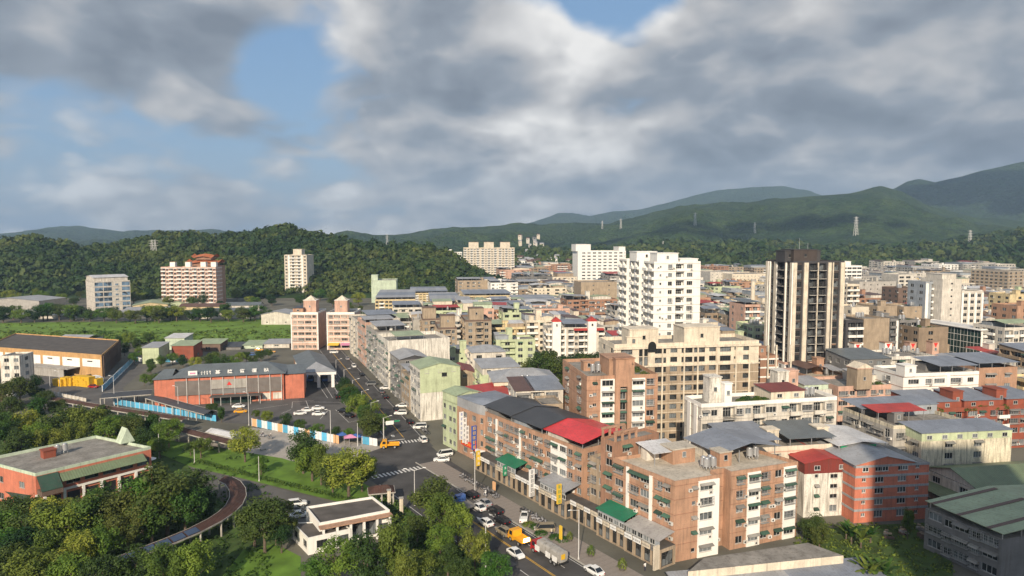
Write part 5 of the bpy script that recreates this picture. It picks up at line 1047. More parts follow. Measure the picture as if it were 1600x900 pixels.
for i, (l, t, r, y, w, p) in enumerate(((1404, 450, 1424, 430, 'brown', '.w.'), (1431, 449, 1446, 440, 'dtan', 'pwp'), (1350, 498, 1390, 285, 'tan', '.....'), (1322, 500, 1349, 283, 'darkwall', '.BB'), (1391, 498, 1404, 290, 'dgray', 'kp'), (1331, 480, 1358, 315, 'cream', '...'), (1371, 478, 1402, 335, 'tan', '.s..'), (1412, 479, 1444, 335, 'tan', '..s.'),
    (1406, 500, 1436, 296, 'dgray', 'bwb'), (1436, 512, 1482, 286, 'dtan', '.w..'), (1324, 444, 1343, 385, 'cream', 'BB'), (1540, 492, 1572, 390, 'brown', 'w.w'), (1578, 460, 1610, 420, 'yellow', '.w.'), (1590, 478, 1640, 340, 'brick', 'ww'))):
    b = F(['narrow dark brown block between pale factories', 'dark brick slab beside the white strip-window block', 'blank brown-grey wall block below the far factories', 'dark balconied block beside the striped tower', 'slim dark slab beside the blank brown-grey wall', 'cream stair-topped block right of the striped tower', 'grey-brown block with a single wall window', 'flat brown block with pale coping near the lift tower',
      'dark block with planted balconies below the lift tower', 'brown block with roof shrubs below the lift tower', 'narrow cream balcony block right of the striped tower', 'dark brown block near the gridded tan slab', 'tan block with bluish roof below the gridded tan slab', 'orange-brown block below the gridded tan slab'][i], l, t, r, y, 15, 10, w, (p, '', '', 'w.w.w'), ac=.3, rail=.3)
    b.clutter(2)
    if i in (9, 8): b.garden(.2, .8, .1, .5, 7)
# centre: far
c1 = BR('hospital_block', 'tall white institutional slab with slim stair towers and strip windows', 903, 392, 978, 800, 24, 10, 'purewhite', ('..WWWWWWWWs', '', '', '..'), par=.5, floors=12); c1.pent(.12, .5, 18, 20, 8, 'purewhite'); c1.pent(.93, .5, 8, 20, 5, 'purewhite')
c2 = BR('apartment_slab', 'pinkish white apartment slab with rows of balconies and three roof boxes', 724, 387, 804, 900, 22, 4, 'cream', ('BwBwB.BwBwB.BwBwB', '', '', 'w'), floors=15, rail=0.); [c2.pent(a, .5, 13, 12, 8, 'cream', 'brick') for a in (.2, .5, .82)]
BR('apartment_slab', 'white stepped apartment block left of the pinkish slab', 696, 430, 726, 860, 18, 4, 'purewhite', ('wBwB', '', '', 'w')).pent(.6, .5, 12, 10, 10)
c5 = BR('apartment_tower', 'slender cream apartment tower standing before the wooded hill', 444, 398, 479, 700, 20, -4, 'cream', ('wpBBpw', '', 'w', ''), floors=13, bands=.3, par=.6); c5.pent(.5, .5, 9, 9, 6)
b = BR('institution_block', 'mint-green blank-walled block at the end of the yellow housing', 580, 438, 619, 640, 24, 6, 'mint', ('......', '', '', '...'), par=.6); b.pent(.1, .5, 6, 8, 5)
for i, (l, t, r, Y, D, lab) in enumerate(((586, 468, 649, 505, 70, 'yellow walk-up housing block with grey roof sheds beside the hill'), (672, 474, 722, 490, 75, 'yellow walk-up housing block with caged balconies behind the tan roofs'), (724, 462, 800, 560, 40, 'long yellow housing row with blue-grey roofs in front of the pinkish slab'), (806, 472, 872, 500, 40, 'yellow housing row with arched windows beside the grove'), (640, 458, 700, 600, 50, 'far yellow housing row behind the walk-up blocks'))):
    b = BR('housing_block', lab, l, t, r, Y, D, 8, 'yellow', ('wBwwBwwBw', '', '', 'wwwwwwwwwwww'), floors=5, aw=.15)
    for k in range(5): b.shed(.02, .98, k*.2 + .01, k*.2 + .17, random.choice(('rf_blue', 'rf_gray', 'rf_blue')), 2.3, 'mu', .6)
for (l, t, r, Y, lab, pe) in ((727, 500, 768, 322, 'tan apartment block with dark roof trim and tall roof box', .5), (684, 512, 714, 318, 'tan apartment block with overhanging dark coping beside the street blocks', .6), (660, 498, 690, 345, 'small tan block with dark flat roof box', .4)):
    b = BR('tan_apartment_block', lab, l, t, r, Y, 22, 10, 'tan', ('.w.bw.', '', '', 'bwbw'), parw='brown', lod=1 if Y < 330 else 0, bands=.12); b.pent(pe, .5, 7, 7, 5.5, 'tan', 'brown')
b = F('pink block with mint roof room behind the tan apartments', 742, 482, 772, 385, 16, 8, 'pink', ('w.w', '', '', 'w')); b.shed(0, .9, .1, .8, 'rf_green', 3, 'gu', 1., 'mint')
c13 = BR('red_trim_apartments', 'white balconied apartments with red-capped stair towers above the grove', 856, 512, 945, 320, 16, 6, 'offwhite', ('BwBp.BwBBwp.B', '', '', 'wB'), lod=1, aw=.2, cage=.2, ac=.3)
for a in (.14, .76):
    o_ = c13.pent(a, -.06, 4, 3.4, 4.0, 'purewhite', 'sign_red'); mb = MB(); x_ = a*c13.W; y_ = -.06*c13.D; z_ = c13.h + 4.3; mb.hexa([(x_ - 2.2, y_ - 1.9, z_), (x_ + 2.2, y_ - 1.9, z_), (x_ + 2.2, y_ + 1.9, z_), (x_ - 2.2, y_ + 1.9, z_), (x_ - .05, y_ - 1.9, z_ + 1.8), (x_ + .05, y_ - 1.9, z_ + 1.8), (x_ + .05, y_ + 1.9, z_ + 1.8), (x_ - .05, y_ + 1.9, z_ + 1.8)], 'rf_red' + 'x'); mb.build('cap_roof', o_); mb = MB(); mb.box(x_ - 2, x_ + 2, y_ - 1.75, -.02, 0, c13.h, 'purewhite'); mb.build('stair_shaft', c13.root)
c13.shed(.3, .7, .1, .9, 'rf_blue', 2.4, 'mu', .6); mb = MB(); mb.hexa([(c13.W*.45, -1.4, c13.h - .6), (c13.W*.98, -1.4, c13.h - .6), (c13.W*.98, -.02, c13.h + .3), (c13.W*.45, -.02, c13.h + .3), (c13.W*.45, -1.4, c13.h - .5), (c13.W*.98, -1.4, c13.h - .5), (c13.W*.98, -.02, c13.h + .4), (c13.W*.45, -.02, c13.h + .4)], 'rf_redx'); mb.build('eave_roof', c13.root)
F('brown tiled slab block left of the white high-rise', 908, 441, 964, 480, 22, 8, 'tan', ('..s..s.', '', '', '')); F('cream factory with rows of small windows right of the white high-rise', 1144, 428, 1200, 700, 40, 8, 'cream', ('ssssssssss', '', '', '......')); F('cream office wing beside the small-windowed factory', 1110, 425, 1146, 720, 30, 8, 'offwhite', ('sssss',)); F('pink curved-balcony block before the dark tower', 1164, 476, 1188, 345, 16, 10, 'pink', ('BB', '', '', 'w.w')).shed(0, 1, 0, 1, 'rf_slate', 2, 'mu', .6)
p_ = at(1176, 470, 400); t_ = thing('chimney_stack', 'slim beige chimney stack left of the dark striped tower', 'chimney', (p_.x, p_.y, 0)); mb = MB(); mb.tube((0, 0, 0), (0, 0, 36), 1.6, 1.2, 'cream', 14); mb.build('shaft', t_); mb = MB(); mb.tube((0, 0, 36), (0, 0, 37), 1.35, 1.35, 'concrete', 14); mb.build('cap', t_)
# centre, this side of the grove
g1 = BR('gabled_block', 'pale block with big grey hipped metal roof and wall tanks', 772, 598, 872, 206, 16, 8, 'cream', ('.w..w.ww', '', '', 'ww'), par=0., ac=.3); g1.shed(0, 1, 0, 1, 'rf_gray', .2, 'hu', 2.6, None, .5); g1.tank(.42, -.12, 2)
g2 = BR('gabled_block', 'low white house with blue-grey and brown metal roofs beside the orange tower', 806, 612, 880, 188, 13, 10, 'offwhite', ('WbW.', '', '', 'ww'), par=0., aw=.4, cage=.4, ac=.4); g2.shed(0, .36, 0, 1, 'rf_brown', .2, 'mu', 1.2); g2.shed(.37, 1, 0, 1, 'rf_blue', .2, 'mu', 1.2)
g3 = BR('small_block', 'small tan flat-roofed block at the foot of the orange tower', 846, 632, 880, 179, 10, 10, 'tan', ('.w.', '', '', '.w'), par=.6)
g4 = BR('green_balcony_block', 'pale yellow-green block with shaded balconies and grey metal roof', 754, 586, 812, 226, 14, 14, 'palegreen', ('.w..', '', '', 'bwb'), par=0., aw=.5, cage=.4, ac=.4); g4.shed(0, 1, 0, 1, 'rf_gray', 2.2, 'mu', .8, 'offwhite')
g5 = BR('roof_house', 'white house with pale hipped roof behind the clad houses', 738, 552, 790, 262, 14, 12, 'offwhite', ('w.w', '', '', 'bwb'), par=0., lod=1, cage=.4, aw=.3); g5.shed(0, 1, 0, 1, 'rf_gray', .2, 'hu', 2., None, .4)
# left: beyond the meadow
L1 = BR('office_block', 'white office block with blue-tinted strip windows and sloping glass roof room', 147, 440, 203, 560, 34, 42, 'offwhite', ('uuwu', '', '', '.s..s.'), par=.6, floors=6, bands=.3, glass='glass_blue'); L1.shed(.0, .95, .05, .9, 'rf_white', 3.6, 'gu', 1.6, 'offwhite', .8)
L2 = BR('pink_terrace_tower', 'long pinkish eight-storey building with white bands and small roof lanterns', 251, 417, 337, 600, 14, 2, 'pink', ('BwBwBwBwBwBwBw', '.....', '', ''), floors=10, bands=.5, bandm='purewhite'); [L2.pent(a, .4, 4.5, 4, 5, 'purewhite', 'brick') for a in (.18, .46, .74, .93)]
t0 = at(322, 417, 622); t_ = thing('temple', 'ornate orange-roofed temple rising behind the long pinkish building', 'temple', (t0.x, t0.y, 0), 0); mb = MB(); mb.box(-14, 14, -8, 8, 0, 36, 'brick'); mb.build('base', t_)
for k, (w, z, h) in enumerate(((15, 36, 4), (10, 41.5, 3.5))):
    mb = MB(); mb.box(-w*.7, w*.7, -5, 5, z, z + h*.6, 'brick2'); mb.build('hall', t_); mb = MB(); e = z + h*.6
    for sx in (-1, 1):
        pts = [(sx*w*.0, e + h*.75), (sx*w*.5, e + h*.55), (sx*w*.8, e + h*.3), (sx*w, e + h*.75)]
        for (xa, za), (xb, zb) in zip(pts, pts[1:]):
            for sy in (-1, 1): q_ = [(xa, 0, za + .6), (xb, 0, zb + .6), (xb, sy*7, zb - h*.5), (xa, sy*7, za - h*.5)]; mb.poly(q_ if sx*sy < 0 else q_[::-1], 'terracotta')
    mb.build('roof', t_)
for (l, t, r, Y, D, th, w, pat, rf, kind, lab) in ((-30, 470, 61, 555, 30, -4, 'gray', '..ww....', 'rf_gray', 'gv', 'grey gabled warehouse beyond the meadow'), (-20, 492, 108, 520, 30, -4, 'offwhite', '.w.w.w', 'rf_white', 'gu', 'white low-roofed market shed along the meadow'), (207, 478, 262, 570, 40, 24, 'yellow', '', 'rf_green', 'gv', 'pale green roofed factory hall beside the office block'), (262, 476, 292, 590, 40, 24, 'palegreen', '', 'rf_green', 'gv', 'second pale green factory hall beside the long pinkish building'), (182, 490, 252, 530, 26, 10, 'bluegray', '', 'rf_gray', 'mu', 'bluish grey sloping shed roof in front of the green factory halls'),
    (236, 492, 305, 505, 16, 6, 'gray', 's.s.s.s', 'rf_slate', 'gu', 'dark long low shed behind the meadow trees'), (312, 488, 388, 515, 16, 6, 'offwhite', 's.s.s.s', 'rf_slate', 'gu', 'pale long low shed with dark roof behind the meadow trees'), (280, 480, 350, 560, 14, 6, 'yellow', '', 'rf_brown', 'gu', 'long yellow-walled shed with brown roof below the pinkish building'), (350, 478, 405, 570, 14, 6, 'offwhite', '', 'rf_slate', 'gu', 'far long shed with grey roof beside the pinkish building'), (408, 492, 455, 480, 20, 0, 'offwhite', 's.s', 'rf_gray', 'gv', 'white gabled house left of the paired pink blocks')):
    b = BR('warehouse', lab, l, t, r, Y, D, th, w, (pat or '.....', '', '', ''), par=0., floors=1, gf=5.); b.shed(0, 1, 0, 1, rf, .2, kind, 2.2, w, .6)
BR('apartment_slab', 'small beige block at the foot of the left wooded hill', -20, 440, 27, 740, 18, 0, 'cream', ('wwww', 'w', '', '')).pent(.5, .5, 10, 10, 8)
for i in range(9):
    l = 352 + i*10.5; BR('hillside_house', ['grey', 'white', 'dark', 'pale', 'brown', 'white-walled', 'grey', 'red-fronted', 'grey'][i] + ' narrow house in the row left of the slender cream tower', l, 440 + (i % 3)*5, l + 9.5, 745 + (i % 2)*12, 12, 0, ['gray', 'offwhite', 'dgray', 'concrete', 'tan', 'purewhite', 'gray', 'brick', 'bluegray'][i], ('wB', '', '', ''), group='narrow houses below the hill').clutter(1)
for (l, t, r, Y, w, rf, lab) in ((268, 541, 302, 342, 'redbrick', 'rf_green', 'dark red shed with pale green roof behind the station trees'), (222, 544, 248, 330, 'palegreen', 'rf_gray', 'small pale green house behind the warehouse road'), (258, 529, 288, 372, 'mint', 'rf_white', 'white-roofed mint house at the meadow edge'), (305, 538, 344, 366, 'brown', 'rf_green', 'brown shed with light green lean-to roof at the meadow edge'), (346, 543, 376, 372, 'dgray', 'rf_dark', 'dark open shed at the meadow edge'), (380, 540, 410, 376, 'mint', 'rf_green', 'mint stall building with pale roof left of the pink pair'), (412, 538, 452, 378, 'offwhite', 'rf_gray', 'white garage building left of the pink pair')):
    b = BR('roadside_house', lab, l, t, r, Y, 12, 4, w, ('.w.', 'w', '', ''), par=0., floors=1, gf=4.5); b.shed(0, 1, 0, 1, rf, .2, 'mu', 1.0, w, .5)

# ---------------------------------------------------------------- filler blocks between the landmarks
def inside(p, poly):
    c = False; n = len(poly)
    for i in range(n):
        (x1, y1), (x2, y2) = poly[i], poly[(i+1) % n]
        if (y1 > p[1]) != (y2 > p[1]) and p[0] < (x2 - x1)*(p[1] - y1)/(y2 - y1) + x1: c = not c
    return c
LAND = [(BB, 'the big beige building'), (DT, 'the dark striped tower'), (WA, 'the white high-rise'), (OT, 'the orange lift-tower block'), (c13, 'the red-capped apartments'), (M9, 'the white terrace with red triangles'), (M5, 'the dark red brick terrace'), (f1, 'the curved-top lift tower'), (c1, 'the white institutional slab'), (c2, 'the pinkish apartment slab'), (S5, 'the caged grey street block'), (f4, 'the gridded tan slab'), (M8, 'the gable-topped tan block'), (g1, 'the big hipped grey roof')]
WN = dict(cream='cream', offwhite='off-white', purewhite='white', tan='tan', gray='grey', yellow='yellow', pink='pink', concrete='concrete', palegreen='pale green', brick='orange brick', dtan='brown', dgray='dark grey', brick2='reddish brick', stain_white='stained white')
RNM = dict(rf_blue='blue-grey', rf_gray='grey', rf_green='pale green', rf_white='white', rf_red='red', rf_slate='slate', rf_brown='brown', rf_dark='dark')
def span(foot, z):
    X = [800 + FPX*x/(y*CP - (z - CAM_H)*SP) for x, y in foot]; yy = [450 - FPX*((y*SP + (z - CAM_H)*CP)/(y*CP - (z - CAM_H)*SP)) for x, y in foot]
    return min(X), max(X), max(yy), min(yy)
SKY = []
def in_view(c, u, v, w, d, zt):
    ft = [tuple(c), tuple(c + u*w), tuple(c + u*w + v*d), tuple(c + v*d)]; a, b, _, top = span(ft, zt)
    near = [span(q.world_foot, q.h) for q in ALL if 60 < q.c0.y < c.y - 4]; seen = 0; n = 24
    for i in range(n):
        x = a + (b - a)*(i + .5)/n
        if not 0 <= x <= 1600: continue
        cov = min([900] + [s[2] for s in near if s[0] <= x <= s[1]])
        if top < cov - 1.5: seen += 1
    return seen >= 2
def fill():
    polys = [b.world_foot for b in ALL]; ctr = [(sum(p[0] for p in q)/len(q), sum(p[1] for p in q)/len(q), max(math.dist(p, q[0]) for p in q)) for q in polys]; r = random.Random(21); cnt = 0; seen = {}
    u = Vector((math.cos(R(10)), math.sin(R(10)))); v = Vector((-u.y, u.x)); b_ = 150.
    while b_ < 1010:
        big = b_ > 420; far_ = b_ > 640; d = r.uniform(13, 17) if not big else r.uniform(18, 24); d = d*1.5 if far_ else d
        a_ = -.42*b_ - 60
        while a_ < .95*b_ + 60:
            w = r.uniform(11, 20) if not big else r.uniform(20, 36); w = w*1.4 if far_ else w
            c = u*a_ + v*b_; a_ += w + (r.choice((.6, .6, .6, 5)) if not far_ else r.uniform(3, 22)); px = 800 + FPX*c.x/max(1, c.y)
            pts = [c + u*w*i/4 + v*d*j/4 for i in range(5) for j in range(5)]
            if c.y < 178 or px > 1690 or px < 560: continue
            fn = min((Vector(p) - FC).dot(FN) for p in pts)
            if fn < 38 and c.y < 430: continue
            if c.y >= 430 and px < 600: continue
            if c.y < 235 and px < 1190: continue
            if any(245 < p.y < 305 and 805 < 800 + FPX*p.x/p.y < 950 for p in pts): continue
            if far_ and px < 700: continue
            ok = True
            for q, (cx, cy, rad) in zip(polys, ctr):
                if abs(cx - c.x) > rad + w + d or abs(cy - c.y) > rad + w + d: continue
                if any(inside((p.x, p.y), q) for p in pts) or any(0 < (Vector(t) - c).dot(u) < w and 0 < (Vector(t) - c).dot(v) < d for t in q): ok = False; break
            if not ok: continue
            if not in_view(c, u, v, w, d, 23 if not far_ else 24): continue
            h = r.choice((9.5, 12.6, 12.6, 15.8, 15.8, 19)) if not far_ else r.choice((8, 10, 12, 16, 20)); h = h if c.y > 235 else min(h, 13)
            wall = r.choice(('cream', 'offwhite', 'tan', 'gray', 'yellow', 'pink', 'concrete', 'offwhite', 'palegreen', 'brick', 'tan', 'purewhite', 'dtan', 'stain_white', 'dgray', 'brick2')) if px < 1300 or not far_ else r.choice(('offwhite', 'concrete', 'gray', 'purewhite', 'tan'))
            rf = r.choice(('rf_blue', 'rf_gray', 'rf_blue', 'rf_gray', 'rf_green', 'rf_white', 'rf_gray', 'rf_slate', 'rf_brown', 'rf_blue', 'rf_gray', 'rf_red'))
            nb = max(2, int(w/4.2)); pat = ''.join(r.choice('wwBbWw.s') for _ in range(nb)); pl = ''.join(r.choice('ww.bWs') for _ in range(max(2, int(d/4.5))))
            style = r.random()*.95; style = style if not .70 < style < .8 else .3; nm, ln = min((((Vector(l[0].c0) - c).length, l[1]) for l in LAND)); fl = max(2, round((h - 3.4)/3.15) + 1)
            rel = 'behind' if True else ''
            lm = [l for l in LAND if l[1] == ln][0][0]; rel = 'behind' if c.y > lm.c0.y + 12 else ('in front of' if c.y < lm.c0.y - 12 else 'beside')
            top = f'{RNM[rf]} roof shed' if style < .62 else (f'{RNM[rf]} metal roof' if style < .8 else 'roof tanks and stair box')
            num = {2: 'two', 3: 'three', 4: 'four', 5: 'five', 6: 'six', 7: 'seven'}.get(fl, 'several')
            lab = ' '.join(f'{WN[wall]} {num}-storey block with {top} {rel} {ln}'.split()[:16])
            b = Building('city_block', lab, [tuple(c), tuple(c + u*w), tuple(c + u*w + v*d), tuple(c + v*d)], h, wall, (pat, '' if px > 760 else pl, '', pl if px > 700 else ''), par=.8 if style < .62 or style >= .8 else 0., aw=.3, ac=.3, cage=.3, awm=r.choice(('awn_green', 'awn_gray')), group='blocks ' + rel + ' ' + ln, deck=r.choice(('deck', 'deck_light', 'deck')), seed=cnt, lod=1 if c.y < 236 else 0)
            if style < .62:
                cut = r.uniform(.35, .65); b.shed(0, cut - .03, r.uniform(0, .35), 1, rf, r.choice((2.2, 2.6, 3.0)), r.choice(('mu', 'gv', 'mv', 'gu')), .8, r.choice((None, None, 'offwhite', 'bluegray')), .3)
                if r.random() < .8: b.shed(cut + .05, r.uniform(.85, 1.), r.uniform(0, .3), r.uniform(.6, 1.), r.choice(('rf_blue', 'rf_gray', 'rf_white', 'rf_green', 'rf_brown', 'rf_gray')), r.choice((2., 2.4, 4.6)), r.choice(('mu', 'gv', 'mu')), .6, r.choice((None, 'offwhite', 'cream', 'tan')), .25)
                b.pent(cut, r.uniform(.2, .8), 2.8, 3, r.choice((2.8, 3.4, 5.6)), r.choice((wall, wall, 'stain_white'))); b.clutter(2)
            elif style < .8: b.shed(0, 1, 0, 1, rf, .25, r.choice(('gv', 'mu', 'gu')), 1.5, wall, .4)
            else: b.clutter(6)
            polys.append(b.world_foot); q = b.world_foot; ctr.append((sum(p[0] for p in q)/4, sum(p[1] for p in q)/4, max(math.dist(p, q[0]) for p in q))); cnt += 1
        b_ += d + (r.choice((1.2, 7)) if not far_ else r.uniform(8, 26))
    print('filler', cnt)
fill()
# behind the camera: the tall block whose shadow lies over the waste lot and the striped building
# ================================================================ vehicles
def wheel_mesh(r=.33, w=.22):
    def f():
        mb = MB(); mb.tube((0, -w/2, 0), (0, w/2, 0), r, r, 'tyre', 12); mb.tube((0, -w/2 - .012, 0), (0, -w/2 - .002, 0), r*.58, r*.58, 'steel', 10); mb.tube((0, w/2 + .002, 0), (0, w/2 + .012, 0), r*.58, r*.58, 'steel', 10); return mb.mesh('wheel')
    return cached(('wheel', r), f)
def loft(mb, secs, m):
    """closed cross-sections (lists of points) joined into a skin"""
    k = mb.mi(m); i0 = len(mb.v); n = len(secs[0])
    for s in secs: mb.v += [tuple(p) for p in s]
    for a in range(len(secs) - 1):
        for j in range(n): mb.f.append((i0 + a*n + j, i0 + a*n + (j+1) % n, i0 + (a+1)*n + (j+1) % n, i0 + (a+1)*n + j)); mb.m.append(k)
    mb.f.append(tuple(i0 + j for j in reversed(range(n)))); mb.m.append(k); mb.f.append(tuple(i0 + (len(secs) - 1)*n + j for j in range(n))); mb.m.append(k)
CARP = {}
def car_proto(kind, paint):
    key = (kind, paint)
    if key in CARP: return CARP[key]
    mb = MB()
    if kind == 'sedan': st_ = [(-2.25, .45, .78, .70), (-2.1, .28, .92, .84), (-1.3, .22, .97, .90), (0, .2, .95, .91), (1.0, .22, .92, .90), (1.9, .26, .80, .84), (2.25, .40, .66, .66)]; cab = (-1.75, -.95, .35, 1.15, .94, 1.43)
    elif kind == 'suv': st_ = [(-2.2, .5, 1.0, .78), (-2.1, .3, 1.08, .88), (-1.2, .26, 1.1, .92), (0, .25, 1.08, .93), (1.1, .26, 1.04, .92), (1.95, .3, .96, .86), (2.25, .45, .8, .7)]; cab = (-2.12, -1.8, .45, 1.2, 1.06, 1.68)
    elif kind == 'van': st_ = [(-2.2, .45, 1.05, .82), (-2.1, .3, 1.1, .88), (0, .25, 1.1, .9), (1.3, .26, 1.06, .88), (2.0, .3, .98, .82), (2.2, .45, .8, .7)]; cab = (-2.15, -2.0, 1.1, 1.75, 1.08, 1.85)
    else: st_ = [(-2.5, .5, .82, .82), (-2.45, .4, .84, .86), (.2, .35, .85, .88), (1.2, .3, .98, .88), (2.0, .32, .9, .82), (2.3, .45, .72, .66)]; cab = (.1, .2, 1.0, 1.55, .9, 1.68)
    secs = []
    for x, lo, hi, hw in st_: md = (lo + hi)/2; secs.append([(x, -hw*.9, lo), (x, hw*.9, lo), (x, hw, md), (x, hw*.93, hi), (x, -hw*.93, hi), (x, -hw, md)])
    loft(mb, secs, paint); xr0, xr1, xf1, xf0, zb, zr = cab; hb, hr = .80, .64
    lo4 = [(xr0, -hb, zb - .03), (xf0, -hb, zb - .06), (xf0, hb, zb - .06), (xr0, hb, zb - .03)]; hi4 = [(xr1, -hr, zr), (xf1, -hr, zr), (xf1, hr, zr), (xr1, hr, zr)]
    mb.hexa([(p[0], p[1], p[2] - .05) for p in hi4] + [(p[0]*.985, p[1]*.94, p[2] + .03) for p in hi4], paint)
    for a, b in zip(lo4, hi4): mb.tube(a, b, .045, .04, paint, 4)
    if kind == 'pickup': mb.box(-2.4, .05, -.84, -.78, .82, 1.2, paint); mb.box(-2.4, .05, .78, .84, .82, 1.2, paint); mb.box(-2.46, -2.4, -.84, .84, .82, 1.2, paint)
    parts = [('body', mb.mesh('body', False), (0, 0, 0))]
    for nm, q in (('windscreen', (1, 2)), ('rear_window', (3, 0)), ('side_window', (0, 1)), ('side_window', (2, 3))):
        g = MB(); a, b = q; g.poly([lo4[a], lo4[b], hi4[b], hi4[a]], 'car_glass'); parts.append((nm, g.mesh(nm), (0, 0, 0)))
    for x in (-1.35, 1.38):
        for y in (-.78, .78): parts.append(('wheel', wheel_mesh(.34 if kind != 'sedan' else .32), (x, y, .34)))
    xf, xb = st_[-2][0] + .16, st_[0][0]
    for y in (-.55, .55):
        h = MB(); h.box(-.08, .06, -.17, .17, -.07, .07, 'lamp_clear'); parts.append(('headlight', cached('headl', lambda: h.mesh('headlight')), (xf, y, st_[-2][2] - .16)))
        t = MB(); t.box(-.04, .06, -.15, .15, -.1, .1, 'lamp_red'); parts.append(('tail_light', cached('taill', lambda: t.mesh('tail_light')), (xb + .02, y*1.05, st_[0][2] - .10)))
    CARP[key] = parts; return parts
m_ = M('car_glass', (.02, .024, .028), .1, 0, 0, spec=.6); M('lamp_clear', (.8, .8, .78), .2, 0, 0); M('lamp_red', (.35, .01, .01), .3, 0, 0)
HA = math.atan2(RD.y, RD.x); HF = math.atan2(FD.y, FD.x); NAME = dict(sedan='car', suv='car', van='van', pickup='pickup_truck')
def car(px, py, ang, kind, paint, label, group=None, z=.03):
    p = G(px, py); t = thing(NAME[kind], label, {'car': 'car', 'van': 'van', 'pickup_truck': 'pickup truck'}[NAME[kind]], (p.x, p.y, z), ang, group)
    for nm, me, loc in car_proto(kind, paint): put(nm, me, t, loc)
    return t
W_, K_, S_, G_ = 'car_white', 'car_black', 'car_silver', 'car_gold'
for a in ((737, 777, HA, 'suv', K_, 'black car nearest the junction in the queue beside the brick row'), (757, 789, HA, 'sedan', S_, 'silver car in the kerb lane beside the white car'), (748, 796, HA, 'sedan', W_, 'white car queuing between the flatbed truck and the black cars'), (774, 802, HA, 'suv', K_, 'black car in the kerb lane behind the silver car'), (759, 820, HA, 'sedan', W_, 'white car beside the yellow centre line ahead of the gold car'),
    (784, 818, HA, 'suv', K_, 'black car in the kerb lane beside the parked white pickup'), (787, 835, HA, 'suv', G_, 'dark gold car ahead of the yellow tow vehicle'), (806, 869, HA + math.pi, 'sedan', W_, 'white oncoming car across the centre line from the tanker truck'), (928, 896, HA, 'sedan', W_, 'white car at the kerb below the shop planters'), (851, 831, HA + R(60), 'van', G_, 'pale gold van parked on the pavement'), (819, 813, HA + R(-40), 'pickup', W_, 'white pickup truck parked on the pavement'),
    (690, 721, HA + R(60), 'sedan', W_, 'white car turning at the foot of the rounded corner building'), (695, 713, HA + R(80), 'van', 'car_white', 'white van beside the rounded corner building'), (661, 690, HF, 'suv', W_, 'white car standing beside the crossing by the red shop sign'), (640, 661, HF, 'sedan', K_, 'black car on the far road below the green gabled house'), (626, 648, HF + R(70), 'suv', W_, 'white car parked nose-in below the white blade sign'),
    (619, 642, HF, 'sedan', K_, 'black car beside the nose-in white car on the far road'), (602, 622, HF, 'sedan', K_, 'black car following another black car on the far road'), (596, 614, HF, 'sedan', 'car_gray', 'dark grey car ahead of the black car on the far road'), (565, 587, HF + math.pi, 'sedan', K_, 'black car alone in the middle of the far road'), (553, 574, HF + math.pi, 'suv', W_, 'white car near the far end of the road'), (543, 562, HF, 'sedan', S_, 'silver car at the far crossing'), (602, 608, HF + R(80), 'sedan', W_, 'white car parked under the shop canopies'), (580, 602, HF + R(70), 'van', 'car_gray', 'dark van parked by the low shops'), (628, 636, HF + R(60), 'sedan', W_, 'white car parked under the yellow shop sign'), (656, 670, HF + R(75), 'van', W_, 'white van parked beside the green gabled house'),
    (481, 643, R(10), 'sedan', W_, 'white parked car at the middle of the white group in the car park'), (497, 640, R(10), 'sedan', W_, 'white parked car at the back of the white group in the car park'), (498, 649, R(8), 'sedan', W_, 'white parked car at the front of the white group in the car park'), (469, 648, R(20), 'sedan', W_, 'white parked car at the hedge end of the white group'), (536, 645, R(150), 'suv', K_, 'black parked car beside the tree row'), (545, 652, R(150), 'sedan', K_, 'second black parked car beside the tree row, nearer the hoarding'), (527, 622, HF, 'van', K_, 'black van leaving the bus shed forecourt'), (373, 637, R(8), 'sedan', W_, 'white car in front of the station entrance'), (376, 645, R(8), 'sedan', 'car_yellow', 'yellow taxi in front of the station entrance'),
    (146, 606, R(-15), 'sedan', 'car_red', 'red car in the warehouse yard'), (464, 791, R(20), 'suv', W_, 'white car parked farthest along the path beside the pavilion'), (462, 800, R(20), 'sedan', 'car_gray', 'dark car parked between two white cars beside the pavilion'), (468, 808, R(20), 'sedan', W_, 'white car parked close to the pavilion annex'), (405, 548, R(5), 'sedan', 'car_yellow', 'yellow taxi beside the mint stall'), (424, 551, R(5), 'sedan', 'car_yellow', 'yellow taxi beside the white garage'), (522, 552, R(10), 'van', W_, 'white van below the pink pair'), (395, 556, R(8), 'suv', 'car_blue', 'blue car behind the station')):
    car(*a)
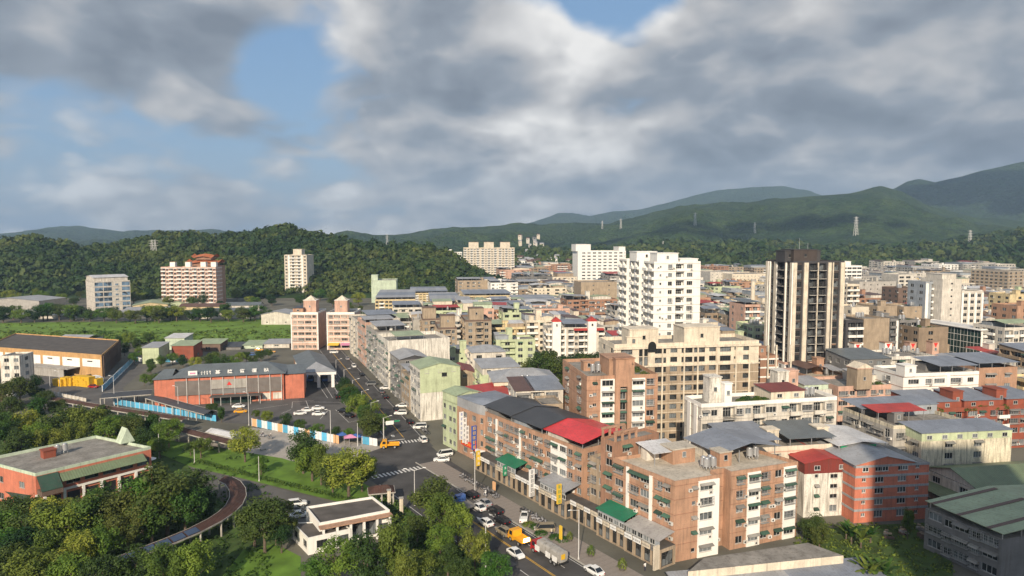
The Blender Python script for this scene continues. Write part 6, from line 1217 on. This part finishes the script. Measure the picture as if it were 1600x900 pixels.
def truck(px, py, ang, label, cabm, L, deck, kind):
    p = G(px, py); t = thing('truck', label, 'truck', (p.x, p.y, .03), ang); cw = 1.15
    mb = MB(); loft(mb, [[(L/2 - 2., -cw, .5), (L/2 - 2., cw, .5), (L/2 - 2., cw*.95, 2.5), (L/2 - 2., -cw*.95, 2.5)], [(L/2 - .7, -cw, .5), (L/2 - .7, cw, .5), (L/2 - .7, cw*.93, 2.5), (L/2 - .7, -cw*.93, 2.5)], [(L/2 - .1, -cw, .5), (L/2 - .1, cw, .5), (L/2 - .1, cw*.95, 1.4), (L/2 - .1, -cw*.95, 1.4)]], cabm); mb.build('cab', t)
    g = MB(); g.poly([(L/2 - .06, -.95, 1.45), (L/2 - .06, .95, 1.45), (L/2 - .62, .9, 2.4), (L/2 - .62, -.9, 2.4)], 'car_glass'); g.build('windscreen', t)
    for s in (-1, 1): g = MB(); g.poly([(L/2 - 1.7, s*1.165, 1.5), (L/2 - .75, s*1.165, 1.5), (L/2 - .8, s*1.12, 2.3), (L/2 - 1.7, s*1.12, 2.3)], 'car_glass'); g.build('side_window', t)
    mb = MB(); mb.box(-L/2, L/2 - 2.1, -.5, .5, .6, .9, 'black'); mb.build('chassis', t)
    for x in [L/2 - 1.1, -L/2 + 1.3] + ([-L/2 + 2.5] if L > 7 else []):
        for y in (-1., 1.): put('wheel', wheel_mesh(.48, .3), t, (x, y, .5))
    if kind == 'tank':
        mb = MB(); secs = []
        for x in (-L/2 + .1, L/2 - 2.25): secs.append([(x, 1.15*math.copysign(abs(math.cos(a))**.45, math.cos(a)), 1.98 + 1.05*math.copysign(abs(math.sin(a))**.45, math.sin(a))) for a in [i*math.pi/8 for i in range(16)]])
        loft(mb, secs, 'gray'); mb.build('tank', t)
        mb = MB(); mb.box(-L/2 + .3, L/2 - 2.4, -.35, .35, 3.05, 3.14, 'gray'); mb.build('catwalk', t)
        for x in (-L/2 + .5, -L/2 + 2.6, L/2 - 3.2):
            for s in (-1, 1): mb = MB(); mb.box(x, x + 1.4, min(s*1.16, s*1.24), max(s*1.16, s*1.24), .95, 2.0, 'sign_white'); mb.build('side_locker', t)
        mb = MB(); mb.box(-L/2 + .02, -L/2 + .09, -.45, .45, 1.5, 2.5, 'yellow_box'); mb.build('rear_panel', t); mb = MB(); mb.box(-L/2 - .1, -L/2 + .05, -1.1, 1.1, .7, .95, 'black'); mb.build('bumper', t)
    elif kind == 'flat':
        mb = MB(); mb.box(-L/2, L/2 - 2.15, -1.1, 1.1, .95, 1.1, deck)
        for s in (-1, 1): mb.box(-L/2, L/2 - 2.15, min(s*1.1, s*1.16), max(s*1.1, s*1.16), 1.0, 1.5, deck)
        mb.build('load_bed', t)
    else:
        mb = MB(); mb.box(-L/2, L/2 - 2.15, -1.15, 1.15, .95, 2.9, deck); mb.build('cargo_box', t)
    return t
truck(857, 872, HA, 'red-cabbed steel tanker truck on the main road', 'car_red', 9.2, 'steel', 'tank'); truck(725, 793, HA, 'dark flatbed truck with pale blue cab under the street trees', 'car_blue', 6.2, 'dgray', 'flat')
tw = truck(811, 848, HA, 'yellow tow vehicle with glaring warning lamp ahead of the tanker', 'car_yellow', 5.2, 'car_yellow', 'flat')
mb = MB(); mb.box(-2.75, -2.62, -.7, .7, 1.2, 1.9, 'lamp_lit'); mb.build('warning_lamp', tw)
truck(609, 700, HF + R(75), 'yellow tipper crossing at the junction', 'car_yellow', 5.6, 'car_yellow', 'flat'); truck(125, 602, R(-19), 'white box truck with blue cab in the warehouse yard', 'car_blue', 5.6, 'sign_white', 'flat'); truck(152, 598, R(-25), 'white box truck beside the blue fence in the yard', 'car_white', 5.6, 'sign_white', 'box')
for px, lab in ((485, 'blue-fronted bus parked in the left lane of the bus shed'), (508, 'blue-fronted bus parked in the right lane of the bus shed')):
    p = G(px, 597); t = thing('bus', lab, 'bus', (p.x, p.y, .03), HF + math.pi); mb = MB(); loft(mb, [[(x, -1.2*k, .35), (x, 1.2*k, .35), (x, 1.2*k, 2.9), (x, .9*k, 3.2), (x, -.9*k, 3.2), (x, -1.2*k, 2.9)] for x, k in ((-9, .98), (-.2, 1), (0, .94))], 'car_blue'); mb.build('body', t); g = MB(); g.poly([(.03, -1.05, 1.4), (.03, 1.05, 1.4), (.03, 1.0, 2.8), (.03, -1.0, 2.8)], 'car_glass'); g.build('windscreen', t)
    for s in (-1, 1): g = MB(); g.poly([(-8.6, s*1.215, 1.5), (-.6, s*1.215, 1.5), (-.6, s*1.215, 2.6), (-8.6, s*1.215, 2.6)], 'car_glass'); g.build('side_window', t); [put('wheel', wheel_mesh(.48, .3), t, (x, s*1.05, .5)) for x in (-1.8, -7)]
# scooters
def scooter_parts():
    mb = MB(); loft(mb, [[(x, -w, lo), (x, w, lo), (x, w*.8, hi), (x, -w*.8, hi)] for x, w, lo, hi in ((-.8, .08, .55, .72), (-.55, .17, .4, .82), (-.1, .17, .32, .74), (.1, .16, .26, .36), (.4, .16, .26, .36), (.5, .2, .3, .8), (.62, .12, .45, 1.0))], 'scooter_paint')
    bd = mb.mesh('body'); s = MB(); s.box(-.7, -.02, -.14, .14, .8, .88, 'black'); se = s.mesh('seat'); h = MB(); h.tube((.6, 0, .3), (.48, 0, 1.02), .04, .03, 'black', 5); h.tube((.46, -.34, 1.03), (.46, .34, 1.03), .025, .025, 'black', 5); hb = h.mesh('handlebar'); return bd, se, hb, wheel_mesh(.24, .11)
MATS['scooter_paint'] = M('scooter_paint', (.18, .18, .19), .3, 0, 0, rnd=.95, spec=.5); SCO = scooter_parts()
def scooter(p, ang, label, group):
    t = thing('motor_scooter', label, 'scooter', (p.x, p.y, .155), ang, group); put('body', SCO[0], t); put('seat', SCO[1], t); put('handlebar', SCO[2], t); put('wheel', SCO[3], t, (-.55, 0, .24)); put('wheel', SCO[3], t, (.58, 0, .24)); return t
r_ = random.Random(3)
for i in range(16): q = along(1.5 + i*1.15, 11.6 + r_.uniform(-.4, .4)); scooter(q, math.atan2(RN.y, RN.x) + r_.uniform(-.3, .3), 'parked motor scooter in the rank before the shops by the corner building', 'scooters parked by the corner shops')
for i in range(9): q = along(-16.5 + i*1.05, 11.9 + r_.uniform(-.4, .4)); scooter(q, math.atan2(RN.y, RN.x) + r_.uniform(-.3, .3), 'parked motor scooter in the rank behind the white pickup', 'scooters parked behind the pickup')
for i in range(8): q = far(8 + i*1.2, 7.6); scooter(q, HF + R(-80), 'parked motor scooter in the rank by the red shop sign', 'scooters by the red shop sign')
def person(loc, ang, shirt, legs, seated, label):
    t = thing('person', label, 'person', loc, ang); mb = MB(); sk = 'skin'; z0 = .52 if seated else .9
    J = [((0, .1, z0), (.38, .12, z0 - .02) if seated else (.02, .1, .48)), ((0, -.1, z0), (.38, -.12, z0 - .02) if seated else (-.02, -.1, .48))]
    for a, b in J: c = (b[0] + (.03 if seated else 0), b[1], b[2] - .45); mb.tube(a, b, .095, .075, legs, 8); mb.tube(b, c, .075, .05, legs, 8); mb.tube(c, (c[0] + .16, c[1], c[2]), .05, .04, 'black', 6)
    loft(mb, [[(math.cos(k*math.pi/5)*.12*s, math.sin(k*math.pi/5)*.19*s, z0 + dz) for k in range(10)] for dz, s in ((-.08, .85), (.1, .88), (.3, 1.0), (.46, 1.08), (.54, .5))], shirt)
    for s in (-1, 1): e = (.14, s*.27, z0 + .22); h = (.42, s*.26, z0 + .3) if seated else (.1, s*.25, z0 - .05); mb.tube((0, s*.21, z0 + .47), e, .055, .045, shirt, 7); mb.tube(e, h, .045, .035, sk, 7)
    mb.tube((0, 0, z0 + .5), (.02, 0, z0 + .62), .05, .05, sk, 8); loft(mb, [[(.03 + math.cos(k*math.pi/5)*.095*s, math.sin(k*math.pi/5)*.078*s, z0 + .6 + dz) for k in range(10)] for dz, s in ((0, .5), (.05, .9), (.12, 1.), (.19, .92), (.24, .5))], sk); mb.build('body', t)
    h = MB(); loft(h, [[(.01 + math.cos(k*math.pi/5)*.13*s, math.sin(k*math.pi/5)*.12*s, z0 + .7 + dz) for k in range(10)] for dz, s in ((0, 1.), (.1, .95), (.17, .6))], 'sign_white' if seated else 'black'); h.build('helmet' if seated else 'hair', t)
M('skin', (.45, .28, .2), .6, .05, 0)
for (px, py, a, sh, lab) in ((758, 777, HA, 'sign_white', 'rider in white shirt and helmet on a scooter by the shops'), (422, 686, R(165), 'dgray', 'rider in dark jacket on a scooter passing the painted hoarding'), (410, 683, R(165), 'sign_ink', 'rider in black on a scooter ahead of another along the hoarding')):
    p = G(px, py); sc_ = scooter(p, a, lab.replace('rider in', 'scooter ridden by a person in').replace(' on a scooter', ''), None); person((p.x - .25*math.cos(a), p.y - .25*math.sin(a), .155 + .3), a, sh, 'sign_ink', True, lab)
for px, py, sh, lab in ((862, 838, 'cream', 'person in pale shirt standing beside the gold van'), (1008, 893, 'sign_white', 'person in white at the shop front below the brick block')): p = G(px, py); person((p.x, p.y, .15), HA, sh, 'sign_ink', False, lab)
# ================================================================ street furniture
def lamp(px, py, h, ang, label, arms=(1,), group=None, arm=2.2):
    p = G(px, py); t = thing('street_lamp', label, 'street lamp', (p.x, p.y, 0), ang, group); mb = MB(); mb.tube((0, 0, 0), (0, 0, .5), .18, .16, 'pole', 8); mb.tube((0, 0, .5), (0, 0, h), .11, .07, 'pole', 8); mb.build('pole', t)
    for s in arms:
        mb = MB(); mb.tube((0, 0, h - .2), (s*arm, 0, h + .35), .05, .04, 'pole', 6); a = mb.build('arm', t); mb = MB(); mb.hexa([(s*arm - .3, -.14, h + .3), (s*arm + .45, -.12, h + .34), (s*arm + .45, .12, h + .34), (s*arm - .3, .14, h + .3), (s*arm - .3, -.1, h + .42), (s*arm + .4, -.08, h + .44), (s*arm + .4, .08, h + .44), (s*arm - .3, .1, h + .42)], 'sign_white'); mb.build('lamp_head', a)
NA = math.atan2(RN.y, RN.x); FA = math.atan2(FN.y, FN.x)
lamp(648, 790, 8.5, R(10), 'twin-armed street lamp at the junction above the street trees', (1, -1)); lamp(904, 875, 10, NA + math.pi, 'tall street lamp in front of the green-canopied shops'); lamp(759, 890, 9, NA, 'street lamp rising from the planted verge of the main road', (1,), None, .6); lamp(742, 772, 10, NA + math.pi, 'pale street pole at the pavement corner by the rounded building', (1,), None, .8)
for s, lab in ((4, 'beside the crossing'), (24, 'beside the broad trees'), (42, 'beside the car park tree row'), (62, 'opposite the dark grey row house'), (84, 'opposite the stained white block'), (108, 'opposite the caged grey block')):
    p = far(s, -7); t = lamp(0, 500, 8, FA, 'curved street lamp of the far road ' + lab); o = [q for q in bpy.data.objects if q.name.startswith('street_lamp') and q.get('label') == 'curved street lamp of the far road ' + lab][0]; o.location = (p.x, p.y, 0)
for px, py, h, lab in ((79, 619, 8, 'short white mast at the end of the yard wall'), (94, 620, 10, 'white mast beside the yard wall'), (179, 634, 11, 'white mast at the start of the blue hoarding'), (279, 648, 10, 'white mast in front of the station behind blue panels'), (389, 665, 11, 'white mast at the start of the painted hoarding'), (517, 698, 11, 'white mast with floodlights before the car park'), (559, 697, 7, 'thin mast by the painted hoarding'), (405, 752, 6.5, 'park lamp on the lawn above the hedge'), (249, 716, 7, 'park lamp beside the red hall'), (304, 724, 4, 'short park lamp by the path'), (545, 772, 6, 'park lamp under the corner trees')):
    lamp(px, py, h, R(200), lab, (1,) if h > 9.5 else (), None, 1.2)
def road_sign(px, py):
    p = G(px, py); t = thing('road_sign', 'direction sign on a pole beside the crossing', 'sign', (p.x, p.y, 0), FA); mb = MB(); mb.tube((0, 0, 0), (0, 0, 7.5), .11, .09, 'pole', 8); mb.tube((0, 0, 6.2), (5, 0, 6.4), .06, .05, 'pole', 6); mb.build('pole', t); mb = MB(); mb.box(.6, 3.0, -.12, -.06, 5.4, 6.6, 'sign_white'); mb.build('panel', t); mb = MB(); mb.box(3.2, 4.8, -.12, -.06, 6.1, 6.6, 'sign_green'); mb.build('name_plate', t)
road_sign(600, 692)
def sandwich(px, py, w, h, m, label): p = G(px, py); t = thing('sign_board', label, 'sign', (p.x, p.y, .15), NA + math.pi/2); mb = MB(); mb.box(-w/2, w/2, -.15, .15, .6, h, m); mb.build('panel', t); mb = MB(); mb.box(-w/2, -w/2 + .1, -.1, .1, 0, .6, 'steel'); mb.box(w/2 - .1, w/2, -.1, .1, 0, .6, 'steel'); mb.build('post', t)
sandwich(772, 770, 1.0, 2.6, 'hoard_orange', 'yellow standing sign before the corner shops'); sandwich(876, 848, .7, 3.4, 'sign_yellow', 'tall yellow-green pole sign beside the gold van')
for px, py, k, lab in ((923, 870, 1.2, 'clipped shrub in a round pot on the pavement'), (972, 892, 1.3, 'second potted shrub near the lettered shop signs'), (890, 846, 1., 'round potted shrub near the street lamp')):
    p = G(px, py); t = thing('potted_shrub', lab, 'planter', (p.x, p.y, .15)); mb = MB(); mb.tube((0, 0, 0), (0, 0, .7), .5, .65, 'deck_dark', 10); mb.build('pot', t); put('shrub', shrub_mesh(1), t, (0, 0, .6), 0, (k*.8, k*.8, k*1.2))
for px, py in ((838, 826), (826, 822), (845, 836), (868, 842), (880, 846)): p = G(px, py); o = put('flower_bed', shrub_mesh(2), None, (p.x, p.y, .14), 0, (1.6, 1.2, .9)); tag(o, 'low leafy shrub on the pavement beside the parked van and pickup', 'shrub', 'shrubs on the pavement')
# hoardings
def hoarding(a, b, label, cols, h=2.2, z=0.):
    a, b = G(*a), G(*b); L_ = (b - a).length; n = max(2, int(L_/2.4)); ang = math.atan2(b.y - a.y, b.x - a.x); t = thing('hoarding', label, 'fence', (a.x, a.y, z), ang)
    pm = MB(); pm.box(-.08, .08, -.14, .1, 0, h + .15, 'hoard_white'); pme = pm.mesh('post')
    for i in range(n): c = cols[i % len(cols)]; mb = cached(('hp', round(L_/n, 2), c, h), lambda: (lambda q: (q.box(.1, L_/n - .1, -.04, .04, .12, h, c), q.mesh('panel'))[1])(MB())); put('panel', mb, t, (i*L_/n, 0, 0)); put('post', pme, t, (i*L_/n, 0, 0))
hoarding((178, 632), (338, 659), 'blue panelled hoarding in front of the station canopies', ['hoard_blue']); hoarding((394, 666), (530, 694), 'hoarding of blue, orange and white painted panels before the car park', ['hoard_orange', 'hoard_blue', 'hoard_white', 'hoard_blue', 'hoard_white'], 2.6); hoarding((566, 694), (590, 698), 'short pale blue hoarding at the junction', ['hoard_blue', 'hoard_white'], 2.4); hoarding((160, 612), (207, 566), 'blue fence along the road beside the warehouse', ['hoard_blue'], 2.4); hoarding((205, 564), (222, 566), 'pale blue fence closing the warehouse road', ['hoard_white', 'hoard_blue']); hoarding((250, 566), (292, 566), 'pale blue fence behind the station trees', ['hoard_white', 'hoard_blue']); hoarding((80, 617), (135, 628), 'pale low wall along the yard', ['offwhite'], 1.4)
for i, (px, py, m) in enumerate(((536, 690, 'car_blue'), (548, 694, 'sign_pink'), (556, 693, 'car_blue'))):
    p = G(px, py); t = thing('market_canopy', ['dark blue', 'pink', 'teal'][i] + ' market canopy behind the short hoarding', 'canopy', (p.x, p.y, 0), R(15)); mb = MB(); mb.hexa([(-2, -1.4, 2.2), (2, -1.4, 2.2), (2, 1.4, 2.2), (-2, 1.4, 2.2), (-.2, -.2, 3.), (.2, -.2, 3.), (.2, .2, 3.), (-.2, .2, 3.)], m); mb.build('cover', t)
    for x in (-1.9, 1.9):
        for y in (-1.3, 1.3): q = MB(); q.box(x - .04, x + .04, y - .04, y + .04, 0, 2.2, 'steel'); q.build('pole', t)
# covered walkways
def walkway(pix, label, w=3.6, h=3.2, roof='walk_roof', solar=()):
    pts = [G(px, py, h) for px, py in pix]; o = pts[0]; t = thing('covered_walkway', label, 'walkway', (o.x, o.y, 0)); mb = MB(); e = MB(); P = []
    for i, p in enumerate(pts): d = (pts[min(i+1, len(pts)-1)] - pts[max(i-1, 0)]); d.z = 0; d.normalize(); n = Vector((-d.y, d.x, 0)); P.append((p - o, n))
    pm = MB(); pm.box(-.16, .16, -.16, .16, 0, h, 'concrete'); pme = pm.mesh('post')
    for k, ((a, n), (b, n2)) in enumerate(zip(P, P[1:])):
        z = Vector((0, 0, h)); a = Vector((a.x, a.y, 0)); b = Vector((b.x, b.y, 0))
        for s in (-1, 1): mb.poly([a + z + Vector((0, 0, .7)), b + z + Vector((0, 0, .7)), b + z + n2*s*w/2, a + z + n*s*w/2], roof)
        for s in (-1, 1): q = [a + z + n*s*w/2, b + z + n2*s*w/2]; e.hexa([q[0] + Vector((0, 0, -.25)), q[1] + Vector((0, 0, -.25)), q[1] + n2*s*.12 + Vector((0, 0, -.25)), q[0] + n*s*.12 + Vector((0, 0, -.25)), q[0] + Vector((0, 0, .04)), q[1] + Vector((0, 0, .04)), q[1] + n2*s*.12 + Vector((0, 0, .04)), q[0] + n*s*.12 + Vector((0, 0, .04))], 'concrete')
        m = max(1, int((b - a).length/4.5))
        for i in range(m):
            for s in (-1, 1): c = a.lerp(b, i/m) + n*s*(w/2 - .2); put('post', pme, t, c)
        if k in solar:
            m = max(1, int((b - a).length/2.)); side_ = 1
            for i in range(m):
                c0, c1 = a.lerp(b, (i + .05)/m), a.lerp(b, (i + .95)/m); nn = n.lerp(n2, (i + .5)/m)*side_; sp = MB(); zz = Vector((0, 0, h + .2)); sp.poly([c0 + zz + nn*w/2 + Vector((0, 0, 0)), c1 + zz + nn*w/2, c1 + zz + nn*.3 + Vector((0, 0, .58)), c0 + zz + nn*.3 + Vector((0, 0, .58))], 'solar'); sp.build('solar_panel', t)
    mb.build('roof', t); e.build('edge_beam', t)
walkway([(80, 622), (150, 634), (220, 645), (292, 655)], 'straight dark-roofed covered walkway before the blue hoarding'); walkway([(272, 668), (318, 680), (366, 692)], 'short dark-roofed covered walkway above the lawn')
walkway([(352, 748), (364, 754), (371, 764), (372, 775), (366, 788), (354, 800), (336, 812), (305, 828), (262, 846), (215, 864), (160, 886), (100, 908), (60, 922)], 'curved dark-roofed covered walkway sweeping through the park trees', 3.4, 3.4, 'walk_roof', (7, 8, 9, 10))
walkway([(238, 620), (280, 632), (330, 645)], 'dark canopy beside the station behind the blue hoarding', 5, 3.4, 'rf_darkx'); walkway([(160, 618), (238, 612)], 'wide dark canopy between yard and station', 9, 4., 'rf_darkx'); walkway([(330, 672), (372, 682)], 'pale ribbed canopy beside the short walkway', 4, 3.2, 'rf_whitex')
def shelter():
    p = G(596, 786); t = thing('shelter', 'square open shelter with brown hipped roof beside the junction', 'shelter', (p.x, p.y, 0), R(14)); mb = MB(); mb.hexa([(-3, -2.2, 3.2), (3, -2.2, 3.2), (3, 2.2, 3.2), (-3, 2.2, 3.2), (-1.4, -.1, 4.3), (1.4, -.1, 4.3), (1.4, .1, 4.3), (-1.4, .1, 4.3)], 'walk_roof'); mb.build('roof', t); mb = MB(); mb.box(-3.1, 3.1, -2.3, 2.3, 2.95, 3.19, 'concrete'); mb.build('beam', t)
    for x in (-2.6, 0, 2.6):
        for y in (-1.9, 1.9): q = MB(); q.box(x - .16, x + .16, y - .16, y + .16, 0, 2.95, 'concrete'); q.build('post', t)
    for px, py in ((627, 803), (608, 790)): g = G(px, py); o = MB(); o.box(-.4, .4, -.4, .4, 0, 3.6, 'cream'); o.box(-.5, .5, -.5, .5, 3.6, 3.8, 'concrete'); tag(o.build('gate_pillar', None, (g.x, g.y, 0), R(14)), 'cream stone gate pillar beside the open shelter', 'pillar', 'gate pillars by the shelter')
shelter()
p = G(235, 729); t = thing('parasol', 'white parasol beside the red hall', 'parasol', (p.x, p.y, 0)); mb = MB(); mb.tube((0, 0, 0), (0, 0, 2.4), .04, .04, 'steel', 5); mb.build('pole', t); mb = MB(); mb.tube((0, 0, 2.1), (0, 0, 2.7), 1.6, .05, 'sign_white', 8); mb.build('canopy', t)
# junk on the waste lot
for i in range(16):
    p = G(r_.uniform(1380, 1470), r_.uniform(826, 842)); mb = MB(); L_ = r_.uniform(.6, 2.2); mb.box(-L_/2, L_/2, -.3, .3, 0, r_.uniform(.2, .9), r_.choice(('dgray', 'brown', 'offwhite', 'sign_red', 'steel'))); mb.box(-L_/4, L_/3, -.5, .1, .9, 1.1, 'tan'); t = thing('scrap_heap', 'heap of scrap boards on the waste lot beside the striped building', 'scrap', (p.x, p.y, .03), r_.uniform(0, 3), 'scrap on the waste lot'); mb.build('board', t)
# ================================================================ on the hills
def terrain_hit(V, A, Ys, px, py):
    i = int(np.argmin(np.abs(A - px)))
    for j in range(len(Ys)):
        x, y, z = V[j, i]; r = ray(px, py); t = y/r.y; zr = CAM_H + r.z*t
        if z >= zr: return Vector((r.x*t, y, z))
    return None
def pylon(V, A, Ys, px, py, h, label):
    p = terrain_hit(V, A, Ys, px, py)
    if p is None: return
    t = thing('power_pylon', label, 'pylon', tuple(p), R(15)); mb = MB(); w = h*.09
    for s in (-1, 1):
        for q in (-1, 1):
            mb.tube((s*w, q*w, -4), (s*w*.25, q*w*.25, h), h*.012, h*.008, 'pole', 4)
    for k in range(7): a, b = k/7, (k+1)/7; wa, wb = w*(1 - .75*a), w*(1 - .75*b); [mb.tube((s*wa, -wa, a*h), (-s*wb, -wb, b*h), h*.006, h*.006, 'pole', 3) for s in (-1, 1)]; [mb.tube((wa*s, -wa, a*h), (wb*s, wb, b*h), h*.006, h*.006, 'pole', 3) for s in (-1, 1)]
    mb.build('lattice', t); mb = MB()
    for z in (.66, .8, .94): mb.tube((-h*.17, 0, h*z), (h*.17, 0, h*z), h*.01, h*.01, 'pole', 4)
    mb.build('cross_arm', t)
T2, T3, T1 = (V2, A2, Y2), (V3, A3, Y3), (V1, A1, Y1)
for T, px, py, h, lab in ((T3, 605, 385, 40, 'power pylon on the ridge above the yellow housing'), (T3, 941, 358, 30, 'small power pylon on the middle ridge, first of a pair'), (T3, 970, 357, 36, 'power pylon on the middle ridge beside a smaller one'), (T3, 1086, 354, 40, 'power pylon alone on the green slope of the mountain'), (T2, 1036, 390, 18, 'squat power pylon on the foothill above the white high-rise'), (T3, 1337, 368, 52, 'tall power pylon on the slope right of the dark tower'), (T2, 1515, 388, 40, 'tall pale power pylon on the right foothill'), (T3, 1179, 366, 34, 'power pylon on the slope above the dark tower'), (T1, 238, 402, 20, 'twin mast pylon on the left wooded hill'), (T1, 243, 402, 20, 'second twin mast pylon on the left wooded hill')):
    pylon(*T, px, py, h, lab)
for i in range(34):
    T, px, py = r_.choice(((T2, r_.uniform(800, 850), r_.uniform(402, 425)), (T2, r_.uniform(830, 900), r_.uniform(412, 430)), (T3, r_.uniform(800, 850), r_.uniform(374, 392)))); p = terrain_hit(*T, px, py)
    if p is None: continue
    w = r_.uniform(7, 13); t = thing('hillside_villa', 'tiny pale house among the trees of the central hillside', 'house', (p.x, p.y, p.z), r_.uniform(-.4, .4), 'houses on the central hillside'); mb = MB(); mb.box(-w/2, w/2, -5, 5, -6, 13, r_.choice(('purewhite', 'cream', 'offwhite'))); mb.build('wall', t); mb = MB(); mb.hexa([(-w/2 - .6, -5.6, 13), (w/2 + .6, -5.6, 13), (w/2 + .6, 5.6, 13), (-w/2 - .6, 5.6, 13), (-w/2, -.2, 16), (w/2, -.2, 16), (w/2, .2, 16), (-w/2, .2, 16)], r_.choice(('rf_brownx', 'rf_grayx'))); mb.build('roof', t); g = MB(); g.box(-w*.3, -w*.05, -5.1, -5.02, 8, 10.5, 'glass'); g.build('window', t)
for i, (l, t0, r, lab) in enumerate(((664, 392, 684, 'long white block on the hill crest beside the pinkish slab'), (690, 390, 706, 'tall white block on the hill crest beside the pinkish slab'), (708, 394, 722, 'stepped white block on the hill crest nearest the pinkish slab'))):
    b = BR('hilltop_block', lab, l, t0, r, 1010, 16, 3, 'purewhite', ('wBwB', '', '', ''), floors=8, gf=20.)
p = terrain_hit(*T1, 440, 372); 
# ================================================================ the tall block behind the viewer whose shadow lies on the waste lot
hs = Vector((-sv.x, -sv.y)).normalized(); q0 = G(1362, 800).xy; back = 215
TB = Building('apartment_tower', 'tall plain apartment tower behind the viewpoint shading the waste lot', quad_from(q0 - hs*back, q0 - hs*back + Vector((34, 2)), Vector((0, 1)), 14), 9.5 + back*math.tan(R(SUN_EL)), 'cream', ('', '', '', ''), par=.5)
# ================================================================ clouds beyond the frame, whose shadows lie on the mountains
def cloud(tx, ty, tz, rx, ry, label, seed):
    dz = 1500 - tz; c = Vector((tx + sv.x/sv.z*dz, ty + sv.y/sv.z*dz, 1500)); r = random.Random(seed); mb = MB(); n = 18
    for i in range(26):
        a = r.uniform(0, 6.28); q = r.random()**.5; o = Vector((math.cos(a)*q*rx, math.sin(a)*q*ry, r.uniform(-20, 60))); s = r.uniform(.28, .5)*min(rx, ry)
        rows = [[(o.x + math.cos(t*math.pi/5)*s*math.cos(e)*1.4, o.y + math.sin(t*math.pi/5)*s*math.cos(e), o.z + math.sin(e)*s*.35) for t in range(10)] for e in (-1.3, -.7, 0, .7, 1.3)]
        loft(mb, rows, 'cloud_white')
    tag(mb.build('cloud', None, c, smooth=True), label, 'cloud')
M('cloud_white', (.85, .85, .85), 1., .02, 0)
cloud(2750, 3650, 300, 640, 620, 'grey cloud bank shading the right-hand mountain', 1); cloud(620, 2050, 130, 560, 120, 'small cloud shading the band of hillside behind the towers', 2)
# ================================================================ haze
HAZE = 1.0e-4
hz = bpy.data.materials.new('haze'); hz.use_nodes = True; hn = hz.node_tree; hn.nodes.clear(); pv = hn.nodes.new('ShaderNodeVolumePrincipled'); ho = hn.nodes.new('ShaderNodeOutputMaterial')
pv.inputs['Density'].default_value = HAZE; pv.inputs['Color'].default_value = (.50, .72, 1., 1); pv.inputs['Anisotropy'].default_value = 0.0
hn.links.new(pv.outputs[0], ho.inputs['Volume']); MATS['haze'] = hz
mb = MB(); mb.box(-5200, 6200, -330, 7300, -3, 640, 'haze'); tag(mb.build('haze'), None, None, kind='stuff')
